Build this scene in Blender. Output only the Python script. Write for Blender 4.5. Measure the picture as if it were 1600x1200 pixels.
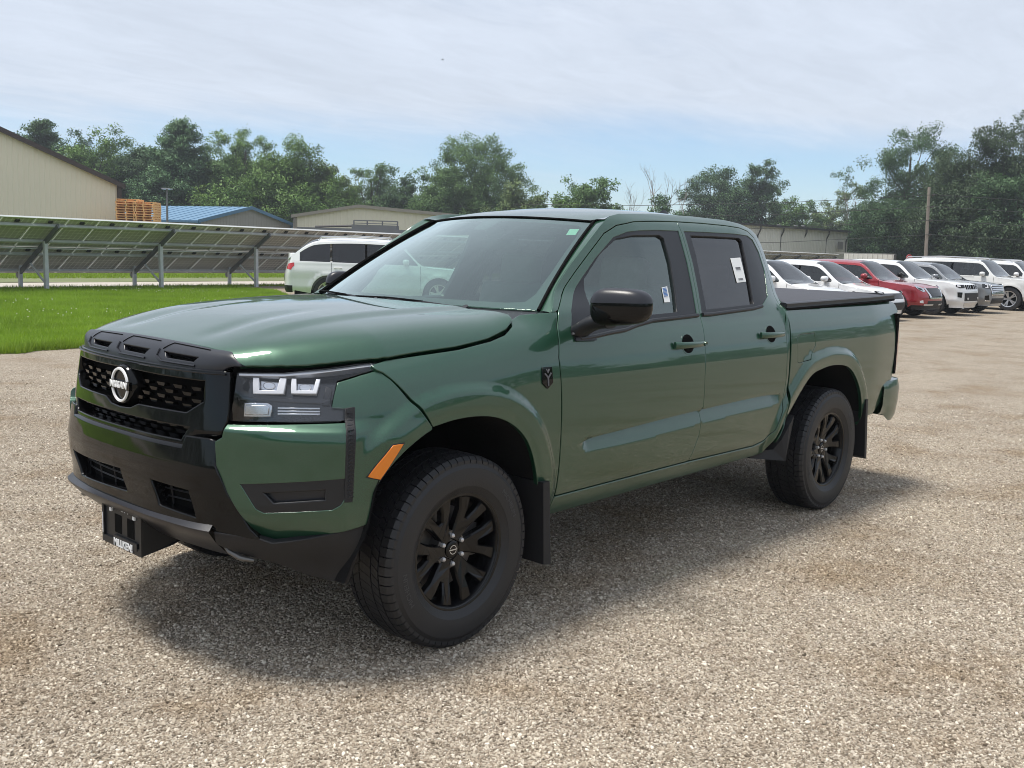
import bpy, bmesh, math, random
import numpy as np
from mathutils import Vector, Matrix, Euler
from mathutils.geometry import delaunay_2d_cdt

for _o in list(bpy.data.objects): bpy.data.objects.remove(_o)
SC = bpy.context.scene
COL = SC.collection
RNG = np.random.default_rng(7)
random.seed(7)

# ------------------------------------------------------------------ camera, sky, sun, exposure
CAM_POS = (2.6500426, 3.5719498, 1.5401359)
CAM_YAW, CAM_PITCH, CAM_ROLL, CAM_F = -2.3998393, -0.1315535, 0.0296181, 1560.0948
def cam_axes():
    cy, sy, cp, sp = math.cos(CAM_YAW), math.sin(CAM_YAW), math.cos(CAM_PITCH), math.sin(CAM_PITCH)
    f = Vector((cy*cp, sy*cp, sp)); r = Vector((sy, -cy, 0)); u = r.cross(f)
    c, s = math.cos(CAM_ROLL), math.sin(CAM_ROLL)
    return f, r*c+u*s, u*c-r*s
_f, _r, _u = cam_axes()
cam_data = bpy.data.cameras.new('camera')
cam_data.sensor_width = 36; cam_data.lens = 36*CAM_F/1600
cam_data.clip_start = 0.05; cam_data.clip_end = 3000
camera = bpy.data.objects.new('camera', cam_data); COL.objects.link(camera)
_m = Matrix.Identity(4)
for i in range(3):
    _m[i][0], _m[i][1], _m[i][2], _m[i][3] = _r[i], _u[i], -_f[i], CAM_POS[i]
camera.matrix_world = _m
SC.camera = camera

SUN_DIR = Vector((0.25, -0.20, 1.0)).normalized()          # towards the sun
SUN_EL = math.asin(SUN_DIR.z); SUN_AZ = math.atan2(SUN_DIR.x, SUN_DIR.y)
world = bpy.data.worlds.new('World'); SC.world = world; world.use_nodes = True
def build_world():
    nt = world.node_tree; N = nt.nodes; L = nt.links; N.clear()
    out = N.new('ShaderNodeOutputWorld'); bg = N.new('ShaderNodeBackground')
    sky = N.new('ShaderNodeTexSky'); sky.sky_type = 'NISHITA'; sky.sun_disc = False
    sky.sun_elevation = SUN_EL; sky.sun_rotation = SUN_AZ
    sky.air_density = 1.0; sky.dust_density = .35; sky.ozone_density = 2.2
    tc = N.new('ShaderNodeTexCoord'); sep = N.new('ShaderNodeSeparateXYZ'); L.new(tc.outputs['Generated'], sep.inputs[0])
    def math_(op, a, b=None):
        n = N.new('ShaderNodeMath'); n.operation = op
        for k, v in enumerate((a, b)):
            if v is None: continue
            if isinstance(v, (int, float)): n.inputs[k].default_value = v
            else: L.new(v, n.inputs[k])
        return n.outputs[0]
    # project the view direction on a high flat cloud layer
    zc = math_('MAXIMUM', sep.outputs[2], 0.0)
    den = math_('ADD', zc, 0.10)
    px = math_('DIVIDE', sep.outputs[0], den); py = math_('DIVIDE', sep.outputs[1], den)
    cmb = N.new('ShaderNodeCombineXYZ'); L.new(px, cmb.inputs[0]); L.new(py, cmb.inputs[1])
    mp = N.new('ShaderNodeMapping'); L.new(cmb.outputs[0], mp.inputs[0])
    mp.inputs['Rotation'].default_value = (0, 0, math.radians(42)); mp.inputs['Scale'].default_value = (0.42, 1.0, 1.0)
    mp.inputs['Location'].default_value = (1.3, 0.35, 0)
    n1 = N.new('ShaderNodeTexNoise'); n1.inputs['Scale'].default_value = 0.55; n1.inputs['Detail'].default_value = 7
    n1.inputs['Roughness'].default_value = 0.52; n1.inputs['Distortion'].default_value = 0.5
    L.new(mp.outputs[0], n1.inputs['Vector'])
    n2 = N.new('ShaderNodeTexNoise'); n2.inputs['Scale'].default_value = 1.7; n2.inputs['Detail'].default_value = 6
    n2.inputs['Roughness'].default_value = 0.6; L.new(mp.outputs[0], n2.inputs['Vector'])
    mixn = math_('ADD', math_('MULTIPLY', n1.outputs['Fac'], 0.75), math_('MULTIPLY', n2.outputs['Fac'], 0.25))
    # the layer is thin near the horizon to the right, thick overhead
    up = N.new('ShaderNodeMapRange'); up.interpolation_type = 'SMOOTHSTEP'
    up.inputs['From Min'].default_value = 0.055; up.inputs['From Max'].default_value = 0.165
    up.inputs['To Min'].default_value = -0.13; up.inputs['To Max'].default_value = 0.30
    L.new(sep.outputs[2], up.inputs['Value'])
    cov = math_('ADD', mixn, up.outputs['Result'])
    n3 = N.new('ShaderNodeTexNoise'); n3.inputs['Scale'].default_value = 6.5; n3.inputs['Detail'].default_value = 8; n3.inputs['Roughness'].default_value = .62; n3.inputs['Distortion'].default_value = .8; L.new(mp.outputs[0], n3.inputs['Vector'])
    cov = math_('ADD', cov, math_('MULTIPLY', math_('SUBTRACT', n3.outputs['Fac'], .5), .13))
    rmp = N.new('ShaderNodeMapRange'); rmp.interpolation_type = 'SMOOTHSTEP'
    rmp.inputs['From Min'].default_value = 0.36; rmp.inputs['From Max'].default_value = 0.78
    rmp.inputs['To Min'].default_value = 0.10; rmp.inputs['To Max'].default_value = 0.93
    L.new(cov, rmp.inputs['Value'])
    # cloud brightness varies a little with its own thickness
    cr = N.new('ShaderNodeMapRange'); cr.inputs['From Min'].default_value = 0.3; cr.inputs['From Max'].default_value = 0.7
    cr.inputs['To Min'].default_value = CLOUD_LO; cr.inputs['To Max'].default_value = CLOUD_HI; L.new(math_('ADD', math_('MULTIPLY', n2.outputs['Fac'], .5), math_('MULTIPLY', n3.outputs['Fac'], .5)), cr.inputs['Value'])
    cc = N.new('ShaderNodeVectorMath'); cc.operation = 'SCALE'; cc.inputs[0].default_value = (0.875, 0.955, 1.085)
    L.new(cr.outputs['Result'], cc.inputs['Scale'])
    mix = N.new('ShaderNodeMix'); mix.data_type = 'RGBA'; L.new(rmp.outputs['Result'], mix.inputs['Factor'])
    st = N.new('ShaderNodeVectorMath'); st.operation = 'MULTIPLY'; st.inputs[1].default_value = (.74, .84, .95); L.new(sky.outputs[0], st.inputs[0]); L.new(st.outputs[0], mix.inputs['A']); L.new(cc.outputs[0], mix.inputs['B'])
    L.new(mix.outputs['Result'], bg.inputs['Color']); bg.inputs['Strength'].default_value = SKY_STRENGTH
    L.new(bg.outputs[0], out.inputs[0])
SKY_STRENGTH = 0.15
CLOUD_LO, CLOUD_HI = 4.6, 5.6
build_world()
sun_data = bpy.data.lights.new('sun', 'SUN'); sun_data.energy = 4.0; sun_data.angle = math.radians(17.0); sun_data.color = (1.0, 0.95, 0.87)
sun = bpy.data.objects.new('sun', sun_data); COL.objects.link(sun)
sun.rotation_euler = SUN_DIR.to_track_quat('Z', 'Y').to_euler(); sun.location = (0, 0, 30)
SC.view_settings.view_transform = 'Standard'; SC.view_settings.look = 'None'
SC.view_settings.exposure = 0.12; SC.view_settings.gamma = 1.0; SC.view_settings.use_curve_mapping = False
SC.render.engine = 'CYCLES'
SC.cycles.pixel_filter_type = 'BLACKMAN_HARRIS'; SC.cycles.filter_width = 0.95
SC.cycles.use_denoising = True; SC.cycles.denoiser = 'OPENIMAGEDENOISE'; SC.cycles.denoising_input_passes = 'RGB_ALBEDO_NORMAL'; SC.cycles.denoising_prefilter = 'ACCURATE'
SC.cycles.max_bounces = 8; SC.cycles.transparent_max_bounces = 24; SC.cycles.caustics_reflective = False; SC.cycles.caustics_refractive = False

# ------------------------------------------------------------------ helpers
def tag(o, label=None, cat=None, group=None, kind=None):
    if label: o['label'] = label
    if cat: o['category'] = cat
    if group: o['group'] = group
    if kind: o['kind'] = kind
    return o
def empty(name, loc=(0, 0, 0), rz=0.0, parent=None):
    o = bpy.data.objects.new(name, None); COL.objects.link(o); o.empty_display_size = .2
    o.location = loc; o.rotation_euler = (0, 0, rz)
    if parent: o.parent = parent
    return o
def link(name, me, parent=None, loc=(0, 0, 0), rot=(0, 0, 0)):
    o = bpy.data.objects.new(name, me); COL.objects.link(o); o.location = loc; o.rotation_euler = rot
    if parent: o.parent = parent
    return o
def mesh(name, V, F, mat, smooth=True, normals=None, auto=None):
    me = bpy.data.meshes.new(name)
    me.from_pydata([tuple(map(float, v)) for v in V], [], [tuple(map(int, f)) for f in F])
    if mat is not None:
        for m in (mat if isinstance(mat, (list, tuple)) else [mat]): me.materials.append(m)
    me.polygons.foreach_set('use_smooth', [bool(smooth)]*len(me.polygons))
    if normals is not None: me.normals_split_custom_set_from_vertices([tuple(map(float, n)) for n in normals])
    elif auto is not None: me.set_sharp_from_angle(angle=math.radians(auto))
    me.update()
    return me
def np_mesh(name, V, F, mat, smooth=False):
    """fast: V (n,3), F (m,k)"""
    V = np.asarray(V, np.float32); F = np.asarray(F, np.int32); k = F.shape[1]
    me = bpy.data.meshes.new(name)
    me.vertices.add(len(V)); me.vertices.foreach_set('co', V.ravel())
    me.loops.add(F.size); me.loops.foreach_set('vertex_index', F.ravel())
    me.polygons.add(len(F)); me.polygons.foreach_set('loop_start', np.arange(0, F.size, k, dtype=np.int32))
    me.polygons.foreach_set('use_smooth', np.full(len(F), smooth))
    if mat is not None: me.materials.append(mat)
    me.update(calc_edges=True); me.validate()
    return me
class MB:
    """collects shapes into one mesh"""
    def __init__(s): s.V = []; s.F = []
    def add(s, V, F):
        b = len(s.V); s.V += [tuple(map(float, v)) for v in V]; s.F += [tuple(int(i)+b for i in f) for f in F]; return s
    def box(s, a, b, rz=0.0, c=None):
        x0, y0, z0 = a; x1, y1, z1 = b
        V = [(x0, y0, z0), (x1, y0, z0), (x1, y1, z0), (x0, y1, z0), (x0, y0, z1), (x1, y0, z1), (x1, y1, z1), (x0, y1, z1)]
        if rz:
            cx, cy = c if c else ((x0+x1)/2, (y0+y1)/2); co, si = math.cos(rz), math.sin(rz)
            V = [(cx+(x-cx)*co-(y-cy)*si, cy+(x-cx)*si+(y-cy)*co, z) for x, y, z in V]
        return s.add(V, [(0, 3, 2, 1), (4, 5, 6, 7), (0, 1, 5, 4), (1, 2, 6, 5), (2, 3, 7, 6), (3, 0, 4, 7)])
    def bar(s, p, q, w, h, up=(0, 0, 1)):
        p = Vector(p); q = Vector(q); d = (q-p).normalized(); up = Vector(up)
        sx = d.cross(up)
        if sx.length < 1e-4: sx = d.cross(Vector((1, 0, 0)))
        sx.normalize(); sz = sx.cross(d)
        V = [e+sx*(a*w/2)+sz*(b*h/2) for e in (p, q) for a, b in ((-1, -1), (1, -1), (1, 1), (-1, 1))]
        return s.add(V, [(3, 2, 1, 0), (4, 5, 6, 7), (0, 1, 5, 4), (1, 2, 6, 5), (2, 3, 7, 6), (3, 0, 4, 7)])
    def tube(s, pts, r, n=8, caps=True):
        pts = [Vector(p) for p in pts]; R = r if isinstance(r, (list, tuple)) else [r]*len(pts); V = []; F = []
        ref = Vector((0, 0, 1))
        for i, p in enumerate(pts):
            d = (pts[min(i+1, len(pts)-1)]-pts[max(i-1, 0)]).normalized()
            a = d.cross(ref)
            if a.length < 1e-3: a = d.cross(Vector((1, 0, 0)))
            a.normalize(); b = d.cross(a)
            V += [p+(a*math.cos(2*math.pi*k/n)+b*math.sin(2*math.pi*k/n))*R[i] for k in range(n)]
        for i in range(len(pts)-1):
            F += [(i*n+k, i*n+(k+1) % n, (i+1)*n+(k+1) % n, (i+1)*n+k) for k in range(n)]
        if caps: F += [tuple(range(n-1, -1, -1)), tuple(range((len(pts)-1)*n, len(pts)*n))]
        return s.add(V, F)
    def prism(s, poly, fn, d):
        """poly (2d) mapped by fn(a,b,t) for t=0 and t=d"""
        n = len(poly)
        V = [fn(a, b, 0) for a, b in poly]+[fn(a, b, d) for a, b in poly]
        return s.add(V, [tuple(range(n)), tuple(range(2*n-1, n-1, -1))]+[(i, i+n, (i+1) % n+n, (i+1) % n) for i in range(n)])
    def obj(s, name, mat, parent=None, smooth=False, auto=35, loc=(0, 0, 0), rot=(0, 0, 0)):
        return link(name, s.mesh(name, mat, smooth, auto), parent, loc, rot)
    def mesh(s, name, mat, smooth=False, auto=35):
        me = mesh(name, s.V, s.F, mat, smooth, auto=auto if smooth else None)
        bm = bmesh.new(); bm.from_mesh(me); bmesh.ops.recalc_face_normals(bm, faces=bm.faces); bm.to_mesh(me); bm.free()
        return me
def lathe(profile, n=48, axis='y'):
    """profile [(axial, r)]"""
    V = []; F = []; m = len(profile)
    for k in range(n):
        a = 2*math.pi*k/n; c, s_ = math.cos(a), math.sin(a)
        V += [(r*c, y, r*s_) for y, r in profile]
    for k in range(n):
        k2 = (k+1) % n
        F += [(k*m+i, k2*m+i, k2*m+i+1, k*m+i+1) for i in range(m-1)]
    return V, F
def inside(poly, x, y):
    r = np.zeros(np.shape(x), bool); n = len(poly)
    for i in range(n):
        x0, y0 = poly[i]; x1, y1 = poly[(i+1) % n]
        if y0 == y1: continue
        c = ((y0 > y) != (y1 > y)) & (x < (x1-x0)*(y-y0)/(y1-y0)+x0)
        r ^= c
    return r
def densify(poly, h, closed=True):
    out = []; n = len(poly)
    for i in range(n if closed else n-1):
        a = np.array(poly[i], float); b = np.array(poly[(i+1) % n], float)
        k = max(1, int(math.ceil(np.hypot(*(b-a))/h)))
        out += [a+(b-a)*t/k for t in range(k)]
    if not closed: out.append(np.array(poly[-1], float))
    return np.array(out)
def panel_geo(poly, S, h=.02, edge=.003, depth=.018, holes=(), ref=(0, 0, 0), hv=None, lines=()):
    """triangulated sheet over a curved surface S(u,v) with rolled, returned edges"""
    hv = hv or h; sc = h/hv
    def dd(q):
        q = [tuple(map(float, p)) for p in q]
        return [p for i, p in enumerate(q) if math.hypot(p[0]-q[i-1][0], p[1]-q[i-1][1]) > 1e-5]
    poly = dd(poly); holes = [dd(q) for q in holes]
    loops = [densify([(a, b*sc) for a, b in poly], h)]+[densify([(a, b*sc) for a, b in q], h) for q in holes]
    allp = []; edges = []
    for lp in loops:
        b = len(allp); n = len(lp); allp += [tuple(p) for p in lp]; edges += [(b+i, b+(i+1) % n) for i in range(n)]
    nb = len(allp); A = np.array(allp)
    lo = A.min(0); hi = A.max(0)
    gx, gy = np.meshgrid(np.arange(lo[0]+h*.5, hi[0], h), np.arange(lo[1]+h*.5, hi[1], h))
    gx = gx+(np.arange(gx.shape[0]) % 2)[:, None]*h*.5
    gx = gx.ravel(); gy = gy.ravel()
    k = inside(loops[0], gx, gy)
    for lp in loops[1:]: k &= ~inside(lp, gx, gy)
    gx = gx[k]; gy = gy[k]
    ok = np.ones(len(gx), bool)
    for lp in loops:
        for a0 in range(0, len(gx), 4000):
            sl = slice(a0, a0+4000)
            d = np.min((gx[sl, None]-lp[None, :, 0])**2+(gy[sl, None]-lp[None, :, 1])**2, 1); ok[sl] &= d > (.55*h)**2
    gx = gx[ok]; gy = gy[ok]; LP = []
    for ln in lines:     # crease lines become edges of the sheet
        q = densify([(a, b*sc) for a, b in ln], h*.8, False); k = inside(loops[0], q[:, 0], q[:, 1])
        for lp in loops[1:]: k &= ~inside(lp, q[:, 0], q[:, 1])
        for lp in loops: k &= np.min((q[:, 0, None]-lp[None, :, 0])**2+(q[:, 1, None]-lp[None, :, 1])**2, 1) > (.45*h)**2
        prev = None
        for i in range(len(q)):
            if not k[i]: prev = None; continue
            allp.append(tuple(q[i])); LP.append(q[i])
            if prev is not None: edges.append((prev, len(allp)-1))
            prev = len(allp)-1
    if LP:
        LP = np.array(LP); ok2 = np.ones(len(gx), bool)
        for a0 in range(0, len(gx), 4000):
            sl = slice(a0, a0+4000); ok2[sl] = np.min((gx[sl, None]-LP[None, :, 0])**2+(gy[sl, None]-LP[None, :, 1])**2, 1) > (.5*h)**2
        gx = gx[ok2]; gy = gy[ok2]
    pts = allp+list(zip(gx, gy))
    r = delaunay_2d_cdt([Vector(p) for p in pts], edges, [], 0, 1e-6)
    P2 = np.array([tuple(v) for v in r[0]]); F = np.array([tuple(f) for f in r[2]])
    om = {}
    for i, orig in enumerate(r[3]):
        for o in orig: om[o] = i
    c = P2[F].mean(1)
    k = inside(loops[0], c[:, 0], c[:, 1])
    for lp in loops[1:]: k &= ~inside(lp, c[:, 0], c[:, 1])
    F = F[k]
    U, Vv = P2[:, 0], P2[:, 1]/sc; e = 2e-4
    X = S(U, Vv)
    Ju = S(U+e, Vv)-S(U-e, Vv); Jv = S(U, Vv+e)-S(U, Vv-e)
    Nn = np.cross(Ju, Jv); Nn /= np.linalg.norm(Nn, axis=1)[:, None]+1e-12
    sg = 1 if np.sum(Nn*(X-np.array(ref))) > 0 else -1
    Nn *= sg
    fn = np.cross(X[F[:, 1]]-X[F[:, 0]], X[F[:, 2]]-X[F[:, 0]])
    if np.sum(np.sum(fn*Nn[F[:, 0]], 1)) < 0: F = F[:, ::-1]
    faces = [tuple(f) for f in F]; VX = [X]; VN = [Nn]; cnt = len(X); b = 0
    for li, lp in enumerate(loops):
        n = len(lp); idx = np.array([om[b+i] for i in range(n)]); b += n
        p = X[idx]; nn = Nn[idx]; t = np.roll(p, -1, 0)-np.roll(p, 1, 0)
        T = np.cross(t, nn); T /= np.linalg.norm(T, axis=1)[:, None]+1e-12
        area = np.sum(lp[:, 0]*np.roll(lp[:, 1], -1)-np.roll(lp[:, 0], -1)*lp[:, 1])
        flip = (1 if area > 0 else -1)*(1 if li == 0 else -1)*sg
        T = T*flip
        r1 = p+T*edge*.8-nn*edge*.3; r2 = p+T*edge-nn*edge*1.4; r3 = r2-nn*depth
        n1 = nn*.7+T*.7; n2 = T
        VX += [r1, r2, r3]; VN += [n1, n2, n2]
        prev = idx
        for q in range(3):
            cur = np.arange(cnt+q*n, cnt+(q+1)*n)
            for i in range(n):
                j = (i+1) % n
                f = (prev[i], prev[j], cur[j], cur[i])
                faces.append(f if flip*sg < 0 else f[::-1])
            prev = cur
        cnt += 3*n
    return np.concatenate(VX), faces, np.concatenate(VN)
def fix_winding(V, F, N):
    V = np.asarray(V); N = np.asarray(N); out = []
    for f in F:
        a, b, c = V[f[0]], V[f[1]], V[f[2]]
        g = np.cross(b-a, c-a)
        out.append(f if np.dot(g, N[f[0]]+N[f[1]]+N[f[2]]) >= 0 else f[::-1])
    return out
def panel(name, poly, S, mat, parent, h=.02, edge=.003, depth=.018, holes=(), ref=(-1.2, 0, .7), mirror=False, hv=None, label=None, lines=()):
    V, F, N = panel_geo(poly, S, h, edge, depth, holes, ref, hv, lines)
    F = fix_winding(V, F, N)
    o = link(name, mesh(name, V, F, mat, True, N), parent); res = [o]
    if mirror:
        m = np.array([1, -1, 1])
        res.append(link(name, mesh(name, V*m, [f[::-1] for f in F], mat, True, N*m), parent))
    if label:
        for q in res: q['label'] = label
    return res if mirror else o
def strip(name, A, B, mat, parent, mirror=False, n=None):
    """ruled strip between two 3d polylines"""
    A = np.asarray(A, float); B = np.asarray(B, float); k = len(A)
    V = np.concatenate([A, B]); F = [(i, i+1, k+i+1, k+i) for i in range(k-1)]
    r = [link(name, mesh(name, V, F, mat, True), parent)]
    if mirror: r.append(link(name, mesh(name, V*np.array([1, -1, 1]), [f[::-1] for f in F], mat, True), parent))
    return r
def text_mesh(body, size, depth, mat, name, bold=0.0, spacing=1.0):
    cu = bpy.data.curves.new('lettering', 'FONT'); cu.body = body; cu.size = size; cu.extrude = depth; cu.align_x = 'CENTER'; cu.align_y = 'CENTER'
    cu.offset = bold; cu.space_character = spacing; cu.resolution_u = 3
    o = bpy.data.objects.new('lettering', cu); COL.objects.link(o)
    dg = bpy.context.evaluated_depsgraph_get(); me = bpy.data.meshes.new_from_object(o.evaluated_get(dg)); me.name = name
    bpy.data.objects.remove(o); me.materials.clear(); me.materials.append(mat)
    return me
def frame_matrix(o, origin, xa, ya):
    xa = Vector(xa).normalized(); za = xa.cross(Vector(ya)).normalized(); ya = za.cross(xa)
    m = Matrix.Identity(4)
    for i in range(3): m[i][0], m[i][1], m[i][2], m[i][3] = xa[i], ya[i], za[i], origin[i]
    o.matrix_local = m

# ------------------------------------------------------------------ materials
def newmat(name):
    m = bpy.data.materials.new(name); m.use_nodes = True; nt = m.node_tree
    return m, nt, nt.nodes, nt.links, nt.nodes['Principled BSDF']
def mat(name, col, rough=.5, metal=0.0, coat=0.0, coat_rough=.03, spec=.5, noise=0.0, nscale=8.0, bump=0.0, bscale=60.0, coords='Object'):
    m, nt, N, L, b = newmat(name)
    b.inputs['Base Color'].default_value = (*col, 1); b.inputs['Roughness'].default_value = rough; b.inputs['Metallic'].default_value = metal
    b.inputs['Coat Weight'].default_value = coat; b.inputs['Coat Roughness'].default_value = coat_rough
    b.inputs['Specular IOR Level'].default_value = spec
    if noise or bump:
        tc = N.new('ShaderNodeTexCoord')
    if noise:
        n = N.new('ShaderNodeTexNoise'); n.inputs['Scale'].default_value = nscale; n.inputs['Detail'].default_value = 5
        L.new(tc.outputs[coords], n.inputs['Vector'])
        mx = N.new('ShaderNodeMix'); mx.data_type = 'RGBA'
        mx.inputs['A'].default_value = (*[c*(1-noise) for c in col], 1); mx.inputs['B'].default_value = (*[min(1, c*(1+noise)) for c in col], 1)
        L.new(n.outputs['Fac'], mx.inputs['Factor']); L.new(mx.outputs['Result'], b.inputs['Base Color'])
        mr = N.new('ShaderNodeMapRange'); mr.inputs['To Min'].default_value = max(0, rough-.12*noise*2); mr.inputs['To Max'].default_value = min(1, rough+.12*noise*2)
        L.new(n.outputs['Fac'], mr.inputs['Value']); L.new(mr.outputs['Result'], b.inputs['Roughness'])
    if bump:
        n = N.new('ShaderNodeTexNoise'); n.inputs['Scale'].default_value = bscale; n.inputs['Detail'].default_value = 3
        L.new(tc.outputs[coords], n.inputs['Vector'])
        bp = N.new('ShaderNodeBump'); bp.inputs['Strength'].default_value = bump; bp.inputs['Distance'].default_value = .01
        L.new(n.outputs['Fac'], bp.inputs['Height']); L.new(bp.outputs[0], b.inputs['Normal'])
    return m
def paint_mat(name, col, flake=.35, metal=.45, rough=.38):
    """clear-coated metallic paint with fine flakes and a trace of orange peel"""
    m, nt, N, L, b = newmat(name)
    b.inputs['Base Color'].default_value = (*col, 1); b.inputs['Metallic'].default_value = metal; b.inputs['Roughness'].default_value = rough
    b.inputs['Coat Weight'].default_value = 1.0; b.inputs['Coat Roughness'].default_value = .018; b.inputs['Coat IOR'].default_value = 1.62
    tc = N.new('ShaderNodeTexCoord')
    v = N.new('ShaderNodeTexVoronoi'); v.inputs['Scale'].default_value = 900; L.new(tc.outputs['Object'], v.inputs['Vector'])
    mx = N.new('ShaderNodeMix'); mx.data_type = 'RGBA'
    mx.inputs['A'].default_value = (*[c*(1-flake) for c in col], 1); mx.inputs['B'].default_value = (*[min(1, c*(1+flake)) for c in col], 1)
    sp = N.new('ShaderNodeSeparateColor'); L.new(v.outputs['Color'], sp.inputs[0]); L.new(sp.outputs[0], mx.inputs['Factor'])
    # thin road dust
    n2 = N.new('ShaderNodeTexNoise'); n2.inputs['Scale'].default_value = 3; n2.inputs['Detail'].default_value = 8; L.new(tc.outputs['Object'], n2.inputs['Vector'])
    mr2 = N.new('ShaderNodeMapRange'); mr2.inputs['From Min'].default_value = .45; mr2.inputs['From Max'].default_value = .8; mr2.inputs['To Max'].default_value = .012
    L.new(n2.outputs['Fac'], mr2.inputs['Value'])
    mx2 = N.new('ShaderNodeMix'); mx2.data_type = 'RGBA'; mx2.inputs['B'].default_value = (.35, .32, .27, 1)
    L.new(mr2.outputs['Result'], mx2.inputs['Factor']); L.new(mx.outputs['Result'], mx2.inputs['A']); L.new(mx2.outputs['Result'], b.inputs['Base Color'])
    n = N.new('ShaderNodeTexNoise'); n.inputs['Scale'].default_value = 260; n.inputs['Detail'].default_value = 1; L.new(tc.outputs['Object'], n.inputs['Vector'])
    bp = N.new('ShaderNodeBump'); bp.inputs['Strength'].default_value = .012; bp.inputs['Distance'].default_value = .0006
    L.new(n.outputs['Fac'], bp.inputs['Height']); L.new(bp.outputs[0], b.inputs['Coat Normal'])
    return m
def glass_mat(name, tint=(.8, .86, .83), refl=1.0, rough=0.0, gcol=(1, 1, 1)):
    m = bpy.data.materials.new(name); m.use_nodes = True; nt = m.node_tree; N = nt.nodes; L = nt.links; N.clear()
    out = N.new('ShaderNodeOutputMaterial'); tr = N.new('ShaderNodeBsdfTransparent'); gl = N.new('ShaderNodeBsdfGlossy')
    tr.inputs[0].default_value = (*tint, 1); gl.inputs['Roughness'].default_value = rough; gl.inputs['Color'].default_value = (*gcol, 1)
    # two-sided Fresnel (Schlick) for a thin pane
    ge = N.new('ShaderNodeNewGeometry'); dt = N.new('ShaderNodeVectorMath'); dt.operation = 'DOT_PRODUCT'; L.new(ge.outputs['Normal'], dt.inputs[0]); L.new(ge.outputs['Incoming'], dt.inputs[1])
    ab = N.new('ShaderNodeMath'); ab.operation = 'ABSOLUTE'; L.new(dt.outputs['Value'], ab.inputs[0])
    om = N.new('ShaderNodeMath'); om.operation = 'SUBTRACT'; om.inputs[0].default_value = 1.0; L.new(ab.outputs[0], om.inputs[1])
    pw = N.new('ShaderNodeMath'); pw.operation = 'POWER'; pw.inputs[1].default_value = 5.0; L.new(om.outputs[0], pw.inputs[0])
    fr = N.new('ShaderNodeMath'); fr.operation = 'MULTIPLY_ADD'; fr.inputs[1].default_value = .92; fr.inputs[2].default_value = .08; L.new(pw.outputs[0], fr.inputs[0])
    k = N.new('ShaderNodeMath'); k.operation = 'MULTIPLY'; k.inputs[1].default_value = refl; L.new(fr.outputs[0], k.inputs[0]); k.use_clamp = True
    mx = N.new('ShaderNodeMixShader'); L.new(k.outputs[0], mx.inputs[0]); L.new(tr.outputs[0], mx.inputs[1]); L.new(gl.outputs[0], mx.inputs[2])
    L.new(mx.outputs[0], out.inputs[0])
    return m
M = {}
M['green'] = paint_mat('green_paint', (.011, .064, .032), metal=.40)
M['gloss_black'] = mat('gloss_black_plastic', (.005, .005, .0055), .05, spec=.31)
M['satin_black'] = mat('satin_black_trim', (.010, .011, .014), .42, noise=.15, nscale=30, bump=.05, bscale=400)
M['cap_black'] = mat('dark_grey_trim', (.019, .020, .026), .33, noise=.12, nscale=40, bump=.06, bscale=500)
M['rough_black'] = mat('rough_black_plastic', (.011, .011, .013), .60, noise=.25, nscale=25, bump=.25, bscale=350)
M['frit'] = mat('windscreen_frit', (.034, .026, .036), .5)
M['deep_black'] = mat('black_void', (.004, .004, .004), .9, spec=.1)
M['liner'] = mat('felt_liner', (.010, .010, .011), .95, noise=.3, nscale=12, bump=.3, bscale=90, spec=.2)
M['rubber'] = mat('tyre_rubber', (.017, .017, .019), .52, noise=.30, nscale=14, bump=.12, bscale=160)
M['rim_black'] = mat('gloss_black_alloy', (.004, .004, .005), .22, spec=.38)
M['steel'] = mat('bare_steel', (.62, .62, .63), .30, metal=.6)
M['chrome'] = mat('chrome', (.72, .72, .73), .10, metal=1.0)
M['satin_silver'] = mat('satin_silver', (.62, .63, .65), .28, metal=.8)
M['glass'] = glass_mat('clear_glass', (.74, .86, .80), refl=1.9, gcol=(.88, .98, .94))
M['screen_glass'] = glass_mat('windscreen_glass', (.54, .80, .69), refl=2.4, gcol=(.86, .97, .93))
M['dark_glass'] = glass_mat('privacy_glass', (.12, .12, .135), refl=1.25)
M['lamp_glass'] = glass_mat('lamp_lens', (.95, .955, .97), refl=.6)
M['lamp_dark'] = mat('lamp_housing', (.018, .018, .021), .22, coat=.5)
M['lamp_silver'] = mat('lamp_reflector', (.66, .67, .70), .20, metal=.85)
M['lamp_white'] = mat('lamp_light_guide', (.78, .79, .82), .25, coat=.6)
M['amber'] = mat('amber_lens', (.80, .22, .005), .18, coat=.8)
M['red_lens'] = mat('red_lens', (.55, .015, .02), .12, coat=.9)
M['white_print'] = mat('white_print', (.82, .83, .84), .5)
M['paper'] = mat('white_paper', (.80, .81, .80), .7)
M['paper_green'] = mat('green_sticker', (.50, .68, .58), .6)
M['grey_print'] = mat('grey_print', (.12, .12, .13), .6)
M['blue_print'] = mat('blue_print', (.05, .16, .42), .5)
M['seat'] = mat('grey_seat_cloth', (.16, .16, .16), .9, noise=.2, nscale=30, bump=.2, bscale=200)
M['dash'] = mat('grey_dashboard', (.24, .24, .235), .75, noise=.15, nscale=20, bump=.1, bscale=300)
M['headliner'] = mat('pale_headliner', (.50, .50, .48), .95)
M['vinyl'] = mat('grey_vinyl_cover', (.036, .035, .042), .55, noise=.2, nscale=6, bump=.12, bscale=220)

# ------------------------------------------------------------------ truck surfaces

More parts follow.
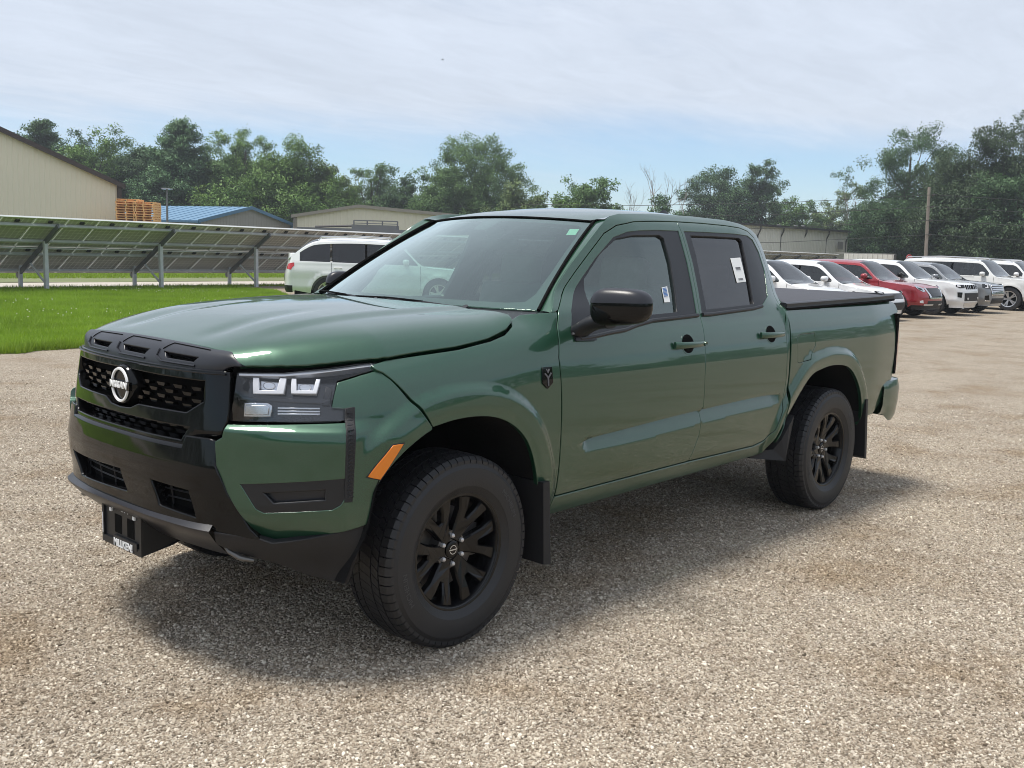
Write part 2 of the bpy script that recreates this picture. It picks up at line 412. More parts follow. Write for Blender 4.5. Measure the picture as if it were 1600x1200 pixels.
def pchip(xs, ys):
    xs=np.asarray(xs,float); ys=np.asarray(ys,float)
    h=np.diff(xs); d=np.diff(ys)/h; m=np.zeros(len(xs))
    for i in range(1,len(xs)-1):
        if d[i-1]*d[i]>0:
            w1=2*h[i]+h[i-1]; w2=h[i]+2*h[i-1]
            m[i]=(w1+w2)/(w1/d[i-1]+w2/d[i])
    m[0]=d[0]; m[-1]=d[-1]
    def f(x):
        x=np.asarray(x,float); xc=np.clip(x,xs[0],xs[-1])
        i=np.clip(np.searchsorted(xs,xc)-1,0,len(xs)-2); t=(xc-xs[i])/h[i]
        r=(2*t**3-3*t**2+1)*ys[i]+(t**3-2*t**2+t)*h[i]*m[i]+(-2*t**3+3*t**2)*ys[i+1]+(t**3-t**2)*h[i]*m[i+1]
        return r+np.where(x<xs[0],(x-xs[0])*m[0],0)+np.where(x>xs[-1],(x-xs[-1])*m[-1],0)
    return f
def sstep(a,b,x):
    t=np.clip((np.asarray(x,float)-a)/(b-a),0,1); return t*t*(3-2*t)
def smooth_poly(pts,n=10,closed=False):
    """Catmull-Rom through pts"""
    p=np.asarray(pts,float); N=len(p); out=[]
    for i in range(N if closed else N-1):
        p0=p[(i-1)%N] if (closed or i>0) else 2*p[0]-p[1]
        p1=p[i]; p2=p[(i+1)%N]; p3=p[(i+2)%N] if (closed or i<N-2) else 2*p[-1]-p[-2]
        for k in range(n):
            t=k/n
            out.append(.5*((2*p1)+(p2-p0)*t+(2*p0-5*p1+4*p2-p3)*t*t+(3*p1-p0-3*p2+p3)*t**3))
    if not closed: out.append(p[-1])
    return np.array(out)
def dist_poly(x,z,pl):
    x=np.asarray(x,float); z=np.asarray(z,float); best=np.full(np.broadcast(x,z).shape,9.)
    for a,b in zip(pl[:-1],pl[1:]):
        dx,dz=b-a; L=dx*dx+dz*dz+1e-12
        t=np.clip(((x-a[0])*dx+(z-a[1])*dz)/L,0,1)
        best=np.minimum(best,np.hypot(x-a[0]-t*dx,z-a[1]-t*dz))
    return best
# ---------------------------------------------------------------- truck body side surface
ARCH_F=smooth_poly([(.522,.36),(.508,.43),(.470,.575),(.432,.732),(.30,.856),(.112,.913),(-.128,.902),(-.299,.809),(-.398,.637),(-.440,.468),(-.45,.36)],6)
ARCH_R=smooth_poly([(-2.49,.40),(-2.52,.55),(-2.598,.692),(-2.787,.863),(-2.95,.907),(-3.12,.917),(-3.30,.893),(-3.434,.816),(-3.55,.69),(-3.626,.55),(-3.64,.46)],6)
Y_CAB=pchip([.36,.40,.44,.50,.56,.70,.90,1.0,1.08,1.15,1.20,1.24,1.30,1.40,1.50,1.60,1.66,1.70,1.73,1.76,1.79],
            [.80,.835,.865,.888,.905,.921,.929,.926,.917,.902,.884,.864,.839,.797,.755,.711,.683,.660,.632,.588,.50])
Y_FEN=pchip([0,.03,.07,.12,.2,.3,.45,.6,.75,.85],[.795,.840,.878,.903,.921,.928,.927,.915,.885,.84])   # by depth below the hood line
HOODZ=pchip([-.6,-.36,-.2,0,.3,.6,.9],[1.275,1.255,1.237,1.213,1.168,1.135,1.115])
Y_BED=pchip([.42,.48,.55,.62,.75,.95,1.05,1.12,1.18,1.23,1.26,1.285],[.84,.872,.893,.905,.920,.927,.925,.918,.906,.888,.872,.845])
IND_T=pchip([-2.50,-2.46,-2.3,-1.67,-.95,-.76,-.68],[.775,.792,.798,.783,.752,.742,.725])
IND_B=pchip([-2.50,-2.46,-2.3,-1.67,-.95,-.76,-.68],[.765,.745,.738,.718,.690,.690,.712])
def side_y(x,z):
    x=np.asarray(x,float); z=np.asarray(z,float)
    cab=Y_CAB(z)
    # door scoop: a sharp upper edge, then a face leaning out again
    t,b=IND_T(x),IND_B(x); inn=(x>-2.50)&(x<-.68)
    fr=np.clip((t-z)/np.maximum(t-b,.004),-1,2)
    dep=.030*sstep(0,.10,fr)*np.clip(1-fr,0,1)**.9
    ends=sstep(-2.50,-2.40,x)*sstep(-.68,-.76,x)
    cab=cab-np.where(inn,dep*ends,0)
    cab=cab-.012*sstep(.62,.50,z)*0
    fen=Y_FEN(HOODZ(x)-z)
    w=sstep(-.60,-.40,x)
    y=cab*(1-w)+fen*w
    y=y-.045*np.clip((-2.30-x)/.32,0,1.3)**2*sstep(1.22,1.36,z)*(x>-2.75)
    y=y-.055*sstep(-1.40,-.72,x)*sstep(1.27,1.40,z)*(z>1.2)
    wb=sstep(-2.535,-2.56,x)
    wb=wb*sstep(1.30,1.26,z)
    y=y*(1-wb)+Y_BED(z)*wb
    # plan shape: tail tucks in a little
    y=y-.035*sstep(-3.7,-4.35,x)
    # flares
    for A,wid in((ARCH_F,.135),(ARCH_R,.115)):
        d=dist_poly(x,z,A)
        y=y+.025*sstep(wid,wid-.050,d)*sstep(.42,.55,z)-.006*sstep(.05,0,d)
    return y
def side(u,v): return np.stack([u,side_y(u,v),v],-1)
# ---------------------------------------------------------------- front wrap
PLAN=smooth_poly([(0.90,0),(.897,.15),(0.885,.3),(0.85,.48),(0.79,.60),(.715,.70),(.635,.785),(.545,.86),(.45,.91),(.34,.935),(.2,.938),(-.2,.938)],16)
_pl=np.r_[0,np.cumsum(np.hypot(*np.diff(PLAN,axis=0).T))]
_tn=np.gradient(PLAN,_pl,axis=0); _tn/=np.linalg.norm(_tn,axis=1)[:,None]
def plan(s):
    a=np.abs(s); sg=np.where(np.asarray(s)<0,-1.,1.)
    x=np.interp(a,_pl,PLAN[:,0]); y=np.interp(a,_pl,PLAN[:,1])
    tx=np.interp(a,_pl,_tn[:,0]); ty=np.interp(a,_pl,_tn[:,1])
    return x,y*sg,ty,-tx*sg   # point, outward normal
def s_of_y(y): return np.interp(y,PLAN[:,1],_pl)
def wrap(off):
    def S(s,z):
        x,y,nx,ny=plan(s); o=off(s,z)
        return np.stack([x+nx*o,y+ny*o,z+0*x],-1)
    return S

def up_off(s,z):
    """headlamp and fender shoulder: the wrap leans in towards the hood line"""
    x,y,nx,ny=plan(s)
    return -(.938-Y_FEN(np.maximum(HOODZ(x)-z,-.03)))*sstep(.40,1.05,np.abs(s))*sstep(.86,.95,z)
WUP=wrap(up_off)
def cover_off(s,z):
    a=np.abs(s)
    led=.045*sstep(.952,.905,z)*sstep(1.10,.97,a)
    low=-.05*sstep(.66,.50,z)**1.4*sstep(1.15,.9,a)
    x,y,nx,ny=plan(s); d=dist_poly(x,z,ARCH_F)
    fl=(.025*sstep(.135,.085,d)*sstep(.42,.55,z)-.006*sstep(.05,0,d))*sstep(1.0,1.14,a)
    return up_off(s,z)+led+low+fl
WCOV=wrap(cover_off)
# ---------------------------------------------------------------- hood, roof, windscreen
YE=pchip([-.42,-.35,-.18,.325,.367,.43,.48,.535,.60,.656,.706,.776,.81],[.825,.837,.847,.840,.829,.802,.780,.754,.719,.687,.648,.588,.55])
ZE=pchip([-.42,-.36,-.27,-.18,.325,.367,.43,.535,.6,.7,.776,.81],[1.285,1.252,1.212,1.192,1.147,1.143,1.138,1.125,1.119,1.112,1.109,1.106])
ZC=pchip([-.45,-.2,0,.3,.5,.65,.74,.807,.83],[1.305,1.302,1.296,1.277,1.255,1.228,1.206,1.184,1.172])
def hood_z(x,y):
    a=np.abs(y); t=np.clip(a/YE(x),0,1.05)
    z=ZC(x)-(ZC(x)-ZE(x))*(.20*t**2+.24*t**6+.56*t**16)
    # power dome with soft creases running back from the nose
    z=z+.011*sstep(.53+.06*(.8-x),.44+.06*(.8-x),a)*sstep(.80,.45,x)
    z=z-.007*np.exp(-((a-(.30-.05*(.8-x)))/.06)**2)*sstep(.1,.5,x)*sstep(.80,.66,x)
    return z
def hood(u,v): return np.stack([u,v,hood_z(u,v)],-1)
ZR=pchip([-2.72,-2.62,-2.45,-2.2,-1.9,-1.6,-1.35,-1.2,-1.09,-1.02],[1.69,1.725,1.757,1.779,1.790,1.785,1.763,1.738,1.712,1.69])
def roof(u,v):
    a=np.abs(v)/.60
    return np.stack([u,v,ZR(u)-(.028*a**2+.022*a**6)],-1)
def screen(u,v):
    """u -1..1 across, v 0 bottom .. 1 top"""
    a=np.abs(u)
    bx=-.40-.17*a**2.2; tx=-1.085-.10*a**2.2
    by=.762*u; ty=.560*u
    bz=1.302-.006*a; tz=1.712-.020*a**2
    bul=.035*4*v*(1-v)*.5
    x=bx+(tx-bx)*v+bul*.55; y=by+(ty-by)*v; z=bz+(tz-bz)*v+bul*.8
    return np.stack([x,y,z],-1)
def capf(u,v):
    """vented strip between hood lip and grille: u = y, v 0 (grille) .. 1 (hood)"""
    a=np.abs(u)
    xl,_y,_n,_m=plan(s_of_y(a)); xl=xl-.022
    zl=1.100-.004*a; xh=.812-.05*(a/.6)**2.5; zh=1.186-.022*(a/.6)**2-.04*sstep(.54,.62,a)
    b=.012*4*v*(1-v)
    return np.stack([xl+(xh-xl)*v+b,u,zl+(zh-zl)*v+b],-1)
# ------------------------------------------------------------------ ground, lawn
def ground_mats():
    m, nt, N, L, b = newmat('gravel')
    tc = N.new('ShaderNodeTexCoord')
    def noise(sc, det=4, rough=.6, out='Fac'):
        n = N.new('ShaderNodeTexNoise'); n.inputs['Scale'].default_value = sc; n.inputs['Detail'].default_value = det; n.inputs['Roughness'].default_value = rough
        L.new(tc.outputs['Object'], n.inputs['Vector']); return n.outputs[out]
    def voro(sc, feat='F1'):
        n = N.new('ShaderNodeTexVoronoi'); n.inputs['Scale'].default_value = sc; n.feature = feat
        L.new(tc.outputs['Object'], n.inputs['Vector']); return n
    v = voro(125.0); v2 = voro(70.0)
    sp = N.new('ShaderNodeSeparateColor'); L.new(v.outputs['Color'], sp.inputs[0])
    r = N.new('ShaderNodeValToRGB'); e = r.color_ramp.elements
    e[0].position = 0; e[0].color = (.17, .145, .115, 1); e[1].position = 1; e[1].color = (.74, .68, .58, 1)
    for p, c in ((.15, (.27, .22, .165)), (.40, (.385, .325, .25)), (.65, (.475, .41, .325)), (.88, (.57, .505, .415))):
        q = e.new(p); q.color = (*c, 1)
    L.new(sp.outputs[0], r.inputs[0])
    # dark gaps between the stones
    mr = N.new('ShaderNodeMapRange'); mr.inputs['From Min'].default_value = .0; mr.inputs['From Max'].default_value = .75; mr.inputs['To Min'].default_value = 1.0; mr.inputs['To Max'].default_value = .72
    L.new(v.outputs['Distance'], mr.inputs['Value'])
    mx = N.new('ShaderNodeVectorMath'); mx.operation = 'SCALE'; L.new(r.outputs[0], mx.inputs[0]); L.new(mr.outputs['Result'], mx.inputs['Scale'])
    # broad worn patches, greyer fines and browner damp earth (the loose stones follow the same pattern)
    pr = N.new('ShaderNodeValToRGB'); q = pr.color_ramp.elements; q[0].position = .36; q[0].color = (.97, .96, .945, 1); q[1].position = .66; q[1].color = (.70, .63, .55, 1); w = q.new(.50); w.color = (.87, .86, .855, 1); L.new(noise(1.1, 8, .66), pr.inputs[0])
    m2 = N.new('ShaderNodeMix'); m2.data_type = 'RGBA'; m2.blend_type = 'MULTIPLY'; m2.inputs['Factor'].default_value = 1.0; L.new(mx.outputs[0], m2.inputs['A']); L.new(pr.outputs[0], m2.inputs['B'])
    L.new(m2.outputs['Result'], b.inputs['Base Color']); b.inputs['Roughness'].default_value = .9; b.inputs['Specular IOR Level'].default_value = .2
    h = N.new('ShaderNodeMath'); h.operation = 'MULTIPLY_ADD'; h.inputs[1].default_value = -1; h.inputs[2].default_value = 1; L.new(v.outputs['Distance'], h.inputs[0])
    h2 = N.new('ShaderNodeMath'); h2.operation = 'MULTIPLY_ADD'; h2.inputs[1].default_value = -1.2; L.new(v2.outputs['Distance'], h2.inputs[0]); L.new(h.outputs[0], h2.inputs[2])
    bp = N.new('ShaderNodeBump'); bp.inputs['Strength'].default_value = .8; bp.inputs['Distance'].default_value = .007; L.new(h2.outputs[0], bp.inputs['Height']); L.new(bp.outputs[0], b.inputs['Normal'])
    M['gravel'] = m
    # loose stones: each one its own tone
    m, nt, N, L, b = newmat('gravel_stone')
    oi = N.new('ShaderNodeObjectInfo'); r = N.new('ShaderNodeValToRGB'); e = r.color_ramp.elements
    e[0].color = (.14, .115, .085, 1); e[1].color = (.86, .80, .68, 1)
    for p, c in ((.18, (.30, .245, .185)), (.45, (.42, .36, .28)), (.70, (.51, .45, .36)), (.90, (.60, .54, .45))):
        q = e.new(p); q.color = (*c, 1)
    ge = N.new('ShaderNodeNewGeometry'); pn = N.new('ShaderNodeTexNoise'); pn.inputs['Scale'].default_value = 1.1; pn.inputs['Detail'].default_value = 8; pn.inputs['Roughness'].default_value = .66; L.new(ge.outputs['Position'], pn.inputs['Vector'])
    pr = N.new('ShaderNodeValToRGB'); q = pr.color_ramp.elements; q[0].position = .36; q[0].color = (1.04, 1.03, 1.02, 1); q[1].position = .66; q[1].color = (.72, .65, .57, 1); w = q.new(.50); w.color = (.93, .92, .92, 1); L.new(pn.outputs['Fac'], pr.inputs[0])
    pm = N.new('ShaderNodeMix'); pm.data_type = 'RGBA'; pm.blend_type = 'MULTIPLY'; pm.inputs['Factor'].default_value = 1.0
    L.new(oi.outputs['Random'], r.inputs[0]); L.new(r.outputs[0], pm.inputs['A']); L.new(pr.outputs[0], pm.inputs['B']); L.new(pm.outputs['Result'], b.inputs['Base Color']); b.inputs['Roughness'].default_value = .8; b.inputs['Specular IOR Level'].default_value = .25
    M['stone'] = m
    m, nt, N, L, b = newmat('lawn_ground')
    tc = N.new('ShaderNodeTexCoord'); n = N.new('ShaderNodeTexNoise'); n.inputs['Scale'].default_value = .8; n.inputs['Detail'].default_value = 9; n.inputs['Roughness'].default_value = .7; L.new(tc.outputs['Object'], n.inputs['Vector'])
    r = N.new('ShaderNodeValToRGB'); e = r.color_ramp.elements; e[0].position = .3; e[0].color = (.085, .15, .016, 1); e[1].position = .7; e[1].color = (.16, .27, .026, 1); L.new(n.outputs['Fac'], r.inputs[0])
    L.new(r.outputs[0], b.inputs['Base Color']); b.inputs['Roughness'].default_value = .95; b.inputs['Specular IOR Level'].default_value = .1
    M['lawn'] = m
    m, nt, N, L, b = newmat('grass_blade')
    tc = N.new('ShaderNodeTexCoord'); n = N.new('ShaderNodeTexNoise'); n.inputs['Scale'].default_value = .55; n.inputs['Detail'].default_value = 12; n.inputs['Roughness'].default_value = .78; L.new(tc.outputs['Object'], n.inputs['Vector'])
    r = N.new('ShaderNodeValToRGB'); e = r.color_ramp.elements; e[0].position = .28; e[0].color = (.14, .22, .014, 1); e[1].position = .72; e[1].color = (.33, .49, .035, 1); L.new(n.outputs['Fac'], r.inputs[0])
    L.new(r.outputs[0], b.inputs['Base Color']); b.inputs['Roughness'].default_value = .6
    tr = N.new('ShaderNodeBsdfTranslucent'); L.new(r.outputs[0], tr.inputs[0]); ms = N.new('ShaderNodeMixShader'); ms.inputs[0].default_value = .35
    out = [q for q in N if q.type == 'OUTPUT_MATERIAL'][0]; L.new(b.outputs[0], ms.inputs[1]); L.new(tr.outputs[0], ms.inputs[2]); L.new(ms.outputs[0], out.inputs[0])
    M['blade'] = m
ground_mats()
def sheet(name, poly, z, mt, cells=1):
    V = [(x, y, z) for x, y in poly]; o = link(name, mesh(name, V, [tuple(range(len(V)))], mt, False)); tag(o, kind='structure'); return o
sheet('ground', [(-420, -420), (420, -420), (420, 420), (-420, 420)], -.012, mat('far_ground', (.12, .13, .06), .95, noise=.3, nscale=.05))
edge = []
for i in range(200):
    x = 16-27.5*i/199; edge.append((x, -10.55+.10*math.sin(x*1.9)+.07*math.sin(x*4.7+1)+.06*math.sin(x*11)))
def gravel_lot():
    # gravel everywhere except the lawn: a big sheet, lawn laid above it
    n = 40
    sheet('gravel_lot', [(-150, -36.5), (-150, 60), (60, 60), (60, -60), (-12, -60), (-30, -28)], -.004, M['gravel'])  # far end added past the shed, pale ground to bounce light onto it
    sheet('lawn', edge+[(-12.6, -14.5), (-13.6, -19.0), (-17.2, -25.8), (-17.4, -27.95), (16, -27.95+3.3)], .004, M['lawn'])
    sheet('gravel_strip', [(30, -23.3), (-60, -32.4), (-60, -36.4), (30, -28.0)], .002, mat('pale_gravel', (.44, .40, .35), .95, noise=.25, nscale=6, bump=.4, bscale=60))
    sheet('meadow', [(60, -25.0), (-45, -35.5), (-60, -60), (-150, -75), (-150, -140), (60, -140)], .006, mat('meadow_grass', (.15, .17, .075), .95, noise=.4, nscale=.6, bump=.5, bscale=14))
gravel_lot()
def stones():
    # loose stones in front of the camera, real geometry
    pts = []; R = np.random.default_rng(3)
    n = 900000
    cx, cy = CAM_POS[0], CAM_POS[1]
    f = np.array([-.737, -.676]); r = np.array([-.676, .737])
    d = 1.2+(R.random(n)**.95)*10.6
    s = (R.random(n)*2-1); s = np.sign(s)*np.abs(s)**1.15*.85*d
    P = np.stack([cx+f[0]*d+r[0]*s, cy+f[1]*d+r[1]*s, np.full(n, -.0038)], -1)
    k = (P[:, 1] > -10.3) & (R.random(n) < np.clip((12.2-d)/5.0, .0, 1)) & (R.random(n) < np.clip((.85-np.abs(s)/d)/.16, 0, 1)); P = P[k]; n = len(P)
    sz = np.clip(R.lognormal(math.log(.0037), .34, n), .002, .009)
    big = R.random(n) < .0035; sz[big] *= 1.7
    P[:, 2] += sz*.10*R.random(n)
    me = bpy.data.meshes.new('gravel_stones'); me.vertices.add(n); me.vertices.foreach_set('co', P.astype(np.float32).ravel())
    a = me.attributes.new('rot', 'FLOAT_VECTOR', 'POINT'); a.data.foreach_set('vector', (R.random((n, 3))*np.array([.9, .9, 6.28])).astype(np.float32).ravel())
    a = me.attributes.new('siz', 'FLOAT_VECTOR', 'POINT'); a.data.foreach_set('vector', (sz[:, None]*np.stack([1+.5*R.random(n), .75+.3*R.random(n), .45+.35*R.random(n)], -1)).astype(np.float32).ravel())
    o = link('gravel_stones', me); tag(o, 'loose pale stones lying on the gravel lot', 'gravel', kind='stuff')
    g = bpy.data.node_groups.new('scatter_stones', 'GeometryNodeTree')
    g.interface.new_socket('Geometry', in_out='INPUT', socket_type='NodeSocketGeometry'); g.interface.new_socket('Geometry', in_out='OUTPUT', socket_type='NodeSocketGeometry')
    N = g.nodes; L = g.links; gi = N.new('NodeGroupInput'); go = N.new('NodeGroupOutput')
    ico = N.new('GeometryNodeMeshIcoSphere'); ico.inputs['Radius'].default_value = 1.0; ico.inputs['Subdivisions'].default_value = 2
    sp = N.new('GeometryNodeSetPosition'); nz = N.new('ShaderNodeTexNoise'); nz.inputs['Scale'].default_value = 1.1; nz.inputs['Detail'].default_value = 1
    sub = N.new('ShaderNodeVectorMath'); sub.operation = 'SUBTRACT'; sub.inputs[1].default_value = (.5, .5, .5); L.new(nz.outputs['Color'], sub.inputs[0])
    L.new(ico.outputs['Mesh'], sp.inputs['Geometry']); L.new(sub.outputs[0], sp.inputs['Offset'])
    sm = N.new('GeometryNodeSetMaterial'); sm.inputs['Material'].default_value = M['stone']; L.new(sp.outputs[0], sm.inputs['Geometry'])
    ip = N.new('GeometryNodeInstanceOnPoints'); L.new(gi.outputs[0], ip.inputs['Points']); L.new(sm.outputs[0], ip.inputs['Instance'])
    for nm, sock in (('rot', 'Rotation'), ('siz', 'Scale')):
        na = N.new('GeometryNodeInputNamedAttribute'); na.data_type = 'FLOAT_VECTOR'; na.inputs['Name'].default_value = nm; L.new(na.outputs['Attribute'], ip.inputs[sock])
    L.new(ip.outputs[0], go.inputs[0])
    md = o.modifiers.new('scatter', 'NODES'); md.node_group = g
    me.materials.append(M['stone'])
stones()
def grass():
    R = np.random.default_rng(5)
    def blades(name, n, xr, yf, hs, ws, label, mt, keep=None):
        x = R.random(n)*(xr[1]-xr[0])+xr[0]; y = yf(x, R.random(n))
        if keep is not None: k = keep(x, y); x = x[k]; y = y[k]; n = len(x)
        h = hs[0]+(hs[1]-hs[0])*R.random(n)**1.6; a = R.random(n)*6.28; w = ws*(.6+.8*R.random(n)); lx = (R.random(n)-.5)*h*1.1; ly = (R.random(n)-.5)*h*1.1
        B1 = np.stack([x-np.cos(a)*w, y-np.sin(a)*w, 0*x], -1); B2 = np.stack([x+np.cos(a)*w, y+np.sin(a)*w, 0*x], -1); Tp = np.stack([x+lx, y+ly, h], -1)
        V = np.stack([B1, B2, Tp], 1).reshape(-1, 3); F = np.arange(3*n).reshape(-1, 3)
        o = link(name, np_mesh(name, V, F, mt)); tag(o, label, 'grass', kind='stuff'); return o
    ey = np.array(edge)
    def ed(x): return np.interp(-x, -ey[:, 0], ey[:, 1])
    rt = lambda y: np.interp(-y, [10.5, 14.5, 19.0, 25.8, 28.0], [-11.5, -12.6, -13.6, -17.2, -17.4])
    vis = lambda x, y: (x > rt(y)) & (np.abs(((x-CAM_POS[0])*-.676+(y-CAM_POS[1])*.737)/np.maximum(.1, (x-CAM_POS[0])*-.737+(y-CAM_POS[1])*-.676)) < .78)
    blades('lawn_grass', 520000, (-17, 9), lambda x, u: ed(x)+.12-(u**1.25)*17.0, (.025, .10), .0065, 'bright green mown grass between the gravel and the solar array', M['blade'], vis)
    blades('tall_grass', 26000, (-17, 9), lambda x, u: ed(x)+.10-(u**2)*.5, (.06, .20), .006, 'longer ragged grass along the lawn edge', M['blade'], vis)
    blades('strip_weeds', 16000, (-34, 4), lambda x, u: -27.85+.10*(x+14)-.5*u, (.03, .16), .010, 'weeds growing at the foot of the array posts', M['blade'])
    blades('meadow_tufts', 60000, (-50, 10), lambda x, u: -35.6+.10*(x+14)-7*u, (.05, .22), .016, 'uneven grass beyond the pale gravel strip', M['blade'])
    # clover heads in the lawn
    n = 900; x = R.random(n)*24-16; y = ed(x)-4-R.random(n)*12; k = (np.sin(x*.9)+np.sin(y*1.3+x*.4)) > .5; x = x[k]; y = y[k]; mb = []
    V = []; F = []
    for i, (a, b) in enumerate(zip(x, y)):
        z = .08+.05*R.random(); s = .014
        V += [(a-s, b, z), (a, b-s, z), (a+s, b, z), (a, b+s, z), (a, b, z+s), (a, b, z-s)]; q = 6*i
        F += [(q, q+1, q+4), (q+1, q+2, q+4), (q+2, q+3, q+4), (q+3, q, q+4), (q+1, q, q+5), (q+2, q+1, q+5), (q+3, q+2, q+5), (q, q+3, q+5)]
    o = link('clover_heads', np_mesh('clover_heads', V, F, mat('clover_white', (.62, .64, .52), .9))); tag(o, 'white clover heads dotted over the lawn', 'clover', kind='stuff')
grass()
# ------------------------------------------------------------------ solar array seen from behind
def solar_mats():
    m, nt, N, L, b = newmat('module_back')
    tc = N.new('ShaderNodeTexCoord'); mp = N.new('ShaderNodeMapping'); L.new(tc.outputs['Object'], mp.inputs[0])
    br = N.new('ShaderNodeTexBrick'); br.offset = 0; br.inputs['Scale'].default_value = 1; br.inputs['Brick Width'].default_value = .158; br.inputs['Row Height'].default_value = .158; br.inputs['Mortar Size'].default_value = .008
    br.inputs['Color1'].default_value = (.36, .345, .33, 1); br.inputs['Color2'].default_value = (.40, .38, .36, 1); br.inputs['Mortar'].default_value = (.70, .68, .65, 1)
    L.new(mp.outputs[0], br.inputs['Vector']); L.new(br.outputs['Color'], b.inputs['Base Color']); b.inputs['Roughness'].default_value = .6; b.inputs['Specular IOR Level'].default_value = .25
    return m
def solar_array():
    O = Vector((-14.02, -27.70, 0)); D = Vector((-.995, -.10, 0)).normalized(); Nn = Vector((.10, -.995, 0)).normalized()
    T = empty('solar_array'); tag(T, 'long ground-mounted solar array seen from behind on steel posts', 'solar array')
    W = lambda s, n, z: O+D*s+Nn*n+Vector((0, 0, z))
    steel = mat('galvanised_steel', (.46, .485, .50), .5, noise=.25, nscale=5); dark = mat('dark_steel', (.13, .14, .145), .5, metal=.2, noise=.2, nscale=6)
    mb_ = solar_mats(); fr = mat('module_frame', (.62, .62, .61), .5)
    top, bot = (-.85, 2.12), (1.86, .45)
    ln = math.hypot(top[0]-bot[0], top[1]-bot[1]); tdir = (D*0+Nn*(bot[0]-top[0])+Vector((0, 0, bot[1]-top[1])))/ln
    nrm = D.cross(tdir).normalized()
    if nrm.z < 0: nrm = -nrm
    pw, ph = .965, (ln-.02)/2
    V = []; me1 = MB().box((-pw/2, 0, .004), (pw/2, ph, .012)).mesh('solar_module', mb_)
    me2 = MB().box((-pw/2, 0, -.022), (-pw/2+.032, ph, .014)).box((pw/2-.032, 0, -.022), (pw/2, ph, .014)).box((-pw/2, 0, -.022), (pw/2, .022, .014)).box((-pw/2, ph-.022, -.022), (pw/2, ph, .014)).mesh('module_frame', fr)
    me3 = MB().box((-.06, .14, -.035), (.06, .24, .004)).mesh('junction_box', mat('junction_black', (.012, .012, .013), .6))
    bay = 3.94; i0, i1 = -4, 16
    for i in range(i0*4, i1*4):
        s = (i+.5)*bay/4+.30
        for row in (0, 1):
            base = W(s, *top)+tdir*(row*(ph+.02))
            for me in (me1, me2, me3):
                if me is me3 and i > 24: continue
                o = link(me.name, me, T); frame_matrix(o, base, D, tdir)
                if (o.matrix_local.to_3x3() @ Vector((0, 0, 1))).z < 0: frame_matrix(o, base, -D, tdir)
    s0, s1 = i0*bay+.30, i1*bay+.30
    pur = {'k': [.18, .98, 1.66+.35, 3.02]}
    for t in (.32, 1.20, 1.95, 2.95):
        p = W(s0, *top)+tdir*t-nrm*.06; q = W(s1, *top)+tdir*t-nrm*.06
        MB().bar(p, q, .055, .085, nrm).obj('purlin', steel, T)
    p = W(s0, *top)-nrm*.002-tdir*.012; q = W(s1, *top)-nrm*.002-tdir*.012
    MB().bar(p, q, .022, .05, nrm).obj('edge_trim', mat('edge_white', (.72, .73, .73), .4), T)
    p = W(s0, *top)+tdir*1.55-nrm*.10; q = W(s1, *top)+tdir*1.55-nrm*.10
    MB().bar(p, q, .03, .03).obj('cable_tray', steel, T)
    k = i0
    for k in range(i0, i1+1):
        s = k*bay
        a = W(s, *top)+tdir*.18-nrm*.15; b = W(s, *top)+tdir*3.15-nrm*.15
        MB().bar(a, b, .06, .14, nrm).obj('rafter', dark, T)
        zt = 1.45
        MB().box((-.055, -.055, 0), (.055, .055, zt)).obj('post', steel, T, loc=tuple(W(s, 0, 0)), rot=(0, 0, math.atan2(D.y, D.x)))
        MB().bar(W(s, .03, .16), W(s, *top)+tdir*2.25-nrm*.18, .05, .05).obj('brace', steel, T)
        MB().box((-.05, -.05, 0), (.05, .05, .72)).obj('front_leg', steel, T, loc=tuple(W(s, 1.55, 0)), rot=(0, 0, math.atan2(D.y, D.x)))
solar_array()
_fh = Vector((_f.x, _f.y)).normalized()
def bgp(px, d):
    """ground point on a survey bearing (px) at distance d"""
    a = (px-800)/CAM_F; b = (393.5+.0296*(px-800)-600)/CAM_F; v = _f+_r*a-_u*b; k = d/(v.x*_fh.x+v.y*_fh.y)
    return (CAM_POS[0]+v.x*k, CAM_POS[1]+v.y*k)
# ------------------------------------------------------------------ buildings
def ribbed_wall(name, a, b, z0, top_fn, mt, parent, pitch=.30, rib=.03, inward=None):
    """wall from a to b (xy) of folded sheet, top height top_fn(t)"""
    a = Vector((*a, 0)); b = Vector((*b, 0)); Ln = (b-a).length; d = (b-a)/Ln; n = Vector((d.y, -d.x, 0))
    if inward is not None and (Vector((*inward, 0))-(a+b)/2).dot(n) > 0: n = -n
    prof = []; s = 0
    while s < Ln:
        for ds, o in ((0, 0), (pitch*.70, 0), (pitch*.78, rib), (pitch*.92, rib)):
            if s+ds < Ln: prof.append((s+ds, o))
        s += pitch
    prof.append((Ln, 0)); V = []; F = []
    for s, o in prof:
        p = a+d*s+n*o; V += [(p.x, p.y, z0), (p.x, p.y, top_fn(s/Ln))]
    F = [(2*i, 2*i+2, 2*i+3, 2*i+1) for i in range(len(prof)-1)]
    return link(name, mesh(name, V, F, mt, False), parent)
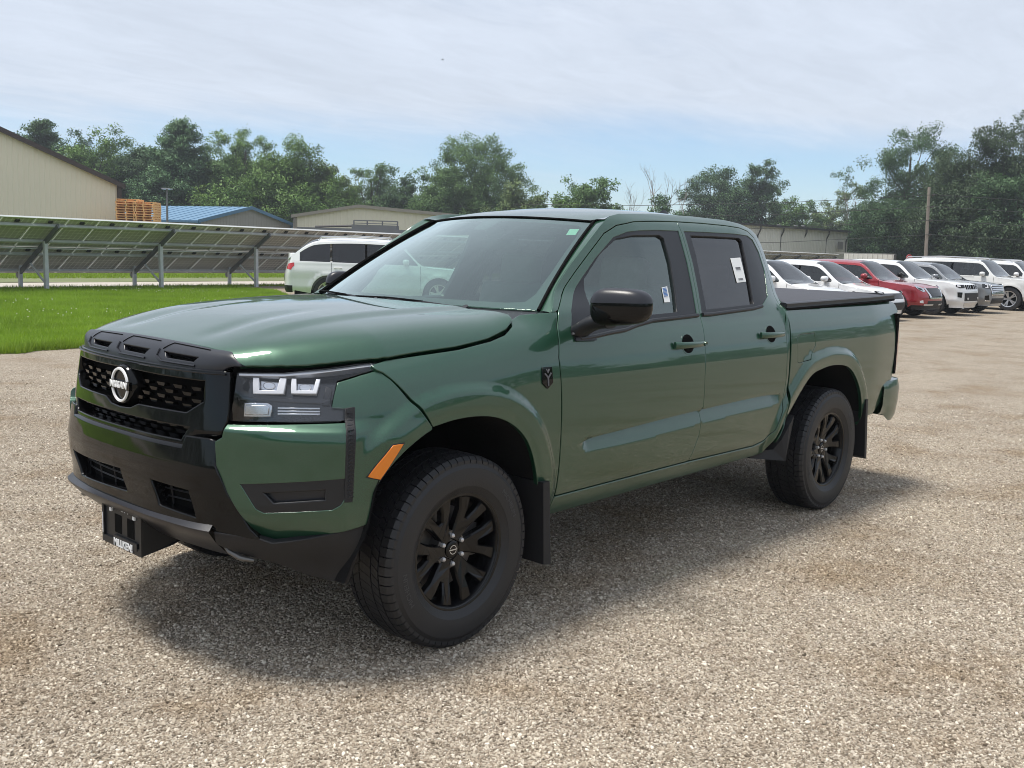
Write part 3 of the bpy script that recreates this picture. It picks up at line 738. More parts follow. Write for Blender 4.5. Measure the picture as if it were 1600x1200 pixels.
def gable_building(name, label, A, B, depthv, ze_a, ze_b, apex_t, zapex, wall_m, roof_m, trim_m, over=.25, cat='building', pitch=.3):
    """gable end from A to B (xy), body runs along depthv"""
    T = empty(name); tag(T, label, cat)
    A = np.array(A, float); B = np.array(B, float); dv = np.array(depthv, float); mid = A+(B-A)*apex_t
    cen = (A+B)/2+dv/2
    tf = lambda t: ze_a+(zapex-ze_a)*t/apex_t if t < apex_t else zapex+(ze_b-zapex)*(t-apex_t)/(1-apex_t)
    ribbed_wall('wall', A, B, 0, tf, wall_m, T, pitch, .016, inward=cen)
    ribbed_wall('wall', B, B+dv, 0, lambda t: ze_b, wall_m, T, pitch, inward=cen); ribbed_wall('wall', A, A+dv, 0, lambda t: ze_a, wall_m, T, pitch, inward=cen)
    ribbed_wall('wall', A+dv, B+dv, 0, tf, wall_m, T, pitch, inward=cen)
    u = (B-A)/np.linalg.norm(B-A); w = dv/np.linalg.norm(dv)
    for P_, ze in ((A, ze_a), (B, ze_b)):
        e = P_+(P_-mid)/np.linalg.norm(P_-mid)*over; zz = ze-(zapex-ze)/np.linalg.norm(P_-mid)*over
        q = [(*(e-w*over), zz), (*(mid-w*over), zapex), (*(mid+dv+w*over), zapex), (*(e+dv+w*over), zz)]
        V = [(x, y, z+.03) for x, y, z in q]+[(x, y, z+.10) for x, y, z in q]
        mb = MB(); mb.add(V, [(3, 2, 1, 0), (4, 5, 6, 7), (0, 1, 5, 4), (1, 2, 6, 5), (2, 3, 7, 6), (3, 0, 4, 7)]); mb.obj('roof', roof_m, T)
        rb = MB(); nrib = int(np.linalg.norm(dv)/.9)
        for i in range(nrib+1):
            t = i/max(1, nrib); p = np.array(q[0])*(1-t)+np.array(q[3])*t; r = np.array(q[1])*(1-t)+np.array(q[2])*t
            rb.bar(p+np.array([0, 0, .11]), r+np.array([0, 0, .11]), .05, .04)
        o = rb.obj('roof_seam', roof_m, T); o['kind'] = 'stuff'
        p = np.array([*(e-w*(over+.03)), zz+.03]); r = np.array([*(mid-w*(over+.03)), zapex+.03]); MB().bar(p, r, .06, .26).obj('rake_trim', trim_m, T)
        c = P_-w*.05; MB().bar((*c, 0), (*c, ze), .22, .22, (1, 0, 0)).obj('corner_trim', trim_m, T)
        p = np.array([*(e-w*over), zz-.02]); r = np.array([*(e+dv+w*over), zz-.02]); MB().bar(p, r, .12, .14).obj('gutter', trim_m, T)
    return T
def buildings():
    tan = mat('tan_steel_siding', (.74, .665, .53), .6, noise=.04, nscale=.4); brown = mat('brown_trim', (.045, .028, .024), .5); grey = mat('grey_roof', (.34, .33, .31), .5, noise=.1, nscale=.5)
    taupe = mat('taupe_siding', (.27, .25, .235), .6, noise=.08, nscale=.4); blue = mat('blue_steel_roof', (.12, .235, .36), .5, noise=.08, nscale=.3); bluetrim = mat('blue_trim', (.07, .16, .27), .5)
    sand = mat('sand_siding', (.70, .63, .53), .6, noise=.06, nscale=.4); palegrey = mat('pale_grey_siding', (.78, .745, .69), .6, noise=.06, nscale=.5); dk = mat('dark_trim', (.05, .045, .045), .5)
    gable_building('storage_barn', 'large tan steel barn with a brown rake at the left edge', bgp(187, 60), (bgp(187, 60)[0]+21.46, bgp(187, 60)[1]+2.18), (2.2, -30), 4.74, 4.74, .5, 8.5, tan, brown, brown)
    gable_building('low_building', 'low taupe building under a bright blue steel roof', bgp(310, 78), bgp(455, 87), np.array(bgp(120, 83))-np.array(bgp(310, 78)), 3.20, 3.25, .52, 4.45, taupe, blue, bluetrim)
    gable_building('warehouse', 'wide sand coloured warehouse with a shallow gable behind the white sport utility', bgp(461, 85), bgp(735, 85), (-20, -18), 3.98, 4.3, .36, 4.92, sand, grey, mat('tan_trim', (.25, .22, .19), .5))
    # long shed on the right with black downspouts
    T = empty('long_shed'); tag(T, 'long pale shed with black downspouts behind the parked row', 'building')
    A, B = np.array(bgp(1185, 93)), np.array(bgp(1322, 105)); u = (B-A)/np.linalg.norm(B-A); A = A-u*24; w = np.array([u[1], -u[0]]); w = w if np.dot(w, A-np.array(CAM_POS[:2])) > 0 else -w; ZE_ = 4.62
    at = lambda s, o=0.0: tuple(B-u*s-w*o)
    ribbed_wall('wall', tuple(A), tuple(B), 0, lambda t: ZE_, palegrey, T, inward=tuple((A+B)/2+w*9)); ribbed_wall('wall', tuple(B), tuple(B+w*18), 0, lambda t: ZE_-.2*t, palegrey, T, inward=tuple((A+B)/2+w*9))
    q = [(*(A-w*.3), ZE_+.02), (*(B+u*.3-w*.3), ZE_+.02), (*(B+u*.3+w*18), ZE_-.2), (*(A+w*18), ZE_-.2)]
    mb = MB(); mb.add(q+[(x, y, z+.10) for x, y, z in q], [(3, 2, 1, 0), (4, 5, 6, 7), (0, 1, 5, 4), (1, 2, 6, 5), (2, 3, 7, 6), (3, 0, 4, 7)]); mb.obj('roof', dk, T)
    MB().bar((*(A-w*.36), ZE_-.02), (*(B+u*.3-w*.36), ZE_-.02), .14, .14).obj('gutter', dk, T)
    L0 = np.linalg.norm(np.array(bgp(1185, 93))-B)
    for f in (.25, .52, .77, 1.03, 1.3, 1.6):
        s_ = L0*(1-f)+.0 if f < 1 else L0*(1-f)
    for px in (1216, 1252, 1287, 1318, 1180, 1140):
        d_ = 105+(px-1322)*(12/137.0); x, y = bgp(px, d_); o = -w
        MB().tube([(x+o[0]*.40, y+o[1]*.40, ZE_-.05), (x+o[0]*.40, y+o[1]*.40, ZE_-.35), (x+o[0]*.12, y+o[1]*.12, ZE_-.95), (x+o[0]*.12, y+o[1]*.12, .1)], .065, 6).obj('downspout', dk, T, True)
    for px in (1255, 1281, 1293): x, y = bgp(px, 103); x += w[0]*3; y += w[1]*3; MB().tube([(x, y, ZE_-.1), (x, y, ZE_+.45)], .13, 8).tube([(x, y, ZE_+.45), (x, y, ZE_+.55)], .22, 8).obj('roof_vent', grey, T, True)
    x, y = bgp(1310, 103.4); MB().bar((x-u[0]*.5-w[0]*.1, y-u[1]*.5-w[1]*.1, 3.15), (x+u[0]*.5-w[0]*.1, y+u[1]*.5-w[1]*.1, 3.15), .06, .75).obj('wall_hatch', taupe, T)
    # storage container and its neighbour beside the shed
    T = empty('storage_container'); tag(T, 'low pale grey storage container at the corner of the long shed', 'container')
    a, b = np.array(bgp(1318, 88)), np.array(bgp(1398, 86)); n_ = np.array([-.74, -.68])*2.4; c, e = b+n_+(b-a)*.12, a+n_
    ribbed_wall('wall', tuple(a), tuple(b), 0, lambda t: 2.25, palegrey, T, .4, inward=tuple((a+b)/2+n_)); ribbed_wall('wall', tuple(b), tuple(c), 0, lambda t: 2.25, palegrey, T, .4, inward=tuple(a+n_/2))
    q = [(*a, 2.25), (*b, 2.25), (*c, 2.25), (*e, 2.25)]
    mb = MB(); mb.add(q+[(x, y, z+.08) for x, y, z in q], [(3, 2, 1, 0), (4, 5, 6, 7), (0, 1, 5, 4), (1, 2, 6, 5), (2, 3, 7, 6), (3, 0, 4, 7)]); mb.obj('roof', grey, T)
    for q in (b, b*.5+c*.5): MB().bar((*q, 0), (*q, 2.27), .18, .18, (1, 0, 0)).obj('corner_post', dk, T)
    # grey tank trailer behind the array
    T = empty('tank_trailer'); tag(T, 'grey flat-topped tank trailer with a rack behind the array', 'trailer')
    gm = mat('grey_trailer_skin', (.15, .15, .16), .45, noise=.15, nscale=2)
    a = Vector((*bgp(466, 60), 0)); b = Vector((*bgp(668, 60), 0)); d = (b-a).normalized(); n = Vector((-d.y, d.x, 0))
    def bx(s0, s1, w, z0, z1, nm, mt):
        mb = MB(); q = [a+d*s0-n*w, a+d*s1-n*w, a+d*s1+n*w, a+d*s0+n*w]; mb.add([(p.x, p.y, z0) for p in q]+[(p.x, p.y, z1) for p in q], [(0, 3, 2, 1), (4, 5, 6, 7), (0, 1, 5, 4), (1, 2, 6, 5), (2, 3, 7, 6), (3, 0, 4, 7)]); return mb.obj(nm, mt, T)
    V = []; k = 12
    bx(0, 8, 1.1, .6, 2.35, 'tank_body', gm); bx(.1, 7.9, .9, 2.35, 2.62, 'tank_top', gm); bx(3.3, 5.9, .8, 2.62, 2.86, 'hatch_box', gm)
    for s in (.6, 1.5, 6.4, 7.2): bx(s, s+.7, 1.05, 0, .6, 'trailer_wheel', M['rubber'])
    rk = MB()
    for s in (3.3, 4.1, 5.0, 5.9): p = a+d*s; rk.bar((p.x, p.y, 2.8), (p.x, p.y, 3.12), .06, .06, (1, 0, 0))
    p, q = a+d*3.3, a+d*5.9; rk.bar((p.x, p.y, 3.12), (q.x, q.y, 3.12), .06, .06); rk.bar((p.x, p.y, 2.96), (q.x, q.y, 2.96), .04, .04); rk.obj('rack', gm, T)
    p, q = a+d*1.0, a+d*3.2; MB().tube([(p.x, p.y, 2.68), (q.x, q.y, 2.80)], .07, 6).obj('hose_tube', dk, T, True)
    # pallet stacks by the barn
    wood = mat('pallet_wood', (.78, .43, .19), .8, noise=.35, nscale=2)
    pm = MB()
    for y in (-.5, -.17, .17, .5): pm.box((-.6, y-.07, .115), (.6, y+.07, .137))
    for x in (-.56, 0, .56): pm.box((x-.035, -.57, .022), (x+.035, .57, .115))
    for y in (-.5, 0, .5): pm.box((-.6, y-.07, 0), (.6, y+.07, .022))
    pme = pm.mesh('wooden_pallet', wood); R = random.Random(4)
    for c, (x, y, cnt, lab) in enumerate(((*bgp(204, 58), 28, 'new orange wooden pallet in the stack touching the barn corner'), (*bgp(231, 58), 27, 'new orange wooden pallet in the stack further from the barn'))):
        for i in range(cnt):
            k = cnt-1-i; od = ('topmost', 'second', 'third', 'fourth', 'fifth', 'sixth', 'seventh', 'eighth', 'ninth', 'tenth'); lb = ('topmost new wooden pallet of the stack ' if k == 0 else od[k]+' wooden pallet from the top of the stack ' if k < 10 else 'wooden pallet low in the stack ')+('touching the barn corner' if c == 0 else 'beside the blue roof')
            o = link('wooden_pallet', pme, None, (x+R.uniform(-.03, .03), y+R.uniform(-.03, .03), i*.1385), (0, 0, math.radians(132)+R.uniform(-.05, .05))); tag(o, lb, 'pallet', 'stack of pallets nearest the barn' if c == 0 else 'second stack of pallets')
    # lamp post
    T = empty('lamp_post', (*bgp(262, 75), 0)); tag(T, 'slim grey lamp post with a two headed lamp beside the blue roof', 'lamp post')
    MB().tube([(0, 0, 0), (0, 0, 5.4)], [.10, .07], 8).obj('pole', gm, T, True); MB().box((-.35, -.30, 5.36), (.32, .34, 5.46), math.radians(45)).obj('lamp_head', M['satin_silver'], T)
    # utility pole and wires
    px, py = bgp(1447, 62)
    T = empty('utility_pole', (px, py, 0)); tag(T, 'weathered wooden utility pole carrying wires in front of the tall trees', 'utility pole')
    MB().tube([(0, 0, 0), (.135, -.147, 6.2)], [.115, .085], 10).obj('pole', mat('weathered_pole', (.27, .235, .20), .9, noise=.3, nscale=3), T, True)
    for z in (5.74, 5.03, 4.21, 3.34): MB().tube([(0, 0, z-.05), (.0, .16, z+.02)], .05, 6).obj('insulator', dk, T, True)
    rd = Vector((-.676, .737, 0)); wm = mat('wire_black', (.03, .035, .03), .6)
    for z, lab in ((5.74, 'topmost wire on the utility pole'), (5.03, 'second wire from the top of the utility pole'), (4.21, 'third wire from the top of the utility pole'), (3.34, 'lowest wire on the utility pole')):
        pts = []
        for s, dz in ((-26, -1.3), (-18, -1.15), (-9, -.72), (0, 0), (7, -.22), (15, -.35), (24, -.2), (34, 0)):
            p = Vector((px, py, z))+rd*s+Vector((0, .16, 0)); pts.append((p.x-.02*abs(s), p.y, z+dz*(1 if s > 0 else 1)))
        o = MB().tube(pts, .016, 5).obj('power_line', wm, None, True); tag(o, lab, 'wire', 'wires on the utility pole')
    T = empty('round_sign', (*bgp(1420, 45), 0)); tag(T, 'small round red sign on a post above the parked cars', 'sign')
    MB().tube([(0, 0, 0), (0, 0, 1.72)], .03, 6).obj('post', gm, T, True); V, F = lathe([(-.02, .001), (-.02, .17), (.02, .17), (.02, .001)], 20); o = MB().add(V, F).obj('sign_face', mat('sign_red', (.42, .07, .07), .5), T, True, 40, (0, 0, 1.78), (0, 0, math.radians(-25)))
    # gliding bird
    T = link('flying_bird', None) if False else None
    mb = MB(); mb.tube([(-.30, 0, 0), (-.1, 0, .03), (.18, 0, .02), (.36, 0, 0)], [.01, .08, .07, .015], 6); mb.add([(.12, 0, .04), (-.10, 0, .04), (-.12, .45, .20), (.06, .45, .20), (-.16, .85, .10), (-.02, .88, .10)], [(0, 1, 2, 3), (3, 2, 4, 5)]); mb.add([(.12, 0, .04), (-.10, 0, .04), (-.12, -.45, .20), (.06, -.45, .20), (-.16, -.85, .10), (-.02, -.88, .10)], [(3, 2, 1, 0), (5, 4, 2, 3)])
    o = mb.obj('flying_bird', M['deep_black'], None, True, loc=(-63.0, -66.5, 19.0), rot=(.35, .2, 2.1)); tag(o, 'dark bird gliding alone in the pale sky', 'bird'); o.scale = (.34, .34, .34)
buildings()
# ------------------------------------------------------------------ trees
def leaf_mat(name, dark, light, tr=.25):
    m, nt, N, L, b = newmat(name)
    tc = N.new('ShaderNodeTexCoord'); n = N.new('ShaderNodeTexNoise'); n.inputs['Scale'].default_value = 1.1; n.inputs['Detail'].default_value = 8; n.inputs['Roughness'].default_value = .8; L.new(tc.outputs['Object'], n.inputs['Vector'])
    r = N.new('ShaderNodeValToRGB'); e = r.color_ramp.elements; e[0].position = .30; e[0].color = (*dark, 1); e[1].position = .70; e[1].color = (*light, 1); L.new(n.outputs['Fac'], r.inputs[0])
    L.new(r.outputs[0], b.inputs['Base Color']); b.inputs['Roughness'].default_value = .55; b.inputs['Specular IOR Level'].default_value = .35
    t = N.new('ShaderNodeBsdfTranslucent'); L.new(r.outputs[0], t.inputs[0]); ms = N.new('ShaderNodeMixShader'); ms.inputs[0].default_value = tr
    out = [q for q in N if q.type == 'OUTPUT_MATERIAL'][0]; L.new(b.outputs[0], ms.inputs[1]); L.new(t.outputs[0], ms.inputs[2]); L.new(ms.outputs[0], out.inputs[0])
    return m
LM = {'mid': leaf_mat('leaf_mid', (0.101, 0.199, 0.070), (0.203, 0.335, 0.115), .35), 'dark': leaf_mat('leaf_dark', (0.061, 0.127, 0.058), (0.128, 0.231, 0.096), .3), 'light': leaf_mat('leaf_light', (0.108, 0.223, 0.051), (0.216, 0.350, 0.090)),
      'pine': leaf_mat('leaf_pine', (0.088, 0.191, 0.090), (0.176, 0.303, 0.135)), 'olive': leaf_mat('leaf_olive', (0.135, 0.215, 0.077), (0.257, 0.342, 0.135)), 'bright': leaf_mat('leaf_bright', (0.162, 0.287, 0.051), (0.284, 0.400, 0.096))}
LM['deep'] = leaf_mat('leaf_deep', (.045, .088, .042), (.110, .165, .078), .3)
BARK = mat('bark', (.105, .088, .074), .9, noise=.3, nscale=3); PALEBARK = mat('dead_bark', (.24, .215, .20), .9, noise=.3, nscale=3)
def make_tree(label, loc, h, w, lm, seed, kind='round', lean=0.0, density=1.0, base=.22, name='tree', leaf=.26, group=None):
    R = np.random.default_rng(seed); T = empty(name, (*loc, 0)); tag(T, label, 'tree' if name != 'shrub' else 'shrub', group)
    top = np.array([lean*h*.7, lean*h*.7, h]); tw = MB(); tr = max(.10, h*.020)
    if kind != 'bush':
        hb = h*(.80 if kind != 'pine' else .97)
        tw.tube([(0, 0, 0), (lean*h*.2, lean*h*.2, h*.3), (lean*h*.4+R.normal()*.1, lean*h*.4, h*.55), (lean*h*.6, lean*h*.6, hb)], [tr*1.25, tr, tr*.7, tr*.2], 8)
    C = []; rad = []
    n = {'round': 46, 'tall': 54, 'open': 40, 'pine': 84, 'bush': 26, 'sparse': 22}[kind]
    for i in range(n):
        if kind == 'pine':
            t = base+(1-base)*(i+R.random())/n; a = R.random()*6.28; rr = w*.5*((1-t)**.70*1.05+.05)*(.35+.7*R.random())
            C.append([math.cos(a)*rr, math.sin(a)*rr, t*h]); rad.append((w*.25*(1-t*.60)+.25, .42))
            tw.tube([(0, 0, t*h-.2), (math.cos(a)*rr*1.1, math.sin(a)*rr*1.1, t*h+.1)], [.06, .02], 4)
        else:
            for _ in range(40):
                u = R.normal(size=3); u /= np.linalg.norm(u); u *= R.random()**(.42)
                if kind == 'bush' and u[2] < -.2: continue
                break
            zc = h*(base+1)/2; hz = h*(1-base)/2
            k = 1.0
            if kind in ('open', 'tall', 'sparse'): k = .75+.55*R.random()
            env = 1.0-.35*max(0, u[2]) if kind == 'round' else 1.0
            p = np.array([u[0]*w*.5*k*env, u[1]*w*.5*k*env, zc+u[2]*hz*.95])
            if kind == 'open': p[:2] *= (.65+.5*R.random())
            p[:2] += lean*(p[2])*.7
            r = w*(.105+.085*R.random())*(1.0 if kind == 'round' else 1.55 if kind == 'tall' else .85 if kind != 'sparse' else .62)
            p[2] = max(p[2], r*.6); C.append(p); rad.append((r, .72))
            if i % (2 if kind != 'round' else 3) == 0 and kind != 'bush':
                z0 = h*(.18+.5*R.random()); z0 = min(z0, p[2]*.8); s = np.array([lean*z0*.7, lean*z0*.7, z0]); mid = (s+p)/2+np.array([0, 0, -.04*h])*R.random()
                tw.tube([s, mid, p], [tr*.38, tr*.22, tr*.06], 5)
    C = np.array(C); Vs = []; Ns = []
    for (c, (r, fl)) in zip(C, rad):
        m = int(density*150*(r/.55)**1.6*(.26/leaf)**1.4)+14
        u = R.normal(size=(m, 3)); u /= np.linalg.norm(u, axis=1)[:, None]
        # sub-clumps make the outline ragged
        k = R.integers(0, 7, m); off = R.normal(size=(7, 3))*.45
        q = c+(u*(.50*R.random((m, 1))**.55)+off[k])*r*np.array([1, 1, fl])
        q += R.normal(size=(m, 3))*leaf*.5
        Vs.append(q); ctr = np.array([lean*h*.35, lean*h*.35, h*(base+.9)/2.2]); g = (q-c)/r*np.array([1, 1, 1.2])+.5*(q-ctr)/(w*.5)+np.array([0, 0, .25])+R.normal(size=(m, 3))*.28; Ns.append(g/np.linalg.norm(g, axis=1)[:, None])
    P_ = np.concatenate(Vs); NN = np.concatenate(Ns); k = P_[:, 2] > .05; P_ = P_[k]; NN = NN[k]; m = len(P_)
    a = R.normal(size=(m, 3)); a /= np.linalg.norm(a, axis=1)[:, None]; b = np.cross(a, R.normal(size=(m, 3))); b /= np.linalg.norm(b, axis=1)[:, None]
    b[:, 2] *= .7; s = leaf*(.40+.75*R.random(m))[:, None]
    q = np.stack([P_-a*s*.5, P_-b*s*.32, P_+a*s*.5, P_+b*s*.32], 1).reshape(-1, 3)
    me = np_mesh('crown', q, np.arange(4*m).reshape(-1, 4), LM[lm], True); me.normals_split_custom_set_from_vertices(np.repeat(NN, 4, 0).tolist()); link('crown', me, T)
    if tw.V: tw.obj('trunk', BARK, T, True)
    return m
def bare_tree(label, loc, h, seed, lean=0.0):
    R = random.Random(seed); T = empty('bare_tree', (*loc, 0)); tag(T, label, 'tree'); mb = MB(); br = MB()
    def grow(m, p, d, L_, r, lev):
        q = p+d*L_; mid = p+d*L_*.5+Vector((R.uniform(-1, 1), R.uniform(-1, 1), 0))*L_*.05
        m.tube([p, mid, q], [r, r*.8, r*.55], 5, False)
        if lev == 0: return
        for i in range(R.choice((2, 3, 3))):
            nd = (d+Vector((R.uniform(-.75, .75), R.uniform(-.75, .75), R.uniform(-.05, .35)))).normalized(); st = p+d*L_*R.uniform(.45, 1.0)
            grow(br, st, nd, L_*R.uniform(.45, .70), r*.5, lev-1)
    grow(mb, Vector((0, 0, 0)), Vector((lean, lean*.5, 1)).normalized(), h*.55, h*.010, 4)
    mb.obj('trunk', PALEBARK, T, True); o = br.obj('branches', PALEBARK, T, True)
def bgz(px, py, d): return CAM_POS[2]+(393.5+.0296*(px-800)-py)/CAM_F*d*1.0
TREES = [  # bearing, treetop level, crown width (bearing units), distance, leaf, shape, label, lean
 (20, 212, 80, 112, 'dark', 'round', 'dark leafy tree rising above the barn roof', 0), (70, 197, 66, 110, 'dark', 'pine', 'dark pointed evergreen left of the tree mass above the barn roof', 0), (112, 204, 60, 106, 'dark', 'open', 'loose topped tree next to the pointed evergreen over the barn', 0),
 (150, 215, 110, 98, 'light', 'round', 'broad mid green tree above the sloping barn roof', 0), (215, 228, 80, 104, 'dark', 'round', 'dark round tree in the dip of the tree line over the pallets', 0), (205, 262, 70, 86, 'olive', 'round', 'brownish olive tree beside the barn eave', 0),
 (285, 199, 84, 92, 'pine', 'pine', 'tall layered pine above the lamp post', 0), (250, 262, 80, 82, 'pine', 'round', 'lower dark green tree behind the lamp post', 0), (335, 232, 84, 90, 'mid', 'round', 'mid green tree between the layered pine and the giant tree', 0), (316, 290, 56, 80, 'bright', 'bush', 'light yellow-green bushy tree behind the blue roof', 0),
 (385, 198, 96, 86, 'light', 'open', 'tall airy pale tree left of the giant crown', 0), (455, 214, 110, 82, 'light', 'round', 'giant rounded green tree behind the tan warehouse gable', 0), (410, 272, 120, 80, 'light', 'round', 'full lower green tree beneath the giant crown', 0), (500, 250, 70, 80, 'olive', 'open', 'ragged edge tree on the right of the giant crown', 0), (520, 310, 60, 84, 'mid', 'bush', 'low thicket tree where the gap of sky begins', 0),
 (580, 251, 78, 100, 'mid', 'open', 'dark oak left of the pair over the warehouse ridge', 0), (628, 266, 58, 102, 'dark', 'round', 'darkest oak right of the pair over the warehouse ridge', 0), (655, 300, 60, 100, 'mid', 'bush', 'low tree joining the oak pair to the wide tree', 0), (690, 262, 66, 96, 'mid', 'open', 'grey green tree leaning on the wide spreading tree', 0),
 (748, 207, 124, 94, 'mid', 'open', 'wide spreading tree standing highest over the truck windscreen', 0), (735, 282, 130, 94, 'mid', 'round', 'lower foliage tree beneath the wide spreading tree', 0), (800, 288, 66, 96, 'olive', 'open', 'small sparse tree right of the wide spreading tree', 0), (840, 300, 44, 98, 'mid', 'round', 'tiny round tree before the dome shaped one', 0),
 (915, 275, 84, 94, 'mid', 'round', 'dome shaped dense green tree above the truck roof', 0), (880, 300, 44, 92, 'light', 'bush', 'light low tree at the left foot of the dome shaped tree', 0), (1036, 306, 74, 98, 'dark', 'bush', 'low dark thicket below the bare trees', 0),
 (1110, 266, 62, 90, 'dark', 'tall', 'upright ivy covered tree with a ragged top', 0), (1155, 290, 40, 90, 'dark', 'tall', 'slim dark tree at the foot of the leaning one', 0), (1176, 250, 40, 88, 'dark', 'tall', 'slim leaning ivy covered tree with bare twigs', .10), (1206, 297, 56, 90, 'mid', 'open', 'small tree right of the leaning ivy covered tree', 0), (1250, 310, 70, 92, 'mid', 'round', 'rounded low tree above the pale shed', 0), (1285, 318, 50, 90, 'olive', 'bush', 'pale low tree above the end of the shed', 0),
 (1330, 290, 76, 92, 'olive', 'sparse', 'thin half bare tree left of the tall oak', 0), (1345, 330, 90, 84, 'mid', 'round', 'round tree behind the corner of the pale shed', 0), (1410, 207, 136, 84, 'dark', 'open', 'tall dark oak behind the utility pole', 0), (1395, 300, 110, 82, 'dark', 'round', 'dense dark tree under the tall oak', 0), (1450, 330, 70, 78, 'mid', 'bush', 'leafy low tree behind the utility pole foot', 0),
 (1500, 200, 90, 84, 'mid', 'tall', 'tall tree with pale trunks right of the utility pole', 0), (1560, 182, 110, 82, 'mid', 'open', 'highest tree in the stand at the right edge', 0), (1490, 290, 120, 80, 'mid', 'round', 'full green tree under the tall stand', 0), (1580, 270, 110, 76, 'dark', 'round', 'dense dark green tree at the right edge', 0), (1630, 190, 100, 82, 'mid', 'open', 'tall tree cut by the right edge', 0), (1540, 340, 90, 72, 'mid', 'bush', 'lowest leafy tree behind the white parked cars', 0), (1610, 345, 80, 72, 'dark', 'bush', 'dark low tree at the far right behind the parked cars', 0), (1420, 350, 80, 74, 'mid', 'bush', 'bright low bush tree behind the container', 0)]
for _k, (_px, _py, _w, _d, _lm) in enumerate(((60, 236, 110, 116, 'mid'), (120, 238, 120, 112, 'dark'), (178, 246, 110, 110, 'mid'), (238, 240, 110, 108, 'dark'), (296, 248, 110, 106, 'mid'), (356, 252, 110, 108, 'mid'), (480, 280, 90, 108, 'mid'), (1370, 318, 90, 108, 'dark'), (1452, 330, 90, 106, 'mid'), (1520, 285, 110, 104, 'mid'), (1590, 265, 110, 102, 'dark'))):
    TREES.append((_px, _py, _w, _d, _lm, 'round', ['second row green tree seen in the gap over the barn rake', 'second row dark tree over the middle of the barn roof', 'second row green tree over the barn eave', 'second row dark tree behind the pallets', 'second row green tree behind the layered pine', 'second row green tree left behind the giant crown', 'second row green tree behind the right edge of the giant crown', 'second row dark tree left behind the tall oak', 'second row green tree right behind the tall oak', 'second row green tree behind the pale trunked tree', 'second row dark tree behind the highest tree'][_k], 0))
def plant_trees():
    tot = 0
    for i, (px, py, w, d, lm, kind, lab, lean) in enumerate(TREES):
        if px < 560: d = max(d, 95+(i*7) % 12)
        elif px < 800: d = max(d, 108+(i*5) % 10)
        elif 1080 < px < 1350: d = max(d, 126+(i*3) % 9)
        elif 1350 < px < 1440: d = max(d, 93+(i*3) % 7)
        if px > 1340 and lm == 'mid': lm = 'deep'
        h = bgz(px, py, d); ww = w/CAM_F*d*(1.55 if px < 540 else 1.38)
        tot += make_tree(lab, bgp(px, d), h, ww, lm, 100+i, kind, lean, 1.35 if kind in ('round', 'bush') else (.85 if px > 1340 else 1.15), {'bush': .02, 'round': .10, 'tall': .18, 'open': .30, 'pine': .12, 'sparse': .35}[kind], 'tree' if kind != 'pine' else 'pine_tree', .20 if px > 1340 else .24)
    for i, (px, py, d, lab, ln) in enumerate(((962, 277, 84, 'bare dead tree leaning left above the truck roof', -.10), (998, 280, 86, 'slender bare dead tree in the middle of the bare group', 0), (1022, 257, 88, 'tallest bare dead tree over the roof aerial', 0), (1042, 282, 86, 'bare dead tree above the dark thicket', .04), (1076, 270, 86, 'bare dead tree bending right towards the ivy covered tree', .12), (1238, 277, 88, 'thin bare dead tree above the pale shed', 0), (1316, 300, 86, 'bare dead tree beside the thin half bare tree', .05))):
        d = 128 if px > 1200 else 108
        bare_tree(lab, bgp(px-(60*ln if ln else 0), d), bgz(px, py, d)*1.02, 40+i, ln)
    # far wood that closes the horizon, one uncountable mass
    R = np.random.default_rng(77); Vs = []
    for px in range(-700, 2500, 16):
        d = 135+R.random()*25; x, y = bgp(px, d); hh = bgz(px, 345+R.random()*18, d)
        if px > 1300: hh = bgz(px, 322+R.random()*26, d)
        if px < 520: hh = bgz(px, 262+R.random()*36, d)
        m = int(230*hh/6); q = R.normal(size=(m, 3))*np.array([1.6, 1.6, 0])+np.array([x, y, 0]); q[:, 2] = R.random(m)*hh*(.75+.25*R.random(m)); Vs.append(q)
    for ang in np.arange(0, 6.28, .022):   # the tree line goes on round the lot, out of frame
        d = 120+R.random()*30; x, y = CAM_POS[0]+math.cos(ang)*d, CAM_POS[1]+math.sin(ang)*d
        a = math.atan2(-.6757, -.7371); dd = (ang-a+math.pi) % (2*math.pi)-math.pi
        if abs(dd) < .62: continue
        hh = 7.5+3*math.sin(ang*9)+4*R.random(); m = 420; q = R.normal(size=(m, 3))*np.array([1.7, 1.7, 0])+np.array([x, y, 0]); q[:, 2] = R.random(m)**.8*hh; Vs.append(q)
    P_ = np.concatenate(Vs); m = len(P_); a = R.normal(size=(m, 3)); a /= np.linalg.norm(a, axis=1)[:, None]; b = np.cross(a, R.normal(size=(m, 3))); b /= np.linalg.norm(b, axis=1)[:, None]; s = (.45+.5*R.random(m))[:, None]
    q = np.stack([P_-a*s*.6, P_-b*s*.5, P_+a*s*.6, P_+b*s*.5], 1).reshape(-1, 3)
    o = link('far_woods', np_mesh('far_woods', q, np.arange(4*m).reshape(-1, 4), LM['dark'])); tag(o, 'far green woods closing the horizon', 'woods', kind='stuff')
    return tot
print('leaf quads', plant_trees())
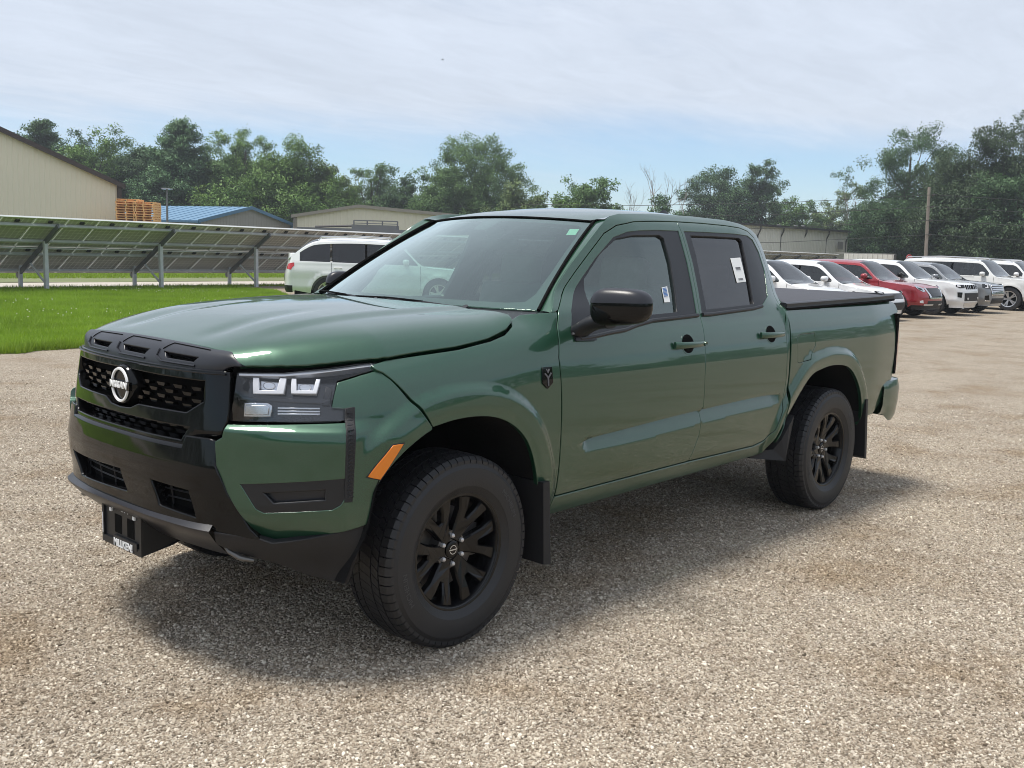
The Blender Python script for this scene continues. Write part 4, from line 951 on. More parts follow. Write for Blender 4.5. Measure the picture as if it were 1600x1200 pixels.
# ------------------------------------------------------------------ the green pickup truck
def shift_y(o):
    def S(u, v): return np.stack([u, side_y(u, v)+o, v], -1)
    return S
def shift(S, o):
    """offset a surface along its own outward normal"""
    def T(u, v):
        e = 2e-4; u = np.asarray(u, float); v = np.asarray(v, float); X = S(u, v)
        n = np.cross(S(u+e, v)-S(u-e, v), S(u, v+e)-S(u, v-e)); n /= np.linalg.norm(n, axis=-1)[..., None]+1e-12
        s = np.sign(np.sum(n*(X-np.array((-1.2, 0, .7))), -1))[..., None]
        return X+n*s*o
    return T
def sidemap(pts, o=0.0):
    p = np.asarray(pts, float); return np.stack([p[:, 0], side_y(p[:, 0], p[:, 1])+o, p[:, 1]], -1)

GAP = .0035
def build_truck():
    T = empty('pickup_truck')
    tag(T, 'dark green crew cab pickup truck with black wheels parked alone on the gravel', 'pickup truck')
    G = M['green']; H = .017
    # ---- door cut lines
    fgap = [(-.569, .508), (-.557, .78), (-.548, .95), (-.540, 1.107), (-.572, 1.228), (-.617, 1.299), (-.732, 1.372), (-.861, 1.461), (-.989, 1.548), (-1.122, 1.638), (-1.228, 1.679), (-1.376, 1.703), (-1.56, 1.713), (-1.765, 1.719)]
    bgap = [(-1.765, 1.719), (-1.764, 1.653), (-1.752, 1.511), (-1.727, 1.379), (-1.693, 1.232), (-1.674, 1.121), (-1.664, .95), (-1.668, .78), (-1.655, .65), (-1.605, .521)]
    rgap = [(-1.765, 1.719), (-2.0, 1.721), (-2.25, 1.718), (-2.40, 1.711), (-2.49, 1.695), (-2.555, 1.662), (-2.595, 1.60), (-2.605, 1.449), (-2.575, 1.294), (-2.535, 1.17), (-2.526, 1.06), (-2.523, .846), (-2.497, .702), (-2.441, .585), (-2.36, .535), (-2.252, .518)]
    cx, cz = -1.1, 1.1
    def inset(poly, d):
        """shrink a closed polygon by d"""
        p = np.array(poly); n = len(p); out = []
        ar = np.sum(p[:, 0]*np.roll(p[:, 1], -1)-np.roll(p[:, 0], -1)*p[:, 1]); s = 1 if ar > 0 else -1
        for i in range(n):
            a = p[i]-p[i-1]; b = p[(i+1) % n]-p[i]
            na = np.array([-a[1], a[0]])/(np.hypot(*a)+1e-9); nb = np.array([-b[1], b[0]])/(np.hypot(*b)+1e-9)
            m = na+nb; m /= max(.35, np.dot(m, m)/2)*1.0; out.append(p[i]+s*m*d)
        return [tuple(q) for q in out]
    fdoor = fgap+bgap[1:]
    rdoor = bgap[::-1]+rgap[1:]
    fframe = [(-.655, 1.192), (-.656, 1.215), (-.700, 1.297), (-.850, 1.407), (-1.013, 1.525), (-1.175, 1.624), (-1.289, 1.654), (-1.391, 1.664), (-1.56, 1.672), (-1.742, 1.674), (-1.738, 1.62), (-1.728, 1.511), (-1.704, 1.379), (-1.673, 1.248), (-1.53, 1.243), (-1.267, 1.234), (-1.142, 1.219), (-1.034, 1.200), (-.911, 1.192), (-.785, 1.180), (-.70, 1.175)]
    fglass = [(-.815, 1.226), (-.905, 1.431), (-1.058, 1.546), (-1.197, 1.619), (-1.333, 1.639), (-1.555, 1.647), (-1.590, 1.632), (-1.583, 1.509), (-1.545, 1.363), (-1.512, 1.268), (-1.28, 1.262), (-1.13, 1.245), (-1.0, 1.230), (-.9, 1.224)]
    rframe = [(-1.788, 1.674), (-1.784, 1.62), (-1.774, 1.511), (-1.750, 1.379), (-1.716, 1.250), (-1.80, 1.250), (-2.25, 1.270), (-2.342, 1.280), (-2.47, 1.334), (-2.555, 1.47), (-2.560, 1.58), (-2.52, 1.650), (-2.46, 1.672), (-2.30, 1.678), (-2.0, 1.677)]
    rglass = [(-1.842, 1.654), (-1.836, 1.56), (-1.812, 1.44), (-1.778, 1.276), (-2.0, 1.283), (-2.276, 1.293), (-2.325, 1.47), (-2.368, 1.640), (-2.345, 1.656), (-2.1, 1.657)]
    IL = []
    for xsn in (np.linspace(-2.47, -.69, 90),):
        t_, b_ = IND_T(xsn), IND_B(xsn)
        for fq in (0.0, .10, .5, 1.0): IL.append([(float(a), float(t-(t-b)*fq)) for a, t, b in zip(xsn, t_, b_)])
    def offs(A, d):
        c = np.array([A[:, 0].mean(), .45]); t = np.gradient(A, axis=0); n = np.stack([t[:, 1], -t[:, 0]], -1); n /= np.linalg.norm(n, axis=1)[:, None]
        n *= np.sign(np.sum(n*(A-c), 1))[:, None]; return [tuple(q) for q in A+n*d]
    FL = [offs(ARCH_F, d) for d in (.135, .1075, .08, .05, .025)]; RL = [offs(ARCH_R, d) for d in (.115, .0875, .06, .03)]
    for nm, poly, frame, gl, gm, hx in (('front_door', fdoor, fframe, fglass, 'glass', -1.52), ('rear_door', rdoor, rframe, rglass, 'dark_glass', -2.355)):
        prs = panel(nm, inset(poly, GAP), side, G, T, h=H, holes=[frame], mirror=True, lines=IL)
        for k, d in enumerate(prs):
            sg = 1 if k == 0 else -1
            def Sx(o): return (lambda u, v: shift_y(o)(u, v)*np.array([1, sg, 1]))
            panel('window_frame', inset(frame, .0015), Sx(-.004), M['satin_black'], d, h=.03, edge=.004, depth=.02, holes=[gl])
            panel('window', inset(gl, -.004), Sx(-.018), M[gm], d, h=.05, edge=.001, depth=.004)
            # weather strip along the sill of the window
            lo = [p for p in frame if p[1] < 1.29 and p[0] > -2.36]; lo = sorted(lo)
            lo = [p for p in lo if nm == 'front_door' or p[1] < 1.285]
            pts = sidemap([(a, b+.004) for a, b in lo], .004)*np.array([1, sg, 1])
            MB().tube(pts, .010, 8).obj('window_seal', M['satin_black'], d, True)
            # handle: bowl and bar
            hz = 1.118 if nm == 'front_door' else 1.132
            hc = hx
            a = np.linspace(0, 2*np.pi, 24, endpoint=False)
            bowl = [(hc+.058*math.cos(t), hz+.002+.053*math.sin(t)) for t in a]
            panel('handle_recess', bowl, Sx(.0012), M['satin_black'] if False else G, d, h=.02, edge=.001, depth=.002)
            cup = [(hc+.050*math.cos(t), hz+.002+.045*math.sin(t)) for t in a]
            panel('handle_cup_shade', cup, Sx(.0032), M['deep_black'], d, h=.02, edge=.0005, depth=.001)  # flat black disc paints in the shade of the hollow behind the bar
            hb = MB(); prof = []
            for i in range(15):
                t = i/14; x = hc+.125-.25*t; yb = float(side_y(x, hz))
                out = .030*math.sin(math.pi*min(1, max(0, t)))**.45+.008
                w = .017-.004*t
                prof.append((x, yb, out, w))
            V = []; F = []; n = 10
            for x, yb, out, w in prof:
                for q in range(n):
                    t = 2*math.pi*q/n
                    V.append((x, (yb+out+.009*math.sin(t))*sg, hz+w*np.sign(math.cos(t))*abs(math.cos(t))**.7))
            for i in range(len(prof)-1): F += [(i*n+q, i*n+(q+1) % n, (i+1)*n+(q+1) % n, (i+1)*n+q) for q in range(n)]
            F += [tuple(range(n)), tuple(range((len(prof)-1)*n, len(prof)*n))[::-1]]
            hb.add(V, F).obj('door_handle', G, d, True, 50)
            if nm == 'front_door':
                cc = hc-.105; yb = float(side_y(cc, hz))
                V, F = lathe([(yb+.036, .0005), (yb+.041, .011), (yb+.036, .0125), (yb+.01, .0125)], 16)
                MB().add([(x+cc, y*sg, z+hz) for x, y, z in V], F).obj('door_lock', G, d, True)
    # stickers on the driver's side glass
    stk = [(-2.192, 1.540), (-2.300, 1.546), (-2.281, 1.416), (-2.180, 1.410)]
    w = panel('window_sticker', stk, shift_y(-.0135), M['paper'], T, h=.05, edge=.0003, depth=.001, label='white paper label with grey print on the rear door glass')
    for (za, zb) in ((.62, .585), (.575, .56), (.53, .52), (.16, .14), (.12, .10)):
        q = [tuple(np.array(stk[0])*(1-s)*t+np.array(stk[1])*s*t+np.array(stk[3])*(1-s)*(1-t)+np.array(stk[2])*s*(1-t)) for s, t in ((.22, za), (.72, za), (.72, zb), (.22, zb))]
        panel('print_line', q, shift_y(-.0115), M['grey_print'], w, h=.06, edge=.0002, depth=.0006)
    st2 = [(-1.452, 1.389), (-1.500, 1.394), (-1.487, 1.319), (-1.437, 1.318)]
    w = panel('window_sticker', st2, shift_y(-.0135), M['paper'], T, h=.05, edge=.0003, depth=.001, label='small white and blue sticker on the front door glass')
    for i in range(7):
        t0 = .95-.085*i; t1 = t0-.045
        q = [tuple(np.array(st2[0])*(1-s)*t+np.array(st2[1])*s*t+np.array(st2[3])*(1-s)*(1-t)+np.array(st2[2])*s*(1-t)) for s, t in ((.05, t0), (.75, t0), (.75, t1), (.05, t1))]
        panel('print_line', q, shift_y(-.0115), M['blue_print'], w, h=.06, edge=.0002, depth=.0006)
    # ---- cab frame: pillars, roof rail, rear corner and sill in one pressing
    outer = [(-.570, 1.2915), (-.695, 1.385), (-.830, 1.482), (-.965, 1.572), (-1.105, 1.666), (-1.18, 1.708), (-1.225, 1.724), (-1.301, 1.738), (-1.598, 1.753), (-2.0, 1.756), (-2.3, 1.750), (-2.45, 1.736), (-2.56, 1.712), (-2.63, 1.678), (-2.67, 1.62), (-2.675, 1.45), (-2.645, 1.34), (-2.60, 1.268), (-2.562, 1.20), (-2.552, 1.06), (-2.552, .86), (-2.535, .71), (-2.49, .60), (-2.44, .53), (-2.40, .458), (-2.326, .452), (-1.5, .436), (-.672, .416), (-.556, .416)]
    back = [(-.572, .500), (-1.605, .513), (-2.252, .510), (-2.37, .527)]+[(a-.004, b) for a, b in rgap[::-1][2:9]]+[(-2.609, 1.449), (-2.599, 1.602), (-2.558, 1.666), (-2.492, 1.700), (-2.40, 1.716), (-2.25, 1.723), (-2.0, 1.726), (-1.765, 1.724), (-1.56, 1.718), (-1.376, 1.708), (-1.226, 1.684), (-1.120, 1.643), (-.987, 1.553), (-.859, 1.466), (-.730, 1.377), (-.614, 1.302)]
    panel('cab_frame', outer+back, side, G, T, h=H, mirror=True)
    strip('sill_strip', sidemap([(-.575, .5045), (-1.6, .5165), (-2.25, .5135), (-2.36, .530)], .0015), sidemap([(-.575, .5005), (-1.6, .5125), (-2.25, .5095), (-2.36, .526)], .004), G, T, True)
    # ---- front fender
    af = [tuple(p) for p in ARCH_F if p[0] < .205]; af = [p for p in af if p[1] > .465]
    fen = [(.204, .899), (.205, .897)]
    seam = [(.202, .900), (.262, .984), (.345, 1.077), (.372, 1.104), (.392, 1.113)]
    fender = seam+[(.405, 1.130), (.325, 1.143), (.0, 1.165), (-.181, 1.189), (-.271, 1.209), (-.345, 1.240), (-.372, 1.262), (-.44, 1.282), (-.515, 1.2885), (-.603, 1.2935), (-.567, 1.228), (-.535, 1.107), (-.543, .95), (-.552, .78), (-.564, .506), (-.550, .418), (-.452, .412)]+af[::-1][:-1]
    fender = [p for i, p in enumerate(fender) if i == 0 or np.hypot(p[0]-fender[i-1][0], p[1]-fender[i-1][1]) > .004]
    panel('front_fender', inset(fender, GAP*.8), side, G, T, h=H, mirror=True, lines=FL)
    # ---- bed side with fuel door
    ar = [tuple(p) for p in ARCH_R if p[1] > .47]
    fuel = [(-2.640, 1.106), (-2.682, 1.122), (-2.863, 1.124), (-2.874, 1.046), (-2.800, .966), (-2.684, .950), (-2.655, .959)]
    bed = [(-2.572, 1.258), (-3.2, 1.272), (-4.185, 1.288), (-4.210, 1.268), (-4.214, 1.211), (-4.150, 1.190), (-4.145, 1.069), (-4.136, .894), (-4.118, .763), (-4.009, .639), (-3.867, .535), (-3.66, .520)]+ar[::-1]+[(-2.50, .45), (-2.50, .53), (-2.545, .62), (-2.566, .74), (-2.572, .9)]
    bed = [p for i, p in enumerate(bed) if i == 0 or np.hypot(p[0]-bed[i-1][0], p[1]-bed[i-1][1]) > .004]
    panel('bed_side', inset(bed, GAP*.8), side, G, T, h=H, holes=[fuel], mirror=True, lines=RL)
    panel('fuel_door', inset(fuel, .0065), shift_y(-.001), G, T, h=.03, edge=.002, depth=.01)
    m_ = np.array([1, -1, 1])
    panel('fuel_door', inset(fuel, .0065), lambda u, v: shift_y(-.001)(u, v)*m_, G, T, h=.03, edge=.002, depth=.01)
    # inner skins that keep the shut lines dark
    sk = [(.15, 1.10), (-.35, 1.20), (-.60, 1.20), (-2.0, 1.20), (-2.57, 1.20), (-4.10, 1.20), (-4.10, .80), (-3.72, .62), (-3.69, .75)]+[(a*1.0, b+.04) for a, b in ar[::-1][6:-6]]+[(-2.46, .75), (-2.44, .50), (-.50, .50), (-.47, .75)]+[(a, b+.04) for a, b in af[::-1][6:]]
    panel('inner_skin', sk, shift_y(-.045), M['deep_black'], T, h=.10, edge=.001, depth=.002, mirror=True)
    for sg in (1, -1):
        for A, nm in ((ARCH_F, 'wheel_well'), (ARCH_R, 'wheel_well')):
            A2 = A[::2]; mb = MB(); k = len(A2)
            ctr = np.array([A2[:, 0].mean(), .5]); Ain = A2+(A2-ctr)*.02+np.array([0, .004])
            y0 = sidemap(A2)[:, 1]-.012
            V = [(a, y*sg, z) for (a, z), y in zip(Ain, y0)]+[(a, .42*sg, z+.0) for (a, z) in Ain]
            F = [(i, i+1, k+i+1, k+i) for i in range(k-1)]+[tuple(range(k, 2*k))]
            mb.add(V, F).obj(nm, M['liner'], T, True, 60)
    # ---- bumper cover (body colour corner) on the wrap
    sA = lambda x: float(np.interp(-x, -PLAN[:, 0][PLAN[:, 1] > .3], _pl[PLAN[:, 1] > .3]))
    arch_w = [(sA(a), b) for a, b in ARCH_F if .205 < a < .53 and b > .58]
    cover = [(.556, .868), (.580, .884), (.588, .928), (.992, .940), (.998, .985), (.940, .988), (.948, 1.030), (.960, 1.072), (1.055, 1.095), (1.125, 1.108), (1.146, 1.102), (1.180, 1.077), (1.259, .984), (1.325, .903)]+arch_w[::-1]+[(1.058, .578), (.96, .556), (.859, .538), (.746, .519), (.708, .533), (.670, .570), (.597, .693), (.558, .785)]
    c2 = [cover[0]]
    for p in cover[1:]:
        if np.hypot(p[0]-c2[-1][0], p[1]-c2[-1][1]) > .004: c2.append(p)
    fog = [(.645, .725), (.982, .752), (.982, .685), (.969, .662), (.944, .646), (.721, .630), (.695, .643)]
    strp = [(.990, .985), (1.020, .989), (1.006, .672), (.984, .672)]
    def both(name, poly, S, mt, **kw):
        return panel(name, poly, S, mt, T, mirror=True, **kw)
    both('bumper_cover', inset(c2, .002), WCOV, G, h=.0125, holes=[inset(fog, -.004)])
    both('fog_lamp_bezel', fog, shift(WCOV, -.002), M['satin_black'], h=.02, edge=.006, depth=.03, holes=[[(.712, .703), (.925, .719), (.925, .676), (.752, .660)]])
    both('fog_lamp_blank', [(.708, .706), (.929, .722), (.929, .673), (.750, .657)], shift(WCOV, -.022), M['cap_black'], h=.03, edge=.002, depth=.01)
    for o in both('corner_strip', strp, shift(WCOV, .003), M['rough_black'], h=.02, edge=.003, depth=.01):
        sg = 1 if o.data.vertices[0].co.y > 0 else -1
        mb = MB()
        for i in range(22):
            z = .686+i*.0135
            S3 = shift(WCOV, .0045)
            a = S3(np.array([.992, .998, 1.012]), np.array([z, z+.009, z+.002]))
            b = shift(WCOV, .0015)(np.array([.990, .998, 1.014]), np.array([z-.003, z+.012, z+.002]))
            V = np.concatenate([a, b])*np.array([1, sg, 1]); mb.add(V, [(0, 1, 2), (0, 3, 4, 1), (1, 4, 5, 2), (2, 5, 3, 0)])
        s = mb.obj('strip_relief', M['satin_black'], o); s['kind'] = 'stuff'
    amb = [(.353, .857), (.391, .855), (.471, .752), (.432, .740)]
    ambs = [(sA(a), b) for a, b in amb]
    both('side_marker', ambs, shift(WCOV, .004), M['amber'], h=.02, edge=.003, depth=.008)
    both('marker_gasket', inset(ambs, -.005), shift(WCOV, .0012), M['satin_black'], h=.02, edge=.001, depth=.004)
    # ---- headlamps
    hl = [(.586, .934), (.600, 1.040), (.604, 1.100), (.764, 1.102), (.908, 1.116), (1.05, 1.130), (1.150, 1.134), (1.120, 1.112), (1.055, 1.100), (.957, 1.078), (.944, 1.03), (.936, .992), (.994, .986), (.990, .945)]
    for sg, k in ((1, 0), (-1, 1)):
        def SS(o): return (lambda u, v: shift(WUP, o)(u, v)*np.array([1, sg, 1]))
        hlamp = panel('headlamp', inset(hl, -.002), SS(-.050), M['lamp_dark'], T, h=.035, edge=.001, depth=.004)
        rim = [tuple(p) for p in hl]
        wall = WUPs = SS(.0)(np.array([p[0] for p in densify(hl, .03)]), np.array([p[1] for p in densify(hl, .03)]))
        wall2 = SS(-.052)(np.array([p[0] for p in densify(hl, .03)]), np.array([p[1] for p in densify(hl, .03)]))
        strip('lamp_wall', np.vstack([wall, wall[:1]]), np.vstack([wall2, wall2[:1]]), M['lamp_dark'], hlamp)
        panel('lamp_lens', inset(hl, .001), SS(.001), M['lamp_glass'], hlamp, h=.03, edge=.003, depth=.004)
        for uu in ([(.659, 1.086), (.676, 1.086), (.679, 1.043), (.745, 1.044), (.752, 1.087), (.771, 1.087), (.766, 1.037), (.664, 1.034)],
                   [(.794, 1.087), (.806, 1.087), (.810, 1.046), (.873, 1.047), (.882, 1.087), (.892, 1.087), (.882, 1.040), (.796, 1.039)]):
            panel('light_guide', uu, SS(-.010), M['lamp_white'], hlamp, h=.02, edge=.003, depth=.020)
            a, b = uu[3][0], uu[2][0]
            pj = [(b+.004, 1.083), (a-.004, 1.083), (a-.002, 1.052), (b+.004, 1.052)]
            panel('projector', pj, SS(-.040), M['lamp_silver'], hlamp, h=.02, edge=.006, depth=.012)
            lens = [((a+b)/2+.018*math.cos(t), 1.067+.011*math.sin(t)) for t in np.linspace(0, 2*math.pi, 16, endpoint=False)]
            panel('projector_lens', lens, SS(-.032), M['chrome'], hlamp, h=.01, edge=.004, depth=.006)
        low = [(.627, .994), (.709, .998), (.723, .990), (.720, .955), (.624, .950)]
        panel('turn_lamp', low, SS(-.028), M['lamp_silver'], hlamp, h=.03, edge=.004, depth=.02)
        panel('turn_lens', inset(low, .008), SS(-.020), M['lamp_silver'], hlamp, h=.03, edge=.003, depth=.006)
        for zz in (.962, .972, .983):
            panel('trim_rib', [(.745, zz), (.895, zz+.003), (.895, zz+.007), (.745, zz+.004)], SS(-.034), M['satin_silver'], hlamp, h=.03, edge=.001, depth=.012)
        panel('lamp_shelf', [(.60, 1.006), (.735, 1.010), (.90, 1.006), (.93, 1.016), (.93, 1.022), (.73, 1.020), (.60, 1.014)], SS(-.030), M['lamp_dark'], hlamp, h=.03, edge=.002, depth=.02)
        panel('brow', [(.608, 1.093), (.764, 1.095), (.908, 1.109), (1.05, 1.123), (1.13, 1.129), (1.13, 1.133), (1.05, 1.1285), (.908, 1.1145), (.764, 1.101), (.608, 1.0985)], SS(-.006), M['satin_silver'], hlamp, h=.03, edge=.002, depth=.02)
        panel('reflex', [(.905, 1.00), (.93, 1.0), (.938, 1.06), (.918, 1.07)], SS(-.030), M['satin_black'], hlamp, h=.03, edge=.002, depth=.01)
    # ---- hood
    hp = [(.809, -.0), (.808, .2), (.800, .374), (.792, .46), (.776, .530), (.778, .558), (.773, .583), (.70, .646), (.65, .685), (.59, .720), (.53, .752), (.47, .780), (.42, .803), (.367, .826), (.325, .837), (.0, .845), (-.18, .842), (-.30, .830), (-.354, .808), (-.376, .768), (-.372, .70), (-.34, .60), (-.30, .5), (-.272, .3), (-.262, 0)]
    full = hp+[(a, -b) for a, b in hp[::-1][1:-1]]
    panel('hood', inset(full, .003), hood, G, T, h=.02, edge=.005, depth=.03, ref=(0, 0, 0))
    for sg in (1, -1):    # dark strip below the hood edge, seals the shut line
        xs = np.linspace(.78, -.34, 40); ye = YE(xs)
        A = np.stack([xs, (ye-.030)*sg, hood_z(xs, ye-.030)-.020], -1); B = A+np.array([0, -.004*sg, -.035])
        strip('hood_seal', A, B, M['deep_black'], T)
    # ---- cowl, wipers, windscreen
    us = np.linspace(-1.0, 1.0, 41)
    top = screen(us, us*0-.01); top[:, 2] -= .004
    ye = np.abs(us)*.80
    hx = np.interp(ye, [0, .3, .5, .6, .70, .76, .81], [-.262, -.272, -.30, -.34, -.372, -.376, -.36])
    bot = np.stack([hx+.03, us*.80, hood_z(hx+.02, us*.80)-.022], -1)
    mid = (top+bot)/2; mid[:, 2] -= .012
    V = np.concatenate([bot, mid, top]); n = 41
    link('cowl_panel', mesh('cowl_panel', V, [(r*n+i, r*n+i+1, (r+1)*n+i+1, (r+1)*n+i) for r in range(2) for i in range(n-1)], M['satin_black'], True), T)
    ws = []
    for u0, v0, u1, v1 in ((-1.0, -.012, 1.0, -.012),): pass
    wu = np.linspace(-1, 1, 25)
    wpoly = [(u, 0.0) for u in wu]+[(1, v) for v in np.linspace(.1, .9, 9)]+[(u, 1.0) for u in wu[::-1]]+[(-1, v) for v in np.linspace(.9, .1, 9)]
    scr = panel('windscreen', wpoly, screen, M['screen_glass'], T, h=.05, hv=.06, edge=.001, depth=.004, ref=(-1.6, 0, 1.0))
    inner = [(-.90, .075), (-.80, .060), (0, .055), (.80, .060), (.90, .075), (.935, .15), (.95, .4), (.95, .8), (.935, .925), (.88, .955), (.14, .965), (.10, .955), (.085, .86), (.06, .835), (-.06, .835), (-.085, .86), (-.10, .955), (-.14, .965), (-.88, .955), (-.935, .925), (-.95, .8), (-.95, .4), (-.935, .15)]
    panel('windscreen_border', wpoly, shift(screen, -.006), M['frit'], scr, h=.05, hv=.06, edge=.001, depth=.001, holes=[inner], ref=(-1.6, 0, 1.0))
    panel('windscreen_sticker', [(.845, .905), (.918, .915), (.925, .835), (.855, .825)], shift(screen, -.009), M['paper_green'], scr, h=.1, edge=.0004, depth=.001, ref=(-1.6, 0, 1.0))
    es = screen(np.full(30, 1.0), np.linspace(-.01, 1.0, 30)); er = np.linspace(0, 1, 30)
    ot = np.array([(-.568, 1.290), (-.695, 1.385), (-.830, 1.482), (-.965, 1.572), (-1.105, 1.666), (-1.18, 1.708)])
    L_ = np.r_[0, np.cumsum(np.hypot(*np.diff(ot, axis=0).T))]; L_ /= L_[-1]
    o2 = np.stack([np.interp(er, L_, ot[:, 0]), np.interp(er, L_, ot[:, 1])], -1); o3 = sidemap(o2)
    o3[:, 1] -= .004
    k = 7; V = []
    for i in range(k):
        t = i/(k-1); p = es*(1-t)+o3*t; p += np.array([.10, .55, .35])*(.040*t*(1-t))
        V.append(p)
    V = np.concatenate(V); n = 30
    F = [(r*n+i, r*n+i+1, (r+1)*n+i+1, (r+1)*n+i) for r in range(k-1) for i in range(n-1)]
    for sg in (1, -1): link('windscreen_pillar', mesh('windscreen_pillar', V*np.array([1, sg, 1]), [f[::sg] for f in F], G, True), T)
    for sg in (1, -1):
        p = (es*.97+o3*.03)*np.array([1, sg, 1]); MB().tube(p+np.array([.004, .004*sg, .005]), .009, 6).obj('windscreen_seal', M['deep_black'], T, True)
    tp = screen(np.linspace(-1, 1, 40), np.full(40, 1.004)); MB().tube(tp+np.array([0, 0, .002]), .006, 6).obj('windscreen_seal', M['deep_black'], T, True)
    for uA, vA, uB, vB in ((.60, -.035, -.02, -.012), (-.12, -.03, -.80, -.005)):
        a, b = screen(np.array(uA), np.array(vA)), screen(np.array(uB), np.array(vB))
        nrm = np.array([.55, 0, .83]); a = a+nrm*.006; b = b+nrm*.010
        wip = MB().tube([a, a*.5+b*.5+nrm*.008, b], [.008, .007, .005], 6).obj('wiper', M['satin_black'], T, True)
        q = [screen(np.array(uB+d), np.array(vB+.010-.01*abs(d)))+nrm*.012 for d in (-.34, -.17, 0, .17, .30)]
        MB().tube(q, [.003, .005, .006, .005, .003], 5).obj('wiper_blade', M['deep_black'], wip, True)
        MB().tube([a-nrm*.02, a+nrm*.012], .016, 10).obj('wiper_pivot', M['satin_black'], wip, True)
    # ---- roof
    rx = [(-1.10, 0), (-1.105, .2), (-1.125, .35), (-1.16, .48), (-1.185, .555), (-1.25, .585), (-1.35, .595), (-1.6, .598), (-2.0, .598), (-2.35, .592), (-2.52, .575), (-2.62, .53), (-2.68, .40), (-2.69, 0)]
    rp = rx+[(a, -b) for a, b in rx[::-1][1:-1]]
    panel('roof', rp, roof, G, T, h=.03, edge=.004, depth=.012, ref=(-1.8, 0, .8))
    # roof ditch closing strip between roof and rail, and rounded brow over the screen
    xs = np.array([-1.165, -1.22, -1.301, -1.598, -2.0, -2.3, -2.45, -2.56, -2.63, -2.665]); zs = np.array([1.706, 1.724, 1.738, 1.753, 1.756, 1.750, 1.736, 1.712, 1.678, 1.63])
    A = sidemap(list(zip(xs, zs)), -.002); xr = np.array([-1.18, -1.22, -1.32, -1.6, -2.0, -2.3, -2.44, -2.54, -2.59, -2.63]); yr = np.interp(-xr, [-a for a, b in rx], [b for a, b in rx]); B = roof(xr, yr-.002)
    Cc = (A+B)/2; Cc[:, 2] += .004
    for sg in (1, -1):
        V = np.concatenate([A, Cc, B])*np.array([1, sg, 1]); n = len(A)
        link('roof_rail', mesh('roof_rail', V, [(r*n+i, r*n+i+1, (r+1)*n+i+1, (r+1)*n+i)[::sg] for r in range(2) for i in range(n-1)], G, True), T)
        MB().tube((B*.9+A*.1)*np.array([1, sg, 1])+np.array([0, 0, -.001]), .0035, 6).obj('roof_ditch_seal', M['satin_black'], T, True)
    # rear wall of the cab
    zz = np.array([1.24, 1.34, 1.45, 1.62, 1.678]); xx = np.array([-2.595, -2.645, -2.675, -2.67, -2.63]); e_ = sidemap(list(zip(xx, zz)), -.003)
    V = []; 
    for t in np.linspace(-1, 1, 11): V += [(x-.02*(1-t*t), y*t, z+.012*(1-t*t)*(1 if j == 4 else 0)) for j, (x, y, z) in enumerate(e_)]
    F = [(i*5+j, i*5+j+1, (i+1)*5+j+1, (i+1)*5+j) for i in range(10) for j in range(4)]
    link('cab_back', mesh('cab_back', V, F, G, True), T)
    bw = [(-.56, 1.36), (.56, 1.36), (.50, 1.62), (-.50, 1.62)]
    panel('rear_window', bw, lambda u, v: np.stack([-2.70-.0*u, u, v], -1), M['dark_glass'], T, h=.2, edge=.002, depth=.004, ref=(-1, 0, 1.4))
    A = np.array([(x-.02*(1-t*t), y*t, z) for t in np.linspace(-1, 1, 11) for (x, y, z) in [e_[4]]]); rb = np.array([(-2.69+.06*abs(t)**3, .53*t, 0) for t in np.linspace(-1, 1, 11)]); rb[:, 2] = roof(rb[:, 0], rb[:, 1])[:, 2]
    strip('roof_rear_edge', rb, A, G, T)
    # shark fin aerial
    mb = MB(); secs = []
    for i in range(9):
        t = i/8; x = -2.44-.22*t; hgt = .010+.095*sstep(0, .8, np.array(t))*(1-.35*max(0, t-.85)/.15); w = .032*(1-.35*t)
        zb = float(roof(np.array(x), np.array(0.))[2])-.006
        secs += [(x, -w, zb), (x, -w*.55, zb+hgt*.6), (x, 0, zb+hgt), (x, w*.55, zb+hgt*.6), (x, w, zb)]
    mb.add(secs, [(i*5+j, i*5+j+1, (i+1)*5+j+1, (i+1)*5+j) for i in range(8) for j in range(4)]+[(0, 1, 2, 3, 4), (40, 44, 43, 42, 41)])
    mb.obj('roof_aerial', M['cap_black'], T, True, 60)
    build_front(T, both, inset)
    build_mirror(T)
    build_bed(T)
    build_inside(T)
    wheel0 = None
    for x, y in ((0, .785), (-3.2, .785), (0, -.785), (-3.2, -.785)):
        build_wheel(T, (x, y, .378), 0 if y > 0 else math.pi, spin=math.radians(2 if x == 0 else 17))
    # mud flaps, driver and passenger side
    for sg in (1, -1):
        mb = MB(); V = [(-.455, .955, .60), (-.415, .955, .60), (-.44, .95, .245), (-.487, .95, .235), (-.455, .70, .60), (-.415, .70, .60), (-.44, .70, .245), (-.487, .70, .235)]
        mb.add([(a, b*sg, c) for a, b, c in V], [(0, 1, 2, 3), (7, 6, 5, 4), (0, 4, 5, 1), (1, 5, 6, 2), (2, 6, 7, 3), (3, 7, 4, 0)]).obj('mud_flap', M['rough_black'], T)
        mb = MB(); V = [(-3.645, .94, .66), (-3.615, .94, .66), (-3.67, .935, .275), (-3.715, .93, .255), (-3.645, .66, .66), (-3.615, .66, .66), (-3.67, .66, .275), (-3.715, .66, .255)]
        mb.add([(a, b*sg, c) for a, b, c in V], [(0, 1, 2, 3), (7, 6, 5, 4), (0, 4, 5, 1), (1, 5, 6, 2), (2, 6, 7, 3), (3, 7, 4, 0)]).obj('mud_flap', M['rough_black'], T)
        # small black guard ahead of the rear wheel
        mb = MB(); V = [(-2.40, .88, .475), (-2.50, .925, .50), (-2.56, .945, .62), (-2.60, .945, .68), (-2.56, .90, .40), (-2.36, .80, .42)]
